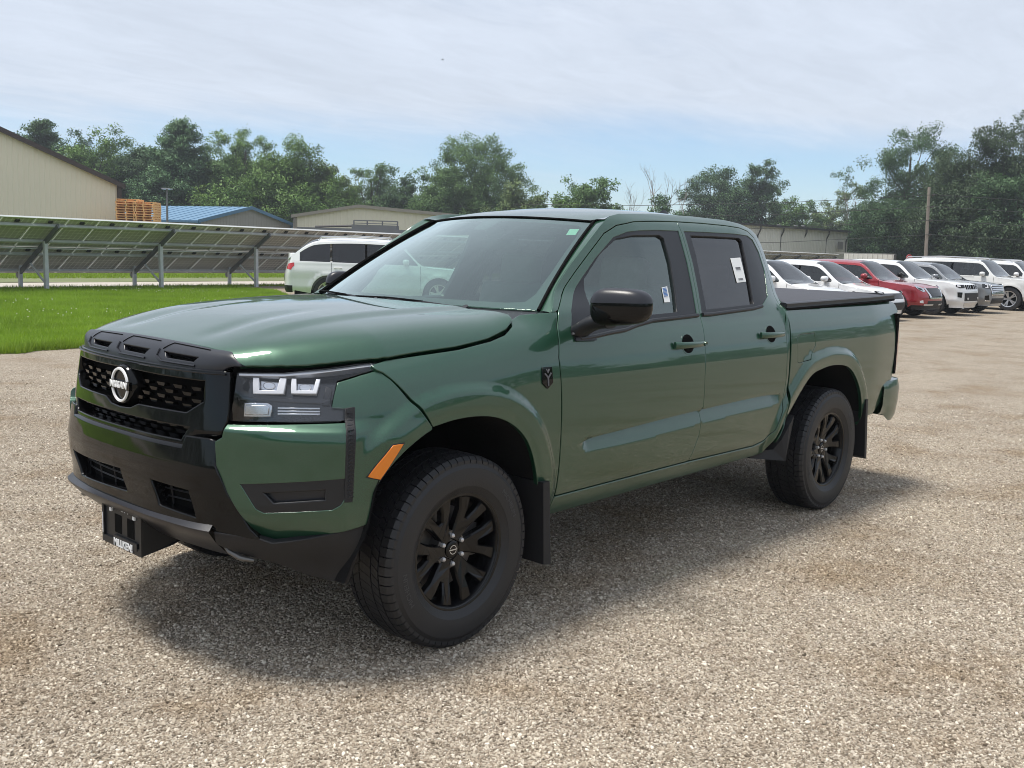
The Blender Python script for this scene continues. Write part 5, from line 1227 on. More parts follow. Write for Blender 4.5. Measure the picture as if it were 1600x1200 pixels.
        mb.prism([(-2.345, .462), (-2.345, .425), (-2.46, .415), (-2.535, .405), (-2.60, .66), (-2.55, .61), (-2.51, .53), (-2.48, .47)], lambda a, b, t: (a, (.78+t+.12*float(sstep(-2.4, -2.55, np.array(a))))*sg, b), .055)
        mb.obj('arch_guard', M['rough_black'], T)
    return T

def build_front(T, both, inset):
    def W(off): return wrap(lambda s, z: off+0*s)
    def sym(pts): return pts+[(-a, b) for a, b in pts[::-1]]
    # vented strip under the hood lip
    capp = [(-.536, 1.0), (0, 1.0), (.536, 1.0), (.603, .48), (.520, 0.0), (0, 0), (-.520, 0), (-.603, .48)]
    def vent(c, w): return [(c-w, .47), (c+w, .46), (c+w-.025, .20), (c-w+.028, .21)]
    vents = [vent(c+.02, .105) for c in (-.30, 0, .30)]
    cap = panel('vent_strip', inset(capp, .004), capf, M['cap_black'], T, h=.025, hv=.12, edge=.004, depth=.02, holes=vents, ref=(.4, 0, 1.0))
    for c, vp in zip((-.30, 0, .30), vents):
        Sv = lambda o: shift(capf, o)
        q = densify(vp, .02); a = capf(q[:, 0], q[:, 1]); b = shift(capf, -.035)(q[:, 0]*1.0, q[:, 1])
        strip('vent_wall', np.vstack([a, a[:1]]), np.vstack([b, b[:1]]), M['cap_black'], cap)
        panel('vent_floor', inset(vp, -.004), shift(capf, -.030), M['deep_black'], cap, h=.05, hv=.2, edge=.001, depth=.002, ref=(.4, 0, 1.0))
        # raised scoop outline
        o = [(c-.115+.02, .52), (c-.085+.02, .86), (c+.125+.02, .84)]
        MB().tube(shift(capf, .0005)(np.array([p[0] for p in densify(o, .03, False)]), np.array([p[1] for p in densify(o, .03, False)])), .0022, 5).obj('vent_groove', M['deep_black'], cap, True)
        o = [(c-.135+.02, .50), (c-.135+.02, .25), (c-.10+.02, .12), (c+.09+.02, .115)]
        MB().tube(shift(capf, .002)(np.array([p[0] for p in densify(o, .03, False)]), np.array([p[1] for p in densify(o, .03, False)])), .004, 6).obj('vent_lip', M['cap_black'], cap, True)
    # grille surround
    gu = [(.49, 1.070), (.493, .995), (.415, .948), (.13, .946), (.075, .925), (0, .920)]
    up = [(0, 1.072)]+gu+[(-a, b) for a, b in gu[::-1][1:]]
    lo = sym([(.440, .906), (.405, .855)])
    lo = [(-.440, .906), (.440, .906), (.405, .852), (-.405, .852)]
    out = [(-.580, 1.1), (0, 1.1), (.580, 1.1), (.584, .94), (.560, .885), (.49, .873), (.425, .845), (-.425, .845), (-.49, .873), (-.560, .885), (-.584, .94)]
    def surr(s, z): return .030-.15*(z-.86)-.02*sstep(.90, .86, z)*sstep(.44, .5, np.abs(s))
    SU = wrap(surr)
    g = panel('grille', out, SU, M['gloss_black'], T, h=.022, edge=.005, depth=.05, holes=[up, lo], ref=(0, 0, 1))
    panel('grille_back', [(-.56, 1.09), (.56, 1.09), (.56, .86), (-.56, .86)], W(-.055), M['deep_black'], g, h=.08, edge=.001, depth=.002, ref=(0, 0, 1))
    mb = MB().tube(shift(SU, .004)(np.linspace(-.57, .57, 40), np.full(40, 1.094)), .0035, 6); mb.obj('grille_brow', M['satin_silver'] if False else M['gloss_black'], g, True)
    # rows of small hooked fins
    V0 = [(-.021, -.016, -.001), (.021, -.016, -.001), (.025, .006, .002), (-.025, .006, .002), (-.019, -.022, -.013), (.019, -.022, -.013), (.017, .003, -.011), (-.017, .003, -.011)]
    F0 = [(0, 1, 2, 3), (7, 6, 5, 4), (3, 2, 6, 7), (0, 3, 7, 4), (1, 5, 6, 2)]
    fin = mesh('grille_fin', [(v[1], v[0], v[2]) for v in V0], [f[::-1] for f in F0], M['gloss_black'], False)
    hx = mesh('grille_cell', [(.0, .0235, .0), (.0, .0275, .0), (.0, .0275, .011), (.0, .0235, .011), (-.03, .0235, .0), (-.03, .0275, .0), (-.03, .0275, .011), (-.03, .0235, .011)], [(0, 1, 2, 3), (1, 5, 6, 2), (3, 2, 6, 7), (4, 0, 3, 7)], M['gloss_black'], False)
    def place(s, z):
        x, y, nx, ny = plan(np.array(s)); o = -.012
        a = math.atan2(float(ny), float(nx))
        link('grille_fin', fin, g, (float(x)+float(nx)*o, float(y)+float(ny)*o, z), (0, 0, a))
    poly_up = [tuple(p) for p in up]
    for r in range(6):
        z = 1.060-.0215*r
        for c in range(-5, 6):
            s = (c+.5*(r % 2))*.098
            if inside(inset(up, .012), np.array([s]), np.array([z]))[0] and math.hypot(s/.085, (z-1.005)/.085) > 1: place(s, z)
    for r in range(3):
        z = .898-.0185*r
        for c in range(-6, 7):
            s = (c+.5*(r % 2))*.078
            if inside(inset(lo, .006), np.array([s]), np.array([z]))[0]: place(s, z)
    for zr in (1.049, 1.006, .963):
        pass
    # emblem
    x0, y0, nx, ny = plan(np.array(0.))
    em = empty('badge', (float(x0)+.012, 0, 1.006), 0, T)
    V, F = lathe([(0, .001), (0, .070), (-.010, .078), (-.05, .080)], 48)
    MB().add([(y_, x_, z_) for x_, y_, z_ in V], F).obj('badge_plate', M['gloss_black'], em, True, 40)
    R = .060; ring = MB()
    def arc(a0, a1):
        n = 26; V = []
        for i in range(n):
            a = a0+(a1-a0)*i/(n-1); c, s = math.cos(a), math.sin(a)
            for rr, xx in ((R-.0045, .004), (R-.003, .010), (R+.004, .010), (R+.006, .004)): V.append((xx, c*rr, s*rr))
        ring.add(V, [(i*4+j, i*4+j+1, i*4+5+j, i*4+4+j) for i in range(n-1) for j in range(3)]+[(0, 1, 2, 3), ((n-1)*4+3, (n-1)*4+2, (n-1)*4+1, (n-1)*4)])
    arc(math.radians(16), math.radians(164)); arc(math.radians(196), math.radians(344))
    ring.obj('badge_ring', M['white_print'], em, True, 40)
    MB().box((-.002, -.078, -.0155), (.010, .078, .0155)).obj('badge_bar', M['gloss_black'], em)
    tm = text_mesh('NISSAN', .033, .002, M['white_print'], 'badge_lettering', bold=.0012, spacing=1.05)
    o = link('badge_lettering', tm, em); frame_matrix(o, (.0125, 0, 0), (0, 1, 0), (0, 0, 1)); o.scale = (1.12, 1.0, 1)
    # ---- black bumper centre
    def bo(s, z):
        a = np.abs(s)
        o = .050+.006*sstep(.70, .78, z)-.012*sstep(.70, .60, z)
        o = o+(up_off(s, z))
        o = o-.16*np.maximum(z-.745, 0)
        return o
    BO = wrap(bo)
    half = [(0, .832), (.418, .830), (.432, .872), (.520, .872), (.552, .866), (.555, .785), (.594, .691), (.667, .568), (.702, .534), (.62, .545), (.531, .556), (.234, .567), (0, .568)]
    bp = half+[(-a, b) for a, b in half[::-1][1:-1]]
    opR = [(.250, .700), (.456, .690), (.478, .585), (.285, .600)]
    opL = [(-.420, .695), (.050, .704), (.085, .612), (-.345, .596)]
    b = panel('bumper', inset(bp, .0015), BO, M['gloss_black'], T, h=.016, edge=.006, depth=.05, holes=[opR, opL], ref=(0, 0, .7))
    for op in (opR, opL):
        q = densify(op, .04); a = BO(q[:, 0], q[:, 1]); c = shift(BO, -.06)(q[:, 0], q[:, 1])
        strip('intake_wall', np.vstack([a, a[:1]]), np.vstack([c, c[:1]]), M['satin_black'], b)
        panel('intake_back', inset(op, -.004), shift(BO, -.055), M['deep_black'], b, h=.08, edge=.001, depth=.002, ref=(0, 0, .7))
        s0, s1 = min(p[0] for p in op), max(p[0] for p in op); mb = MB()
        for z in (.625, .652, .678):
            ss = np.linspace(s0+.01, s1-.01, 16); mb.tube(shift(BO, -.045)(ss, np.full(16, z)), .0032, 5)
        for s in np.arange(s0+.06, s1-.02, .13): mb.tube(shift(BO, -.046)(np.full(4, s), np.linspace(.60, .695, 4)), .004, 5)
        mb.obj('intake_mesh', M['satin_black'], b, True)
    ss = np.linspace(-.425, .425, 50)
    A = wrap(lambda s, z: .0+0*s)(ss, np.full(50, .850)); B1 = wrap(lambda s, z: .040+0*s)(ss, np.full(50, .838)); B2 = BO(ss, np.full(50, .829))
    V = np.concatenate([A, B1, B2]); n = 50
    link('bumper_shelf', mesh('bumper_shelf', V, [(r*n+i, r*n+i+1, (r+1)*n+i+1, (r+1)*n+i) for r in range(2) for i in range(n-1)], M['gloss_black'], True), b)
    # lower lip: a thin ledge that catches the sky, and the valance beneath
    ss = np.linspace(-.54, .54, 60)
    A = BO(ss, np.full(60, .572)); 
    zz = .566-.012*(np.abs(ss)/.54)**2
    B1 = wrap(lambda s, z: .060+0*s)(ss, zz); B2 = wrap(lambda s, z: .058+0*s)(ss, zz-.008); B3 = wrap(lambda s, z: .02+0*s)(ss, zz-.05); B4 = wrap(lambda s, z: -.06+0*s)(ss, zz-.115)
    V = np.concatenate([A, B1, B2, B3, B4]); n = 60
    link('bumper_lip', mesh('bumper_lip', V, [(r*n+i, r*n+i+1, (r+1)*n+i+1, (r+1)*n+i) for r in range(4) for i in range(n-1)], M['cap_black'], True, auto=30), T)
    def vo(s, z): return .040*sstep(1.10, .75, np.abs(s))-.085*sstep(.56, .36, z)*sstep(1.12, .9, np.abs(s))-.0*z
    vp = [(.704, .531), (.746, .516), (.859, .535), (.96, .553), (1.056, .573), (1.040, .50), (1.020, .42), (1.0, .352), (.93, .362), (.859, .383), (.747, .435), (.62, .468), (.545, .50), (.545, .545), (.62, .541)]
    both('lower_valance', inset(vp, .001), wrap(vo), M['rough_black'], h=.025, edge=.004, depth=.02)
    # tow hook tucked under the lip
    for sg in (1, -1):
        x, y, nx, ny = plan(np.array(.60*sg)); c = np.array([float(x)-.02, float(y), .452])
        MB().tube([c+np.array([.02, -.07*sg, .030]), c+np.array([.024, -.02*sg, .016]), c+np.array([.012, .03*sg, .002]), c+np.array([-.02, .06*sg, -.006])], [.006, .011, .011, .006], 8).obj('tow_hook', M['disc'], T, True)
    # ---- plate bracket and dealer frame
    br = MB(); br.add([(.918, -.155, .540), (.918, .155, .540), (.918, .155, .378), (.918, -.155, .378), (.72, -.14, .50), (.72, .14, .50), (.66, .14, .44), (.80, .155, .400), (.80, -.155, .400), (.66, -.14, .44)],
        [(0, 1, 2, 3)[::-1], (0, 4, 5, 1), (1, 5, 6, 7, 2), (0, 3, 8, 9, 4), (2, 7, 8, 3), (7, 6, 9, 8)])
    pb = br.obj('plate_bracket', M['satin_black'], T)
    fr = MB()
    for a, c in (((-.156, .522), (.156, .543)), ((-.156, .376), (.156, .402)), ((-.156, .402), (-.142, .522)), ((.142, .402), (.156, .522))): fr.box((.918, a[0], a[1]), (.926, c[0], c[1]))
    fr.obj('plate_frame', M['satin_black'], pb)
    fb = MB().box((.9205, -.062, .392), (.9285, .125, .420)); fb.obj('plate_frame_tab', M['satin_black'], pb)
    for a in (-.065, .035): MB().box((.9182, a, .428), (.9192, a+.055, .500)).obj('plate_slot', M['deep_black'], pb)
    for y in (-.10, .085): MB().box((.9185, y, .505), (.924, y+.018, .519)).obj('plate_clip', M['paper'] if y < 0 else M['paper'], pb)
    MB().box((.9262, -.152, .41), (.9272, -.147, .49)).obj('plate_mark', M['white_print'], pb)
    o = link('plate_lettering', text_mesh('MiLLKEN!', .040, .001, M['white_print'], 'plate_lettering', bold=.0012), pb); frame_matrix(o, (.9295, .02, .394), (0, 1, 0), (0, 0, 1)); o.scale = (.90, 1.0, 1)
    o = link('plate_lettering', text_mesh('Chrysler Dodge Jeep Ram 6', .019, .0006, M['white_print'], 'plate_lettering', bold=.0006), pb); frame_matrix(o, (.9268, .01, .5315), (0, 1, 0), (0, 0, 1))
    # ---- fender shield emblem
    e = [(-.423, 1.074), (-.480, 1.074), (-.482, 1.010), (-.450, .988), (-.420, 1.012)]
    for sg in (1, -1):
        S3 = lambda o: (lambda u, v: shift_y(o)(u, v)*np.array([1, sg, 1]))
        s = panel('fender_badge', e, S3(.006), M['gloss_black'], T, h=.02, edge=.002, depth=.008)
        for q in ([(-.447, 1.035), (-.455, 1.035), (-.454, .998), (-.449, .998)], [(-.428, 1.050), (-.434, 1.052), (-.451, 1.036), (-.447, 1.031)], [(-.474, 1.050), (-.468, 1.052), (-.451, 1.036), (-.455, 1.031)], [(-.440, 1.066), (-.444, 1.068), (-.452, 1.056), (-.450, 1.051)], [(-.462, 1.066), (-.458, 1.068), (-.450, 1.056), (-.452, 1.051)]):
            panel('badge_line', q, S3(.009), M['grey_print'], s, h=.03, edge=.0005, depth=.003)

def build_mirror(T):
    for sg in (1, -1):
        def shell(name, z0, z1, sc, mt, par):
            V = []; F = []; n = 28; m = 13
            for i in range(m):
                lat = z0+(z1-z0)*i/(m-1)
                for k in range(n):
                    a = 2*math.pi*k/n; c, s = math.cos(a), math.sin(a); cl, sl = math.cos(lat), math.sin(lat)
                    sp = lambda v, p: np.sign(v)*abs(v)**p
                    px = sp(cl, .55)*sp(c, .75); py = sp(cl, .55)*sp(s, .62); pz = sp(sl, .75)
                    x = px*(.070 if px > 0 else .045)*sc; y = py*.122*sc
                    wz = .080 if pz > 0 else .074
                    z = pz*wz*sc*(1-.10*(py)) + .006*py
                    x = x-.07*(py*.5)-.015
                    V.append((x-.715, (1.085+y)*sg, 1.322+z) if sg > 0 else (-.87-y*.9-x*.2, -(.965+x*.8), 1.322+z))
            for i in range(m-1): F += [(i*n+k, i*n+(k+1) % n, (i+1)*n+(k+1) % n, (i+1)*n+k) for k in range(n)]
            F += [tuple(range(n))[::-1], tuple(range((m-1)*n, m*n))]
            mb = MB(); mb.add(V, F); return mb.obj(name, mt, par, True, 50)
        h = shell('door_mirror', -math.pi/2*.98, math.asin(.22), 1.0, M['gloss_black'], T)
        shell('mirror_cap', math.asin(.16), math.pi/2*.98, 1.025, M['cap_black'], h)
        # foot from the door corner
        mb = MB(); secs = []
        for t in np.linspace(0, 1, 8):
            c = np.array([-.705-(.02 if sg > 0 else .14)*t, .875+(.16 if sg > 0 else .07)*t, 1.205+.055*t+.02*math.sin(t*3.1)]); w = .058-.012*t; hh = .040-.010*t
            for k in range(10):
                a = 2*math.pi*k/10; secs.append((c[0]+w*math.cos(a), c[1]*sg, c[2]+hh*np.sign(math.sin(a))*abs(math.sin(a))**.7))
        mb.add(secs, [(i*10+k, i*10+(k+1) % 10, (i+1)*10+(k+1) % 10, (i+1)*10+k) for i in range(7) for k in range(10)]+[tuple(range(10)), tuple(range(70, 80))[::-1]])
        mb.obj('mirror_foot', M['satin_black'], h, True, 60)
        mb = MB(); p = sidemap([(-.66, 1.172), (-.80, 1.168), (-.80, 1.182), (-.66, 1.186)], .010)*np.array([1, sg, 1]); q = sidemap([(-.66, 1.172), (-.80, 1.168), (-.80, 1.182), (-.66, 1.186)], -.01)*np.array([1, sg, 1])
        mb.add(list(p)+list(q), [(0, 1, 2, 3), (4, 7, 6, 5), (0, 4, 5, 1), (1, 5, 6, 2), (2, 6, 7, 3), (3, 7, 4, 0)]).obj('mirror_base', M['satin_black'], h)
        if sg < 0: continue
        mb = MB(); mb.box((-.795, 1.0*sg-.0, 1.28), (-.790, 1.165*sg, 1.37)) if sg > 0 else mb.box((-.795, -1.165, 1.28), (-.790, -1.0, 1.37)); mb.obj('mirror_glass', M['chrome'], h)

def build_bed(T):
    # roll-up cover
    n = 20; V = []; F = []
    for i in range(n):
        t = i/(n-1); x = -2.70-1.47*t
        for y in np.linspace(-1, 1, 13): V.append((x, y*.822, 1.303+.022*t+.008*(1-y*y)-.007*abs(y)**8))
    F = [(i*13+j, i*13+j+1, (i+1)*13+j+1, (i+1)*13+j) for i in range(n-1) for j in range(12)]
    cv = link('bed_cover', mesh('bed_cover', V, F, M['vinyl'], True), T)
    for sg in (1, -1):
        A = []
        mb = MB(); secs = []
        for i in range(n):
            t = i/(n-1); x = -2.59-1.60*t; z = 1.258+.030*t
            yb = float(side_y(x, min(1.25, z-.004)))
            for dy, dz in ((-.004, .004), (-.008, .014), (-.006, .034), (-.020, .040), (-.05, .040), (-.06, .0)): secs.append((x, (yb+dy)*sg, z+dz))
        mb.add(secs, [(i*6+j, i*6+j+1, (i+1)*6+j+1, (i+1)*6+j) for i in range(n-1) for j in range(5)]+[tuple(range(6)), tuple(range((n-1)*6, n*6))])
        mb.obj('cover_rail', M['satin_black'], cv, True, 40)
        mb = MB(); pts = [(x, float(side_y(x, 1.24))*sg-.012*sg, 1.262+.030*(-2.59-x)/1.6) for x in np.linspace(-2.59, -4.18, 12)]
        mb.tube(pts, .008, 6).obj('bed_rail_seal', M['deep_black'], T, True)
    MB().box((-4.205, -.80, 1.285), (-4.165, .80, 1.330)).obj('cover_end', M['satin_black'], cv)
    # tail: gate, lamps, rear bumper
    tg = MB(); tg.box((-4.225, -.70, .72), (-4.17, .70, 1.28)); g = tg.obj('tailgate', M['green'], T)
    MB().box((-4.232, -.14, 1.13), (-4.224, .14, 1.20)).obj('tailgate_handle', M['satin_black'], g)
    for sg in (1, -1):
        zz = np.array([1.205, 1.16, 1.07, .99, .90, .80]); V = []
        for z in zz:
            yb = float(side_y(-4.15, z)); xs = -4.152 if z < 1.2 else -4.16
            V += [(xs+.0, (yb+.001)*sg, z), (-4.195, (yb-.006)*sg, z), (-4.226, (yb-.035)*sg, z), (-4.230, (yb-.17)*sg, z)]
        F = [(i*4+j, i*4+j+1, (i+1)*4+j+1, (i+1)*4+j)[::sg] for i in range(5) for j in range(3)]
        tl = link('tail_lamp', mesh('tail_lamp', V, F, M['red_lens'], True, auto=40), T)
        MB().box((-4.150, (.60 if sg > 0 else -.905), .79), (-4.12, (.905 if sg > 0 else -.60), 1.20)).obj('lamp_back', M['deep_black'], tl)
        V = [(-4.118, .915, .76), (-4.14, .90, .78), (-4.20, .74, .78), (-4.20, .74, .66), (-4.10, .90, .66)]
    # wrap-round rear bumper
    pl = smooth_poly([(-3.96, .900), (-4.10, .905), (-4.24, .89), (-4.345, .82), (-4.39, .66), (-4.40, .3), (-4.40, 0)], 6)
    prof = [(-.02, .46), (.0, .50), (.012, .60), (.014, .70), (.0, .745), (-.05, .755), (-.12, .752)]
    full = np.vstack([pl, (pl*np.array([1, -1]))[::-1][1:]])
    tn = np.gradient(full, axis=0); tn /= np.linalg.norm(tn, axis=1)[:, None]; nr = np.stack([tn[:, 1], -tn[:, 0]], -1)
    if np.dot(nr[len(nr)//2], [-1, 0]) < 0: nr = -nr
    V = []; m = len(prof)
    for (x, y), (a, b) in zip(full, nr):
        t = float(sstep(-4.0, -4.16, np.array(x)))
        for o, z in prof: V.append((x+a*o, y+b*o, .745-(.745-z)*(1.0) if z > .6 else z+(1-t)*(.58-z)*.5))
    F = [(i*m+j, i*m+j+1, (i+1)*m+j+1, (i+1)*m+j) for i in range(len(full)-1) for j in range(m-1)]
    link('rear_bumper', mesh('rear_bumper', V, F, M['green'], True, auto=40), T)
    bx = MB(); bx.box((-4.16, -.78, .62), (-2.60, .78, .66)); bx.box((-2.66, -.78, .62), (-2.60, .78, 1.25)); bx.obj('bed_floor', M['deep_black'], T)

def build_wheel(T, loc, rz, spin=0.0):
    w = empty('wheel', loc, rz, T)
    if 'tyre' not in WM: make_wheel_meshes()
    for nm in ('tyre', 'tread', 'rim', 'brake_disc'):
        link(nm, WM[nm], w)
    for k in range(6):
        link('spoke', WM['spoke'], w, (0, 0, 0), (0, spin+k*math.pi/3, 0))
        link('lug_nut', WM['nut'], w, (0, 0, 0), (0, spin+math.pi/6+k*math.pi/3, 0))
    link('hub_cap', WM['cap'], w); link('hub_mark', WM['mark'], w)
    for k in range(2): link('tyre_lettering', WM['letters%d' % k], w, (0, 0, 0), (0, math.radians(-58+165*k) if rz == 0 else 0, 0))
WM = {}
def make_wheel_meshes():
    prof = [(-.10, .222), (-.112, .236), (-.126, .270), (-.132, .300), (-.129, .332), (-.120, .354), (-.108, .366), (-.085, .3705), (0, .3715), (.085, .3705), (.108, .366), (.120, .354), (.1265, .338), (.1300, .334), (.1325, .300), (.130, .275), (.1275, .262), (.124, .258), (.116, .238), (.108, .229), (.10, .222)]
    V, F = lathe(prof, 96); m = mesh('tyre', V, F, M['rubber'], True, auto=28); WM['tyre'] = m
    bm = bmesh.new(); bm.from_mesh(m); bmesh.ops.recalc_face_normals(bm, faces=bm.faces); bm.to_mesh(m); bm.free()
    mb = MB(); rt = .3815
    def block(y0, y1, a0, a1, rb, r0, r1, sk=0.0):
        # y0 outer.., radii r0 at y0 and r1 at y1, skewed
        V = []
        for r_ in ('b', 't'):
            for a in (a0, a1):
                for y, rr in ((y0, r0), (y1, r1)):
                    ang = a+sk*(y-y0); R_ = rb if r_ == 'b' else rr
                    if r_ == 'b': R_ = rb+(0 if rr > .372 else rr-.376)
                    V.append((R_*math.sin(ang), y, R_*math.cos(ang)))
        mb.add(V, [(4, 5, 7, 6), (0, 4, 6, 2), (1, 3, 7, 5), (0, 1, 5, 4), (2, 6, 7, 3)])
    n = 66
    for k in range(n):
        a = 2*math.pi*k/n; st = 2*math.pi/n
        for sgn in (1, -1):
            o = .4*st if sgn < 0 else 0
            block(.078*sgn, .108*sgn, a+o+.06*st, a+o+.93*st, .366, rt, rt-.005)
            block(.108*sgn, .1225*sgn, a+o+.06*st, a+o+.93*st, .352, rt-.005, .3625)
            block(.036*sgn, .071*sgn, a+o+.06*st, a+o+.94*st, .366, rt+.0008, rt, 1.6*sgn)
        block(-.030, .030, a+.04*st, a+.97*st, .366, rt+.001, rt+.001, .8)
    WM['tread'] = mb.mesh('tread', M['rubber'])
    prof = [(.1085, .222), (.1115, .229), (.1105, .2345), (.106, .2355), (.1035, .228), (.100, .2205), (.088, .214), (.04, .206), (-.10, .204), (-.10, .222)]
    V, F = lathe(prof, 72); WM['rim'] = MB().add(V, F).mesh('rim', M['rim_black'], True, 35)
    V, F = lathe([(.012, .05), (.012, .165), (-.012, .165), (-.012, .05)], 48); mb = MB().add(V, F)
    mb.box((-.17, -.02, -.06), (-.09, .03, .07)); V, F = lathe([(.06, .0), (.06, .075), (-.06, .085)], 24); mb.add(V, F); WM['brake_disc'] = mb.mesh('brake_disc', M['disc'], True, 30)
    # Y-shaped spoke with chamfered edges
    P = lambda r, d: (r*math.cos(math.radians(d)), r*math.sin(math.radians(d)))
    half = [(.034, .022), (.062, .028), (.100, .037), P(.162, 20.6), P(.2185, 23.2), P(.2205, 16), P(.2185, 8.8), P(.178, 6.9), (.136, .0075)]
    poly = half+[(a, -b) for a, b in half[::-1]]
    def dish(a, b): r = math.hypot(a, b); return .066+.026*float(sstep(.07, .20, np.array(r)))
    p = np.array(poly); n = len(p); ins = []
    ar = np.sum(p[:, 0]*np.roll(p[:, 1], -1)-np.roll(p[:, 0], -1)*p[:, 1]); s = 1 if ar > 0 else -1
    for i in range(n):
        a = p[i]-p[i-1]; b = p[(i+1) % n]-p[i]; na = np.array([-a[1], a[0]])/np.hypot(*a); nb = np.array([-b[1], b[0]])/np.hypot(*b); m = na+nb; m /= max(.4, np.dot(m, m)/2); ins.append(p[i]+s*m*.0055)
    V = [(a, dish(a, b)-.034, b) for a, b in p]+[(a, dish(a, b)-.008, b) for a, b in p]+[(a, dish(a, b), b) for a, b in ins]
    F = [(i, (i+1) % n, n+(i+1) % n, n+i) for i in range(n)]+[(n+i, n+(i+1) % n, 2*n+(i+1) % n, 2*n+i) for i in range(n)]
    F.append(tuple(range(2*n, 3*n)))
    mb = MB().add(V, F)
    # groove along the stem
    WM['spoke'] = mb.mesh('spoke', M['rim_black'], False)
    V, F = lathe([(.070, .0), (.072, .030), (.069, .0345), (.05, .0345)], 32); WM['cap'] = MB().add(V, F).mesh('hub_cap', M['rim_black'], True, 40)
    mb = MB(); R = .017
    for a0, a1 in ((18, 162), (198, 342)):
        V = []; k = 14
        for i in range(k):
            a = math.radians(a0+(a1-a0)*i/(k-1)); V += [(math.cos(a)*(R-.0015), .0733, math.sin(a)*(R-.0015)), (math.cos(a)*(R+.0015), .0733, math.sin(a)*(R+.0015))]
        mb.add(V, [(2*i, 2*i+1, 2*i+3, 2*i+2) for i in range(k-1)])
    mb.box((-.021, .0725, -.0022), (.021, .0735, .0022)); WM['mark'] = mb.mesh('hub_mark', M['satin_silver'])
    mb = MB(); c = []
    V, F = lathe([(.0795, .0), (.078, .006), (.074, .0095), (.060, .0105)], 6); mb.add([(x+.057, y, z) for x, y, z in V], F)
    WM['nut'] = mb.mesh('lug_nut', M['steel'], True, 30)
    for k in range(2):
        me = text_mesh('MICHELIN', .030, .0012, M['tyre_print'], 'tyre_lettering')
        co = np.zeros(len(me.vertices)*3); me.vertices.foreach_get('co', co); co = co.reshape(-1, 3)
        ang = co[:, 0]/.298*1.05; r = .300+co[:, 1]*.95; y = .1325+.0012*(co[:, 2] > 0)-.0*r-np.abs(r-.300)*.05
        V = np.stack([r*np.sin(-ang)*-1, y, r*np.cos(ang)], -1)
        V[:, 0] *= -1
        me.vertices.foreach_set('co', V.ravel()); me.update(); WM['letters%d' % k] = me
M['disc'] = mat('brake_iron', (.16, .155, .15), .45, metal=.8)
M['bumper'] = mat('dark_grey_bumper', (.035, .040, .038), .14, metal=.55, coat=.9)
M['tyre_print'] = mat('tyre_relief', (.055, .055, .057), .6)

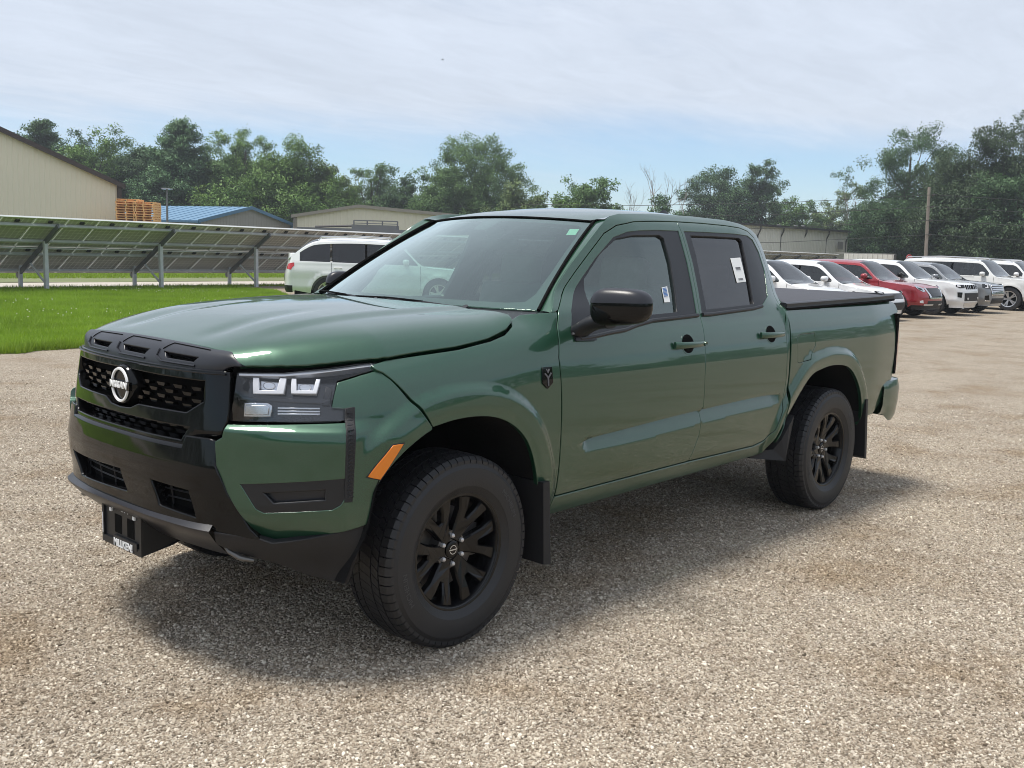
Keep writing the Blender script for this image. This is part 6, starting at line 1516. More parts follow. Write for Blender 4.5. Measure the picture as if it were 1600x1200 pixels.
def build_inside(T):
    c = empty('cabin', (0, 0, 0), 0, T)
    fl = MB(); fl.box((-2.56, -.80, .46), (-.45, .80, .50)); fl.box((-.55, -.78, .46), (-.50, .78, 1.0)); fl.obj('floor_pan', M['seat'], c)
    d = MB()
    dp = [(-.42, 1.22), (-.62, 1.262), (-.80, 1.255), (-.93, 1.215), (-.97, 1.14), (-.94, 1.02), (-.90, .80), (-.50, .60), (-.42, .9)]
    n = len(dp); V = []
    for y in (-.74, -.4, 0, .4, .74): V += [(a, y, z-.012*(abs(y) > .7)) for a, z in dp]
    d.add(V, [(i*n+j, i*n+(j+1) % n, (i+1)*n+(j+1) % n, (i+1)*n+j) for i in range(4) for j in range(n)]+[tuple(range(n)), tuple(range(4*n, 5*n))])
    d.obj('dashboard', M['dash'], c, True, 50)
    # steering wheel
    ring = []; ctr = np.array([-1.02, .37, 1.10]); ax = np.array([.90, 0, -.44]); u = np.array([0, 1, 0]); v = np.cross(ax, u)
    st = MB().tube([ctr+(u*math.cos(a)+v*math.sin(a))*.185 for a in np.linspace(0, 2*math.pi, 33)], .014, 8, False)
    for a in (0, math.pi, -math.pi/2): st.tube([ctr, ctr+(u*math.cos(a)+v*math.sin(a))*.18], .014, 6)
    st.tube([ctr, ctr+ax*.25], .03, 8); st.obj('steering_wheel', M['satin_black'], c, True)
    def rb(mb, p, sz, tilt=0.0, r=.05):
        bm = bmesh.new(); bmesh.ops.create_cube(bm, size=1.0)
        for q in bm.verts: q.co = Vector((q.co.x*sz[0], q.co.y*sz[1], q.co.z*sz[2]))
        bmesh.ops.bevel(bm, geom=list(bm.edges), offset=r, segments=3, affect='EDGES', profile=.6)
        R_ = Matrix.Rotation(tilt, 3, 'Y')
        vs = [tuple(R_ @ q.co+Vector(p)) for q in bm.verts]; fs = [tuple(q.index for q in f.verts) for f in bm.faces]; bm.free(); mb.add(vs, fs)
    for y in (.37, -.37):
        s = MB(); rb(s, (-1.32, y, .80), (.52, .50, .16)); rb(s, (-1.60, y, 1.07), (.14, .48, .60), -.25); rb(s, (-1.70, y, 1.43), (.10, .27, .20), -.15, .04)
        s.tube([(-1.67, y-.06, 1.30), (-1.69, y-.06, 1.40)], .007, 6); s.tube([(-1.67, y+.06, 1.30), (-1.69, y+.06, 1.40)], .007, 6)
        s.obj('seat', M['seat'], c, True, 40)
    s = MB(); rb(s, (-2.18, 0, .80), (.48, 1.36, .16)); rb(s, (-2.46, 0, 1.08), (.14, 1.36, .58), -.15)
    for y in (.40, -.40): rb(s, (-2.49, y, 1.42), (.09, .26, .16), -.1, .04)
    s.obj('rear_seat', M['seat'], c, True, 40)
    m = MB(); rb(m, (-1.13, 0, 1.58), (.03, .24, .06), .1, .012); m.tube([(-1.12, 0, 1.60), (-1.08, 0, 1.66)], .01, 6); rb(m, (-1.085, -.0, 1.635), (.05, .10, .05), .6, .015); m.obj('rear_view_mirror', M['satin_black'], c, True, 40)
    # head lining and inner door trims
    V = []
    xs = np.linspace(-1.15, -2.6, 10); ys = np.linspace(-.56, .56, 9)
    for x in xs:
        for y in ys: V.append((x, y, float(roof(np.array(x), np.array(y))[2])-.035))
    link('head_lining', mesh('head_lining', V, [(i*9+j, i*9+j+1, (i+1)*9+j+1, (i+1)*9+j) for i in range(9) for j in range(8)], M['headliner'], True), c)
    tr = [(-.58, .52), (-.58, 1.16), (-1.1, 1.20), (-1.6, 1.22), (-2.3, 1.25), (-2.54, 1.25), (-2.54, .52)]
    panel('door_trim', tr, shift_y(-.075), M['dash'], c, h=.12, edge=.001, depth=.002, mirror=True)
    # underbody
    ub = MB(); ub.box((-2.45, -.74, .40), (-.55, .74, .455)); ub.obj('floor_underside', M['deep_black'], T)
    ch = MB()
    for y in (-.48, .42): ch.box((-4.1, y, .40), (.62, y+.07, .52))
    ch.box((-3.25, -.72, .345), (-3.15, .72, .41)); ch.tube([(-3.2, 0, .30), (-3.2, 0, .46)], .14, 12); ch.box((-.05, -.70, .26), (.07, .70, .34)); ch.box((.30, -.42, .40), (.70, .42, .60))
    ch.box((.05, -.42, .42), (.55, .42, .90)); ch.obj('chassis', M['liner'], T)
    wb = MB(); wb.box((-.48, -.43, .42), (.56, .43, 1.02)); wb.obj('engine_bay', M['deep_black'], T)
build_truck()
# ------------------------------------------------------------------ parked cars
def car_paint(name, col, metal=0.0):
    m = mat(name, col, .35, metal=metal, coat=1.0, coat_rough=.03, noise=.04, nscale=3); return m
CP = {'white': car_paint('white_paint', (.74, .745, .75)), 'pearl': car_paint('pearl_white_paint', (.70, .70, .685)), 'red': car_paint('red_paint', (.30, .012, .022), .25), 'grey': car_paint('grey_paint', (.235, .245, .26), .35)}
CG = glass_mat('car_glass', (.30, .33, .33), refl=1.0); CGD = glass_mat('car_privacy_glass', (.05, .05, .06), refl=.8)
CW = {}
def car_wheel_meshes(r, rim_mat, key):
    if key in CW: return CW[key]
    V, F = lathe([(-.10, r*.66), (-.11, r*.80), (-.10, r*.96), (-.08, r), (.08, r), (.10, r*.96), (.11, r*.80), (.10, r*.66)], 36); ty = MB().add(V, F).mesh('tyre', M['rubber'], True, 40)
    V, F = lathe([(.10, r*.66), (.108, r*.69), (.100, r*.64), (.06, r*.60), (-.08, r*.58)], 36); mb = MB().add(V, F)
    for k in range(5):
        a = 2*math.pi*k/5
        for d in (-.16, .16):
            c, s = math.cos(a+d), math.sin(a+d); mb.bar((math.cos(a)*.05, .055, math.sin(a)*.05), (c*r*.64, .088, s*r*.64), .045, .03, (0, 1, 0))
    V, F = lathe([(.07, .0), (.07, .06), (.03, .08)], 16); mb.add(V, F); rm = mb.mesh('rim', rim_mat, True, 35)
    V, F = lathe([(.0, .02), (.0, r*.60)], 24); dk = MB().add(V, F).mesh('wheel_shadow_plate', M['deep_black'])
    CW[key] = (ty, rm, dk); return CW[key]
def make_car(name, label, loc, heading, p, paint, group=None, cat='car'):
    """p: L,W,H, wb, r, nose profile; local frame x forward, y left"""
    T = empty(name, (*loc, 0), heading); tag(T, label, cat, group)
    L, Wd, H, wb, r = p['L'], p['W'], p['H'], p['wb'], p['r']; xf, xr = L/2, -L/2; fa = xf-p['fo']; ra = fa-wb
    belt_f, belt_r = p['belt']; hn, hc = p['hood']; xc, xrf, xrr, xtl = p['cowl'], p['rooff'], p['roofr'], p['tailx']; zt_tail = p['tailz']
    zs = .26 if 'zs' not in p else p['zs']; he = H-.09
    PX = [xr+.03, xtl, xrr, (xrf+xrr)/2, xrf, xc, xf-.50, xf-.12]
    # side upper edge and centre-line top edge
    ZE = pchip(PX, [zt_tail-.06, zt_tail, he-p.get('rdrop', .05), he, he-.03, hc-.035, hn-.03, hn-.16])
    ZT = pchip(PX, [zt_tail-.02, zt_tail+.03, H-p.get('rdrop', .05), H, H-.035, hc, hn+.015, hn-.11])
    belt = lambda x: belt_r+(belt_f-belt_r)*(np.asarray(x)-xr)/L
    def YC(x, z):
        x = np.asarray(x, float); z = np.asarray(z, float); b = belt(x); w = Wd/2
        lo = 1-.10*sstep(.50, zs, z)-.012*sstep(.85, .65, z)
        up = 1-.035*sstep(b-.22, b, z)-.265*np.clip((z-b)/(H-.05-b), 0, 1.2)**1.05*p.get('tumble', 1.0)
        pl = 1-.09*sstep(xf-.9, xf-.2, x)-.07*sstep(xr+.7, xr+.05, x)
        fl = 0
        for ax in (fa, ra): fl = fl+.022*sstep(r+.17, r+.07, np.hypot(x-ax, z-r))
        cr = .010*sstep(.60, .66, z)*sstep(.80, .70, z)
        return w*np.minimum(lo, 1)*up*pl+fl-cr*0
    Sd = lambda o=0.0, sg=1: (lambda u, v: np.stack([u, (YC(u, v)+o)*sg, v], -1))
    xs0, xs1 = xf-.42, xr+.28
    a = np.linspace(math.radians(8), math.radians(172), 17); ar = lambda ax: [(ax+(r+.055)*math.cos(t), r+(r+.055)*math.sin(t)*1.0) for t in a]
    up = [(x, float(ZE(x))) for x in np.linspace(xs1, xs0, 44)]
    low = [(xs0, zs+.02)]+[q for q in ar(fa) if q[0] < xs0-.01]+[(fa-r-.10, zs), (ra+r+.10, zs)]+ar(ra)+[(max(xs1, xr+.1) if ra-r-.1 > xs1 else xs1, zs+.10)]
    low = [(xs0, zs+.06)]+([(fa+r+.06, zs+.05)] if fa+r+.06 < xs0 else [])+[q for q in ar(fa) if q[0] < xs0]+[(fa-r-.07, zs), (ra+r+.07, zs)]+[q for q in ar(ra) if q[0] > xs1]+([(ra-r-.07, zs+.05)] if ra-r-.07 > xs1 else [])+[(xs1, zs+.12)]
    body = up+low
    # side window outline
    m = .055; gx = np.linspace(p['dlo'][0], p['dlo'][1], 26); gt = [(x, min(float(ZE(x))-m, he-m)) for x in gx]; gb = [(x, float(belt(x))+.03) for x in gx[::-1]]
    dlo = [q for q, w in zip(gt, gb[::-1]) if q[1] > w[1]+.02]+[q for q, w in zip(gb, gt[::-1]) if w[1] > q[1]+.02]
    for sg in (1, -1):
        o = panel('body_side', body, Sd(0, sg), paint, T, h=.07, edge=.004, depth=.03, holes=[dlo], ref=(0, 0, .6))
        for i, (x0, x1) in enumerate(p['panes']):
            q = [s for s in dlo if x0 <= s[0] <= x1]
            def yz(x): return min(float(ZE(x))-m, he-m), float(belt(x))+.03
            x0c, x1c = max(x0, min(s[0] for s in dlo)), min(x1, max(s[0] for s in dlo))
            xs_ = np.linspace(x0c, x1c, 10); q = [(x, yz(x)[0]-.008) for x in xs_]+[(x, yz(x)[1]+.008) for x in xs_[::-1]]
            q = [s for i_, s in enumerate(q) if yz(s[0])[0] > yz(s[0])[1]+.03]
            if len(q) > 2: panel('window', q, Sd(-.010, sg), CGD if i in p['dark'] else CG, o, h=.12, edge=.001, depth=.003, ref=(0, 0, .6))
        panel('window_pillar', dlo, Sd(-.016, sg), M['satin_black'] if not p.get('see') else None, o, h=.12, edge=.001, depth=.002, ref=(0, 0, .6), holes=[[(x, z) for x, z in [(x0+.02, float(belt(x0))+.06), (x1-.02, float(belt(x1))+.06), (x1-.02, min(float(ZE(x1))-m, he-m)-.03), (x0+.02, min(float(ZE(x0))-m, he-m)-.03)]] for x0, x1 in p['panes'][:p.get('nhole', 2)] if False]) if False else None
        for x in p['doors']:
            zz = np.linspace(zs+.12, float(belt(x))+.02, 8); MB().tube([(x, float(YC(x, z))*sg+.001*sg, z) for z in zz], .005, 4).obj('door_seam', M['deep_black'], o)
        for x in p['handles']:
            z = float(belt(x))-.10; MB().tube([(x-.10, (float(YC(x-.10, z))+.012)*sg, z), (x, (float(YC(x, z))+.028)*sg, z+.003), (x+.10, (float(YC(x+.10, z))+.012)*sg, z)], .014, 6).obj('door_handle', p.get('hmat', paint), o, True)
        cl = p.get('cladding')
        for ax in (fa, ra):
            aa = np.linspace(math.radians(2), math.radians(178), 22); ptz = [(ax+(r+.05)*math.cos(t), r+(r+.05)*math.sin(t)) for t in aa]
            if cl:
                MB().tube([(x, float(YC(x, z))*sg, z) for x, z in ptz], .028, 6).obj('arch_moulding', M['rough_black'], o, True)
            w0 = MB(); V = [(x, (float(YC(x, z))-.01)*sg, z) for x, z in ptz]+[(x, .45*sg, z) for x, z in ptz]; k = len(ptz)
            w0.add(V, [(i, i+1, k+i+1, k+i) for i in range(k-1)]+[tuple(range(k, 2*k))]).obj('wheel_well', M['deep_black'], o)
        if cl: panel('sill_cladding', [(fa-r-.06, zs-.01), (ra+r+.06, zs-.01), (ra+r+.04, zs+.13), (fa-r-.04, zs+.13)], Sd(.010, sg), M['rough_black'], o, h=.2, edge=.004, depth=.02, ref=(0, 0, .6))
        # mirror
        mx = p['dlo'][1]-p.get('mirx', .32); mz = float(belt(mx))+.10; my = float(YC(mx, mz))
        V = []; n = 12
        for i in range(7):
            la = -1.5+3.0*i/6
            for k in range(n):
                t = 2*math.pi*k/n; sp = lambda v: np.sign(v)*abs(v)**.7
                V.append((mx+sp(math.cos(la))*sp(math.cos(t))*.09, (my+.13+sp(math.cos(la))*sp(math.sin(t))*.12)*sg, mz+.01+sp(math.sin(la))*.078))
        mb = MB().add(V, [(i*n+k, i*n+(k+1) % n, (i+1)*n+(k+1) % n, (i+1)*n+k) for i in range(6) for k in range(n)]+[tuple(range(n)), tuple(range(6*n, 7*n))]); dm = mb.obj('door_mirror', p.get('mmat', paint), T, True, 60)
        MB().tube([(mx, my*sg, mz-.06), (mx, (my+.08)*sg, mz-.04)], .03, 6).obj('mirror_stalk', M['satin_black'], dm, True)
        if p.get('rails'): 
            x0, x1 = xrf-.15, xrr+.10; rr = MB().tube([(x0+.12, (float(YC(x0, he))-.06)*sg, float(ZE(x0+.12))-.0), (x0, (float(YC(x0, he))-.05)*sg, H+.02), ((x0+x1)/2, (float(YC(0, he))-.045)*sg, H+.045), (x1, (float(YC(x1, he))-.05)*sg, H-.005), (x1-.12, (float(YC(x1, he))-.06)*sg, float(ZE(x1-.12)))], [.012, .02, .02, .02, .012], 8); rr.obj('roof_rail', p.get('rmat', M['satin_silver']), T, True)
    # one continuous top: nose, hood, screen, roof, tail
    def ST(u, t):
        u = np.asarray(u, float); ze = ZE(u); y = YC(u, ze)*t; z = ZT(u)-(ZT(u)-ze)*np.abs(t)**p.get('crown', 3.2); return np.stack([u, y, z], -1)
    def rect(x0, x1, t0, t1): return [(x0, -t0), (x0, t0), (x1, t1), (x1, -t1)]
    panel('hood', rect(xs0+.02, xc+.02, .995, .995), ST, paint, T, h=.08, hv=.10, edge=.003, depth=.02, ref=(0, 0, .3))
    for sg in (1, -1):
        for t in (.86,):
            V = [ST(x, sg*t) for x in np.linspace(xs0-.05, xc+.05, 12)]
    panel('roof', rect(xrf-.01, xrr+.01, .995, .995), ST, paint, T, h=.10, hv=.12, edge=.003, depth=.02, ref=(0, 0, .3))
    wsn = panel('windscreen', rect(xc-.02, xrf, .90, .90), ST, CG, T, h=.10, hv=.12, edge=.002, depth=.006, ref=(0, 0, .3))
    for sg in (1, -1):
        panel('screen_pillar', [(xc+.015, .905*sg), (xrf-.005, .905*sg), (xrf-.005, 1.0*sg), (xc+.015, 1.0*sg)], ST, paint, T, h=.08, hv=.1, edge=.003, depth=.02, ref=(0, 0, .3))
        panel('tail_pillar', [(xrr, .88*sg), (xtl, .88*sg), (xtl, 1.0*sg), (xrr, 1.0*sg)], ST, paint, T, h=.08, hv=.1, edge=.003, depth=.02, ref=(0, 0, .3))
    panel('rear_window', rect(xrr, xtl, .88, .88), ST, CGD, T, h=.10, hv=.12, edge=.002, depth=.006, ref=(0, 0, .3))
    panel('tail_deck', rect(xtl-.005, xs1-.02, .995, .995) if xtl-.005 > xs1 else rect(xtl, xs1-.02, .995, .995), ST, paint, T, h=.08, hv=.1, edge=.003, depth=.02, ref=(0, 0, .3)) if abs(xtl-xs1) > .05 else None
    # wrapped nose and tail
    def wrapx(end):
        xa = xs0 if end > 0 else xs1; xe = xf if end > 0 else xr
        def S(s, z):
            s = np.asarray(s, float); z = np.asarray(z, float); ang = np.clip(np.abs(s), 0, 1)*math.pi/2; k = .58 if end > 0 else .50
            zz = np.clip(z, zs, None); ya = YC(xa, z); cx, sy = np.sign(np.cos(ang))*np.abs(np.cos(ang))**k, np.sin(ang)**.72
            ztop = float(ZT(xe-.12*end)); rnd = p.get('nround', .16)*sstep(ztop-.28, ztop+.10, z)**1.3+.06*sstep(.45, zs, z) if end > 0 else p.get('tround', .10)*sstep(.70, zt_tail+.05, z)+.05*sstep(.45, zs, z)
            x = xa+(xe-xa)*cx*1.0-end*rnd*cx; return np.stack([x, ya*sy*np.sign(s+1e-9), z], -1)
        return S
    FR, RE = wrapx(1), wrapx(-1)
    sq = np.linspace(-1, 1, 41)
    def toprow(S, xe_fn): 
        return None
    zf = float(ZE(xs0)); zr = float(ZE(xs1))
    nose = [(s, zs-.02) for s in np.linspace(-1, 1, 21)]+[(s, zf-.135*(1-abs(s)**2.5)) for s in np.linspace(1, -1, 31)]
    panel('front_bumper', nose, FR, paint, T, h=.05, hv=.05, edge=.003, depth=.03, ref=(0, 0, .6))
    tail = [(s, zs+.08) for s in np.linspace(-1, 1, 21)]+[(s, zr+.03*(1-abs(s)**2)) for s in np.linspace(1, -1, 31)]
    panel('rear_bumper', tail, RE, paint, T, h=.05, hv=.05, edge=.003, depth=.03, ref=(0, 0, .6))
    # hood tip joining the hood panel to the nose
    A = ST(np.full(31, xs0+.015), np.linspace(1, -1, 31)); B = FR(np.linspace(1, -1, 31), np.array([zf-.135*(1-abs(s)**2.5) for s in np.linspace(1, -1, 31)]))
    Md = A*.42+B*.58; Md[:, 2] = A[:, 2]*.62+B[:, 2]*.38+.020*(1-np.linspace(1, -1, 31)**4); M2 = A*.15+B*.85; M2[:, 2] = A[:, 2]*.28+B[:, 2]*.72+.022*(1-np.linspace(1, -1, 31)**4)
    V = np.concatenate([A, Md, M2, B]); link('hood_tip', mesh('hood_tip', V, [(q*31+i, q*31+i+1, (q+1)*31+i+1, (q+1)*31+i)[::-1] for q in range(3) for i in range(30)], paint, True), T)
    A = ST(np.full(31, xs1-.0), np.linspace(1, -1, 31)); B = RE(np.linspace(1, -1, 31), np.array([zr+.03*(1-abs(s)**2) for s in np.linspace(1, -1, 31)]))
    V = np.concatenate([A, B]); link('tail_edge', mesh('tail_edge', V, [(i, i+1, 32+i, 31+i) for i in range(30)], paint, True), T)
    def dec(nm, pts, o, mt, S=FR, both=True, par=None, d=.012):
        for sg in ((1, -1) if both else (1,)):
            Sg = (lambda sg: (lambda u, v: (lambda X: X+np.stack([np.full(np.shape(u), o)*(1 if S is FR else -1), X[..., 1]*o*1.1, 0*X[..., 2]], -1))(S(u, v))*np.array([1, sg, 1])))(sg)
            panel(nm, pts, Sg, mt, par or T, h=.05, hv=.05, edge=.003, depth=d, ref=(0, 0, .6))
    p['front'](dec, zf, zs)
    for pts, mt in p['tailamp']: dec('tail_lamp', pts, .006, mt, RE)
    dec('plate_recess', [(-.22, .62), (.22, .62), (.22, .78), (-.22, .78)], .006, M['satin_black'], RE, False)
    dec('rear_valance', [(s, zs+.06) for s in np.linspace(-.98, .98, 15)]+[(s, zs+.24) for s in np.linspace(.98, -.98, 15)], .004, M['rough_black'], RE, False)
    # wheels, cabin floor, seats, underside
    ty, rm, dk = car_wheel_meshes(r, p['rim'], (r, p['rim'].name))
    for x in (fa, ra):
        for sg in (1, -1):
            w = empty('wheel', (x, (Wd/2-.125)*sg, r-.005), 0 if sg > 0 else math.pi, T)
            for me in (ty, rm, dk): link(me.name, me, w)
    MB().box((xs1, -Wd/2+.12, zs-.02), (xs0, Wd/2-.12, zs+.10)).obj('underside', M['deep_black'], T)
    MB().box((fa-.35, -.48, .30), (fa+.35, .48, .75)).obj('engine_bay', M['deep_black'], T)
    ct = MB(); b0 = float(belt(0))
    ct.box((xc-.45, -Wd/2+.16, .5), (xc-.02, Wd/2-.16, b0-.02))
    for y in (.37, -.37): ct.box((xc-1.25, y-.24, .45), (xc-.80, y+.24, .72)); ct.box((xc-1.40, y-.22, .70), (xc-1.25, y+.22, b0+.22)); ct.box((xc-1.38, y-.12, b0+.25), (xc-1.28, y+.12, b0+.42))
    ct.box((xc-2.35, -.62, .70), (xc-2.2, .62, b0+.20)); ct.obj('seats', M['seat'], T)
    panel('door_trim', [(xs1+.1, .40), (xc-.1, .40), (xc-.1, float(belt(xc))-.02), (xs1+.1, float(belt(xs1))-.02)], Sd(-.06, 1), M['seat'], T, h=.3, edge=.001, depth=.002, mirror=True, ref=(0, 0, .6))
    return T
SUVP = dict(L=4.68, W=1.84, H=1.66, wb=2.70, r=.355, fo=.92, belt=(1.02, 1.07), hood=(.98, 1.07), cowl=1.02, rooff=.22, roofr=-1.62, tailx=-2.12, tailz=1.12, dlo=(-1.98, .86), panes=[(-1.98, -1.30), (-1.27, -.42), (-.36, .86)], dark=(0, 1), doors=(-.39, .95, -1.28), handles=(-.16, -1.06), rim=M['satin_silver'], zs=.27,
            tailamp=[([(.55, .92), (.93, .90), (.96, 1.06), (.58, 1.02)], M['red_lens'])])
def front_hatch(dec, zf, zs):
    dec('headlamp', [(.42, .72), (.60, .70), (.86, .765), (.93, .80), (.80, .80), (.44, .775)], .006, M['gloss_black']); dec('light_guide', [(.50, .745), (.60, .745), (.80, .782), (.80, .79), (.50, .765)], .012, M['lamp_white'])
    dec('grille', [(-.30, .60), (.30, .60), (.38, .74), (-.38, .74)], .006, M['gloss_black'], both=False); dec('lower_grille', [(-.45, zs+.08), (.45, zs+.08), (.40, .50), (-.40, .50)], .006, M['rough_black'], both=False)
    dec('corner_intake', [(.52, zs+.12), (.74, zs+.14), (.76, .56), (.56, .56)], .006, M['gloss_black'])
def front_red(dec, zf, zs):
    dec('headlamp', [(.40, .78), (.52, .76), (.82, .86), (.96, .94), (.80, .92), (.44, .86)], .006, M['lamp_silver']); dec('lamp_dark', [(.50, .80), (.66, .82), (.80, .88), (.56, .85)], .012, M['lamp_dark'])
    dec('grille', [(-.30, .56), (.30, .56), (.36, .86), (-.36, .86)], .005, M['gloss_black'], both=False); dec('grille_chrome', [(.20, .60), (.27, .58), (.40, .88), (.33, .88)], .016, M['chrome']); dec('grille_chrome', [(-.26, .56), (.26, .56), (.25, .60), (-.25, .60)], .016, M['chrome'], both=False)
    dec('lower_grille', [(-.40, zs+.08), (.40, zs+.08), (.36, .50), (-.36, .50)], .006, M['rough_black'], both=False); dec('fog_lamp', [(.58, .44), (.74, .45), (.74, .50), (.60, .52)], .008, M['lamp_white']); dec('bumper_cladding', [(s, zs-.02) for s in np.linspace(-1, 1, 17)]+[(s, zs+.10) for s in np.linspace(1, -1, 17)], .006, M['rough_black'], both=False); dec('skid_strip', [(.10, zs+.10), (.55, zs+.10), (.55, zs+.135), (.10, zs+.135)], .012, M['satin_silver'])
def front_slots(dec, zf, zs):
    dec('headlamp', [(.34, .86), (.60, .85), (.80, .90), (.80, .95), (.34, .95)], .006, M['gloss_black']); dec('light_guide', [(.55, .88), (.74, .90), (.74, .935), (.55, .92)], .012, M['lamp_white'])
    for i in range(7):
        c = (i-3)*.085; dec('grille_slot', [(c-.028, .82), (c+.028, .82), (c+.030, .945), (c-.030, .945)], .007, M['deep_black'], both=False); dec('slot_rim', [(c+.030, .82), (c+.040, .82), (c+.042, .945), (c+.032, .945)], .016, M['satin_silver'], both=False)
    dec('corner_intake', [(.55, .56), (.74, .58), (.76, .72), (.52, .72)], .006, M['gloss_black']); dec('lower_grille', [(-.38, .46), (.38, .46), (.40, .70), (-.40, .70)], .006, M['rough_black'], both=False); dec('tow_hook', [(.20, .50), (.26, .50), (.26, .56), (.20, .56)], .03, M['steel']); dec('skid_plate', [(-.36, zs), (.36, zs), (.38, .42), (-.38, .42)], .012, M['satin_silver'], both=False)
def front_chrome(dec, zf, zs):
    dec('headlamp', [(.52, .80), (.90, .84), (.92, .96), (.54, .94)], .006, M['lamp_dark']); dec('light_guide', [(.60, .83), (.76, .84), (.76, .86), (.65, .855), (.65, .925), (.76, .93), (.76, .95), (.60, .945)], .013, M['lamp_white'])
    dec('grille', [(-.40, .58), (.40, .58), (.46, .94), (-.46, .94)], .006, M['gloss_black'], both=False)
    for z in (.60, .66, .72, .78, .84, .90): dec('grille_bar', [(-.38, z), (.38, z), (.39, z+.028), (-.39, z+.028)], .018, M['chrome'], both=False)
    dec('grille_chrome', [(.39, .58), (.44, .58), (.49, .94), (.44, .94)], .018, M['chrome'])
    dec('fog_recess', [(.56, .42), (.80, .44), (.80, .58), (.60, .60)], .006, M['gloss_black']); dec('lower_grille', [(-.46, zs+.06), (.46, zs+.06), (.42, .50), (-.42, .50)], .006, M['rough_black'], both=False); dec('fog_chrome', [(.54, .40), (.78, .40), (.78, .43), (.56, .43)], .012, M['chrome'])
def front_big(dec, zf, zs):
    dec('headlamp', [(.52, .92), (.90, .96), (.92, 1.04), (.54, 1.03)], .006, M['lamp_silver']); dec('grille', [(-.42, .66), (.42, .66), (.48, 1.03), (-.48, 1.03)], .006, M['gloss_black'], both=False)
    for z in (.72, .80, .88, .96): dec('grille_bar', [(-.40, z), (.40, z), (.41, z+.03), (-.41, z+.03)], .016, M['chrome'], both=False)
    dec('corner_intake', [(.60, .50), (.80, .52), (.80, .66), (.62, .68)], .006, M['gloss_black']); dec('lower_grille', [(-.46, zs+.06), (.46, zs+.06), (.44, .56), (-.44, .56)], .006, M['rough_black'], both=False)
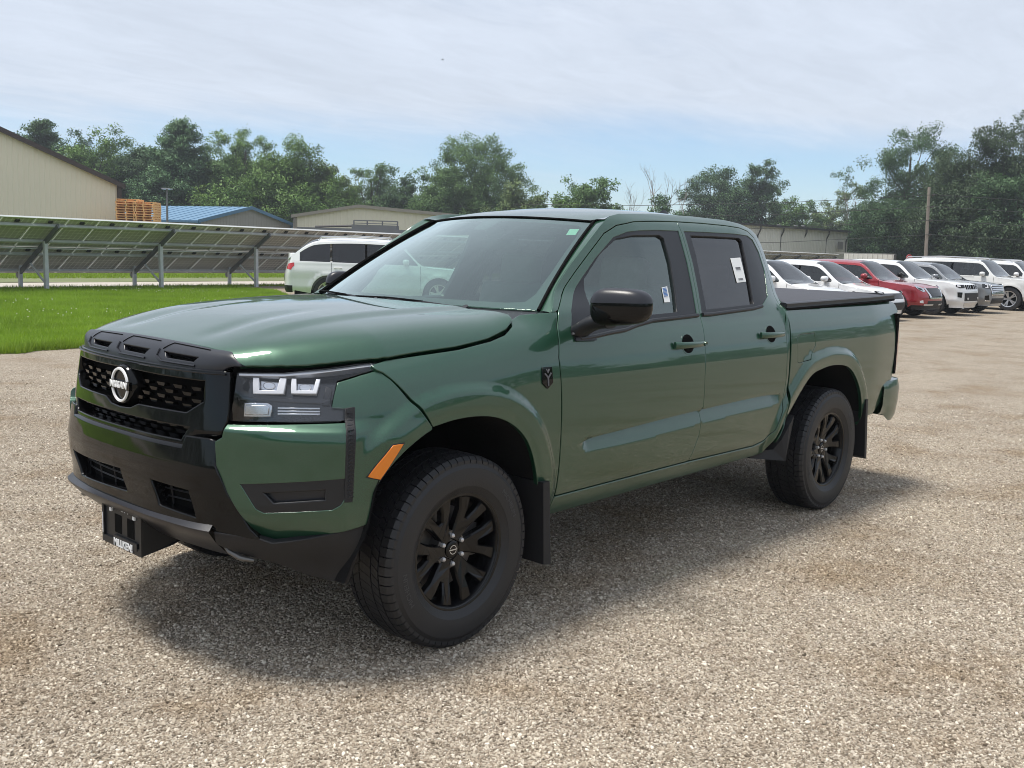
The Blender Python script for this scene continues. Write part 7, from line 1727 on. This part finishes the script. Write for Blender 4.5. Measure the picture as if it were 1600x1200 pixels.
def parked():
    H90 = math.pi/2; ny = -7.0
    def P(**k): d = dict(SUVP); d.update(k); return d
    rim_dark = M['rim_black']
    hatch = P(L=4.35, W=1.80, H=1.56, wb=2.58, r=.335, fo=.88, belt=(.93, 1.00), hood=(.84, .97), cowl=.95, rooff=.05, roofr=-1.55, tailx=-2.02, tailz=1.05, dlo=(-1.75, .86), panes=[(-1.75, -1.15), (-1.12, -.40), (-.34, .86)], doors=(-.37, .88, -1.14), front=front_hatch, zs=.22, mirx=.36)
    rowg = 'cars parked in the row at the right'
    make_car('compact_car', 'white compact car mostly hidden by the cab, nearest of the row', (-21.1, ny-2.15), H90, dict(hatch), CP['white'], rowg)
    make_car('hatchback_car', 'white hatchback with a black headlamp strip, nose beside the tail of the green pickup', (-23.95, ny-2.10), H90, dict(hatch, H=1.57), CP['white'], rowg)
    make_car('red_crossover', 'dark red crossover with a chrome vee grille between the white cars', (-26.75, ny-2.25), H90, P(L=4.62, H=1.62, hood=(.95, 1.05), belt=(1.0, 1.08), front=front_red, cladding=True, rmat=M['satin_silver']), CP['red'], rowg)
    make_car('sport_utility', 'white sport utility with a slotted grille and black mirrors next to the red crossover', (-29.6, ny-2.30), H90, P(L=4.85, W=1.92, H=1.66, hood=(1.03, 1.10), belt=(1.05, 1.10), fo=.90, wb=2.95, r=.375, front=front_slots, mmat=M['gloss_black'], rim=rim_dark, nround=.10), CP['white'], rowg)
    make_car('grey_crossover', 'silver grey crossover with a big barred chrome grille, low beside the slotted white one', (-32.35, ny-2.25), H90, P(L=4.64, H=1.62, hood=(1.0, 1.07), front=front_chrome, rmat=M['satin_silver'], nround=.10), CP['grey'], rowg)
    big = P(L=5.30, W=2.02, H=1.80, wb=3.08, r=.41, fo=.95, belt=(1.13, 1.17), hood=(1.10, 1.18), cowl=1.25, rooff=.55, roofr=-2.15, tailx=-2.50, tailz=1.22, dlo=(-2.30, 1.10), panes=[(-2.30, -1.45), (-1.40, -.40), (-.33, 1.10)], doors=(-.37, 1.15, -1.42), handles=(-.12, -1.15), front=front_big, rails=True, nround=.08, tumble=.85)
    make_car('large_sport_utility', 'big white sport utility with silver roof rails standing tall behind the grey crossover', (-36.2, ny-2.2), H90, dict(big), CP['pearl'], rowg)
    make_car('large_sport_utility', 'second big white sport utility, beyond the tall railed one', (-39.8, ny-2.1), H90, dict(big, H=1.78), CP['white'], rowg)
    make_car('sport_utility', 'white sport utility farthest along the row at the picture edge', (-43.2, ny-2.0), H90, P(L=4.9, W=1.95, H=1.74, front=front_slots, rails=True), CP['white'], rowg)
    # white one on the left, seen from behind its quarter
    big2 = P(L=4.98, W=1.97, H=1.78, wb=2.90, r=.37, fo=.95, belt=(1.04, 1.12), hood=(1.02, 1.10), cowl=1.18, rooff=.42, roofr=-1.62, tailx=-2.38, tailz=1.20, dlo=(-2.08, .98), panes=[(-2.08, -1.30), (-1.24, -.40), (-.34, .98)], doors=(-.37, 1.05, -1.27), handles=(-.14, -1.10), front=front_big, rails=True, dark=(0, 1, 2), rmat=M['satin_silver'],
             tailamp=[([(.50, .95), (.93, .92), (1.0, 1.02), (1.0, 1.10), (.62, 1.06)], M['red_lens'])])
    make_car('sport_utility', 'white sport utility with dark windows parked beyond the hood in front of the array', bgp(592, 27.3), math.atan2(.60, -.80), dict(big2), CP['white'])
parked()
# ------------------------------------------------------------------ summer haze between here and the tree line
def haze():
    m = bpy.data.materials.new('haze'); m.use_nodes = True; nt = m.node_tree; N = nt.nodes; N.clear()
    out = N.new('ShaderNodeOutputMaterial'); v = N.new('ShaderNodeVolumePrincipled'); v.inputs['Density'].default_value = HAZE; v.inputs['Color'].default_value = (.86, .93, 1.0, 1); v.inputs['Anisotropy'].default_value = .1
    nt.links.new(v.outputs[0], out.inputs['Volume'])
    o = MB().box((-440, -440, -1.0), (440, 440, 24)).obj('haze', m); tag(o, 'thin pale summer haze filling the air over the lot', 'haze', kind='stuff')
HAZE = .0007
haze()
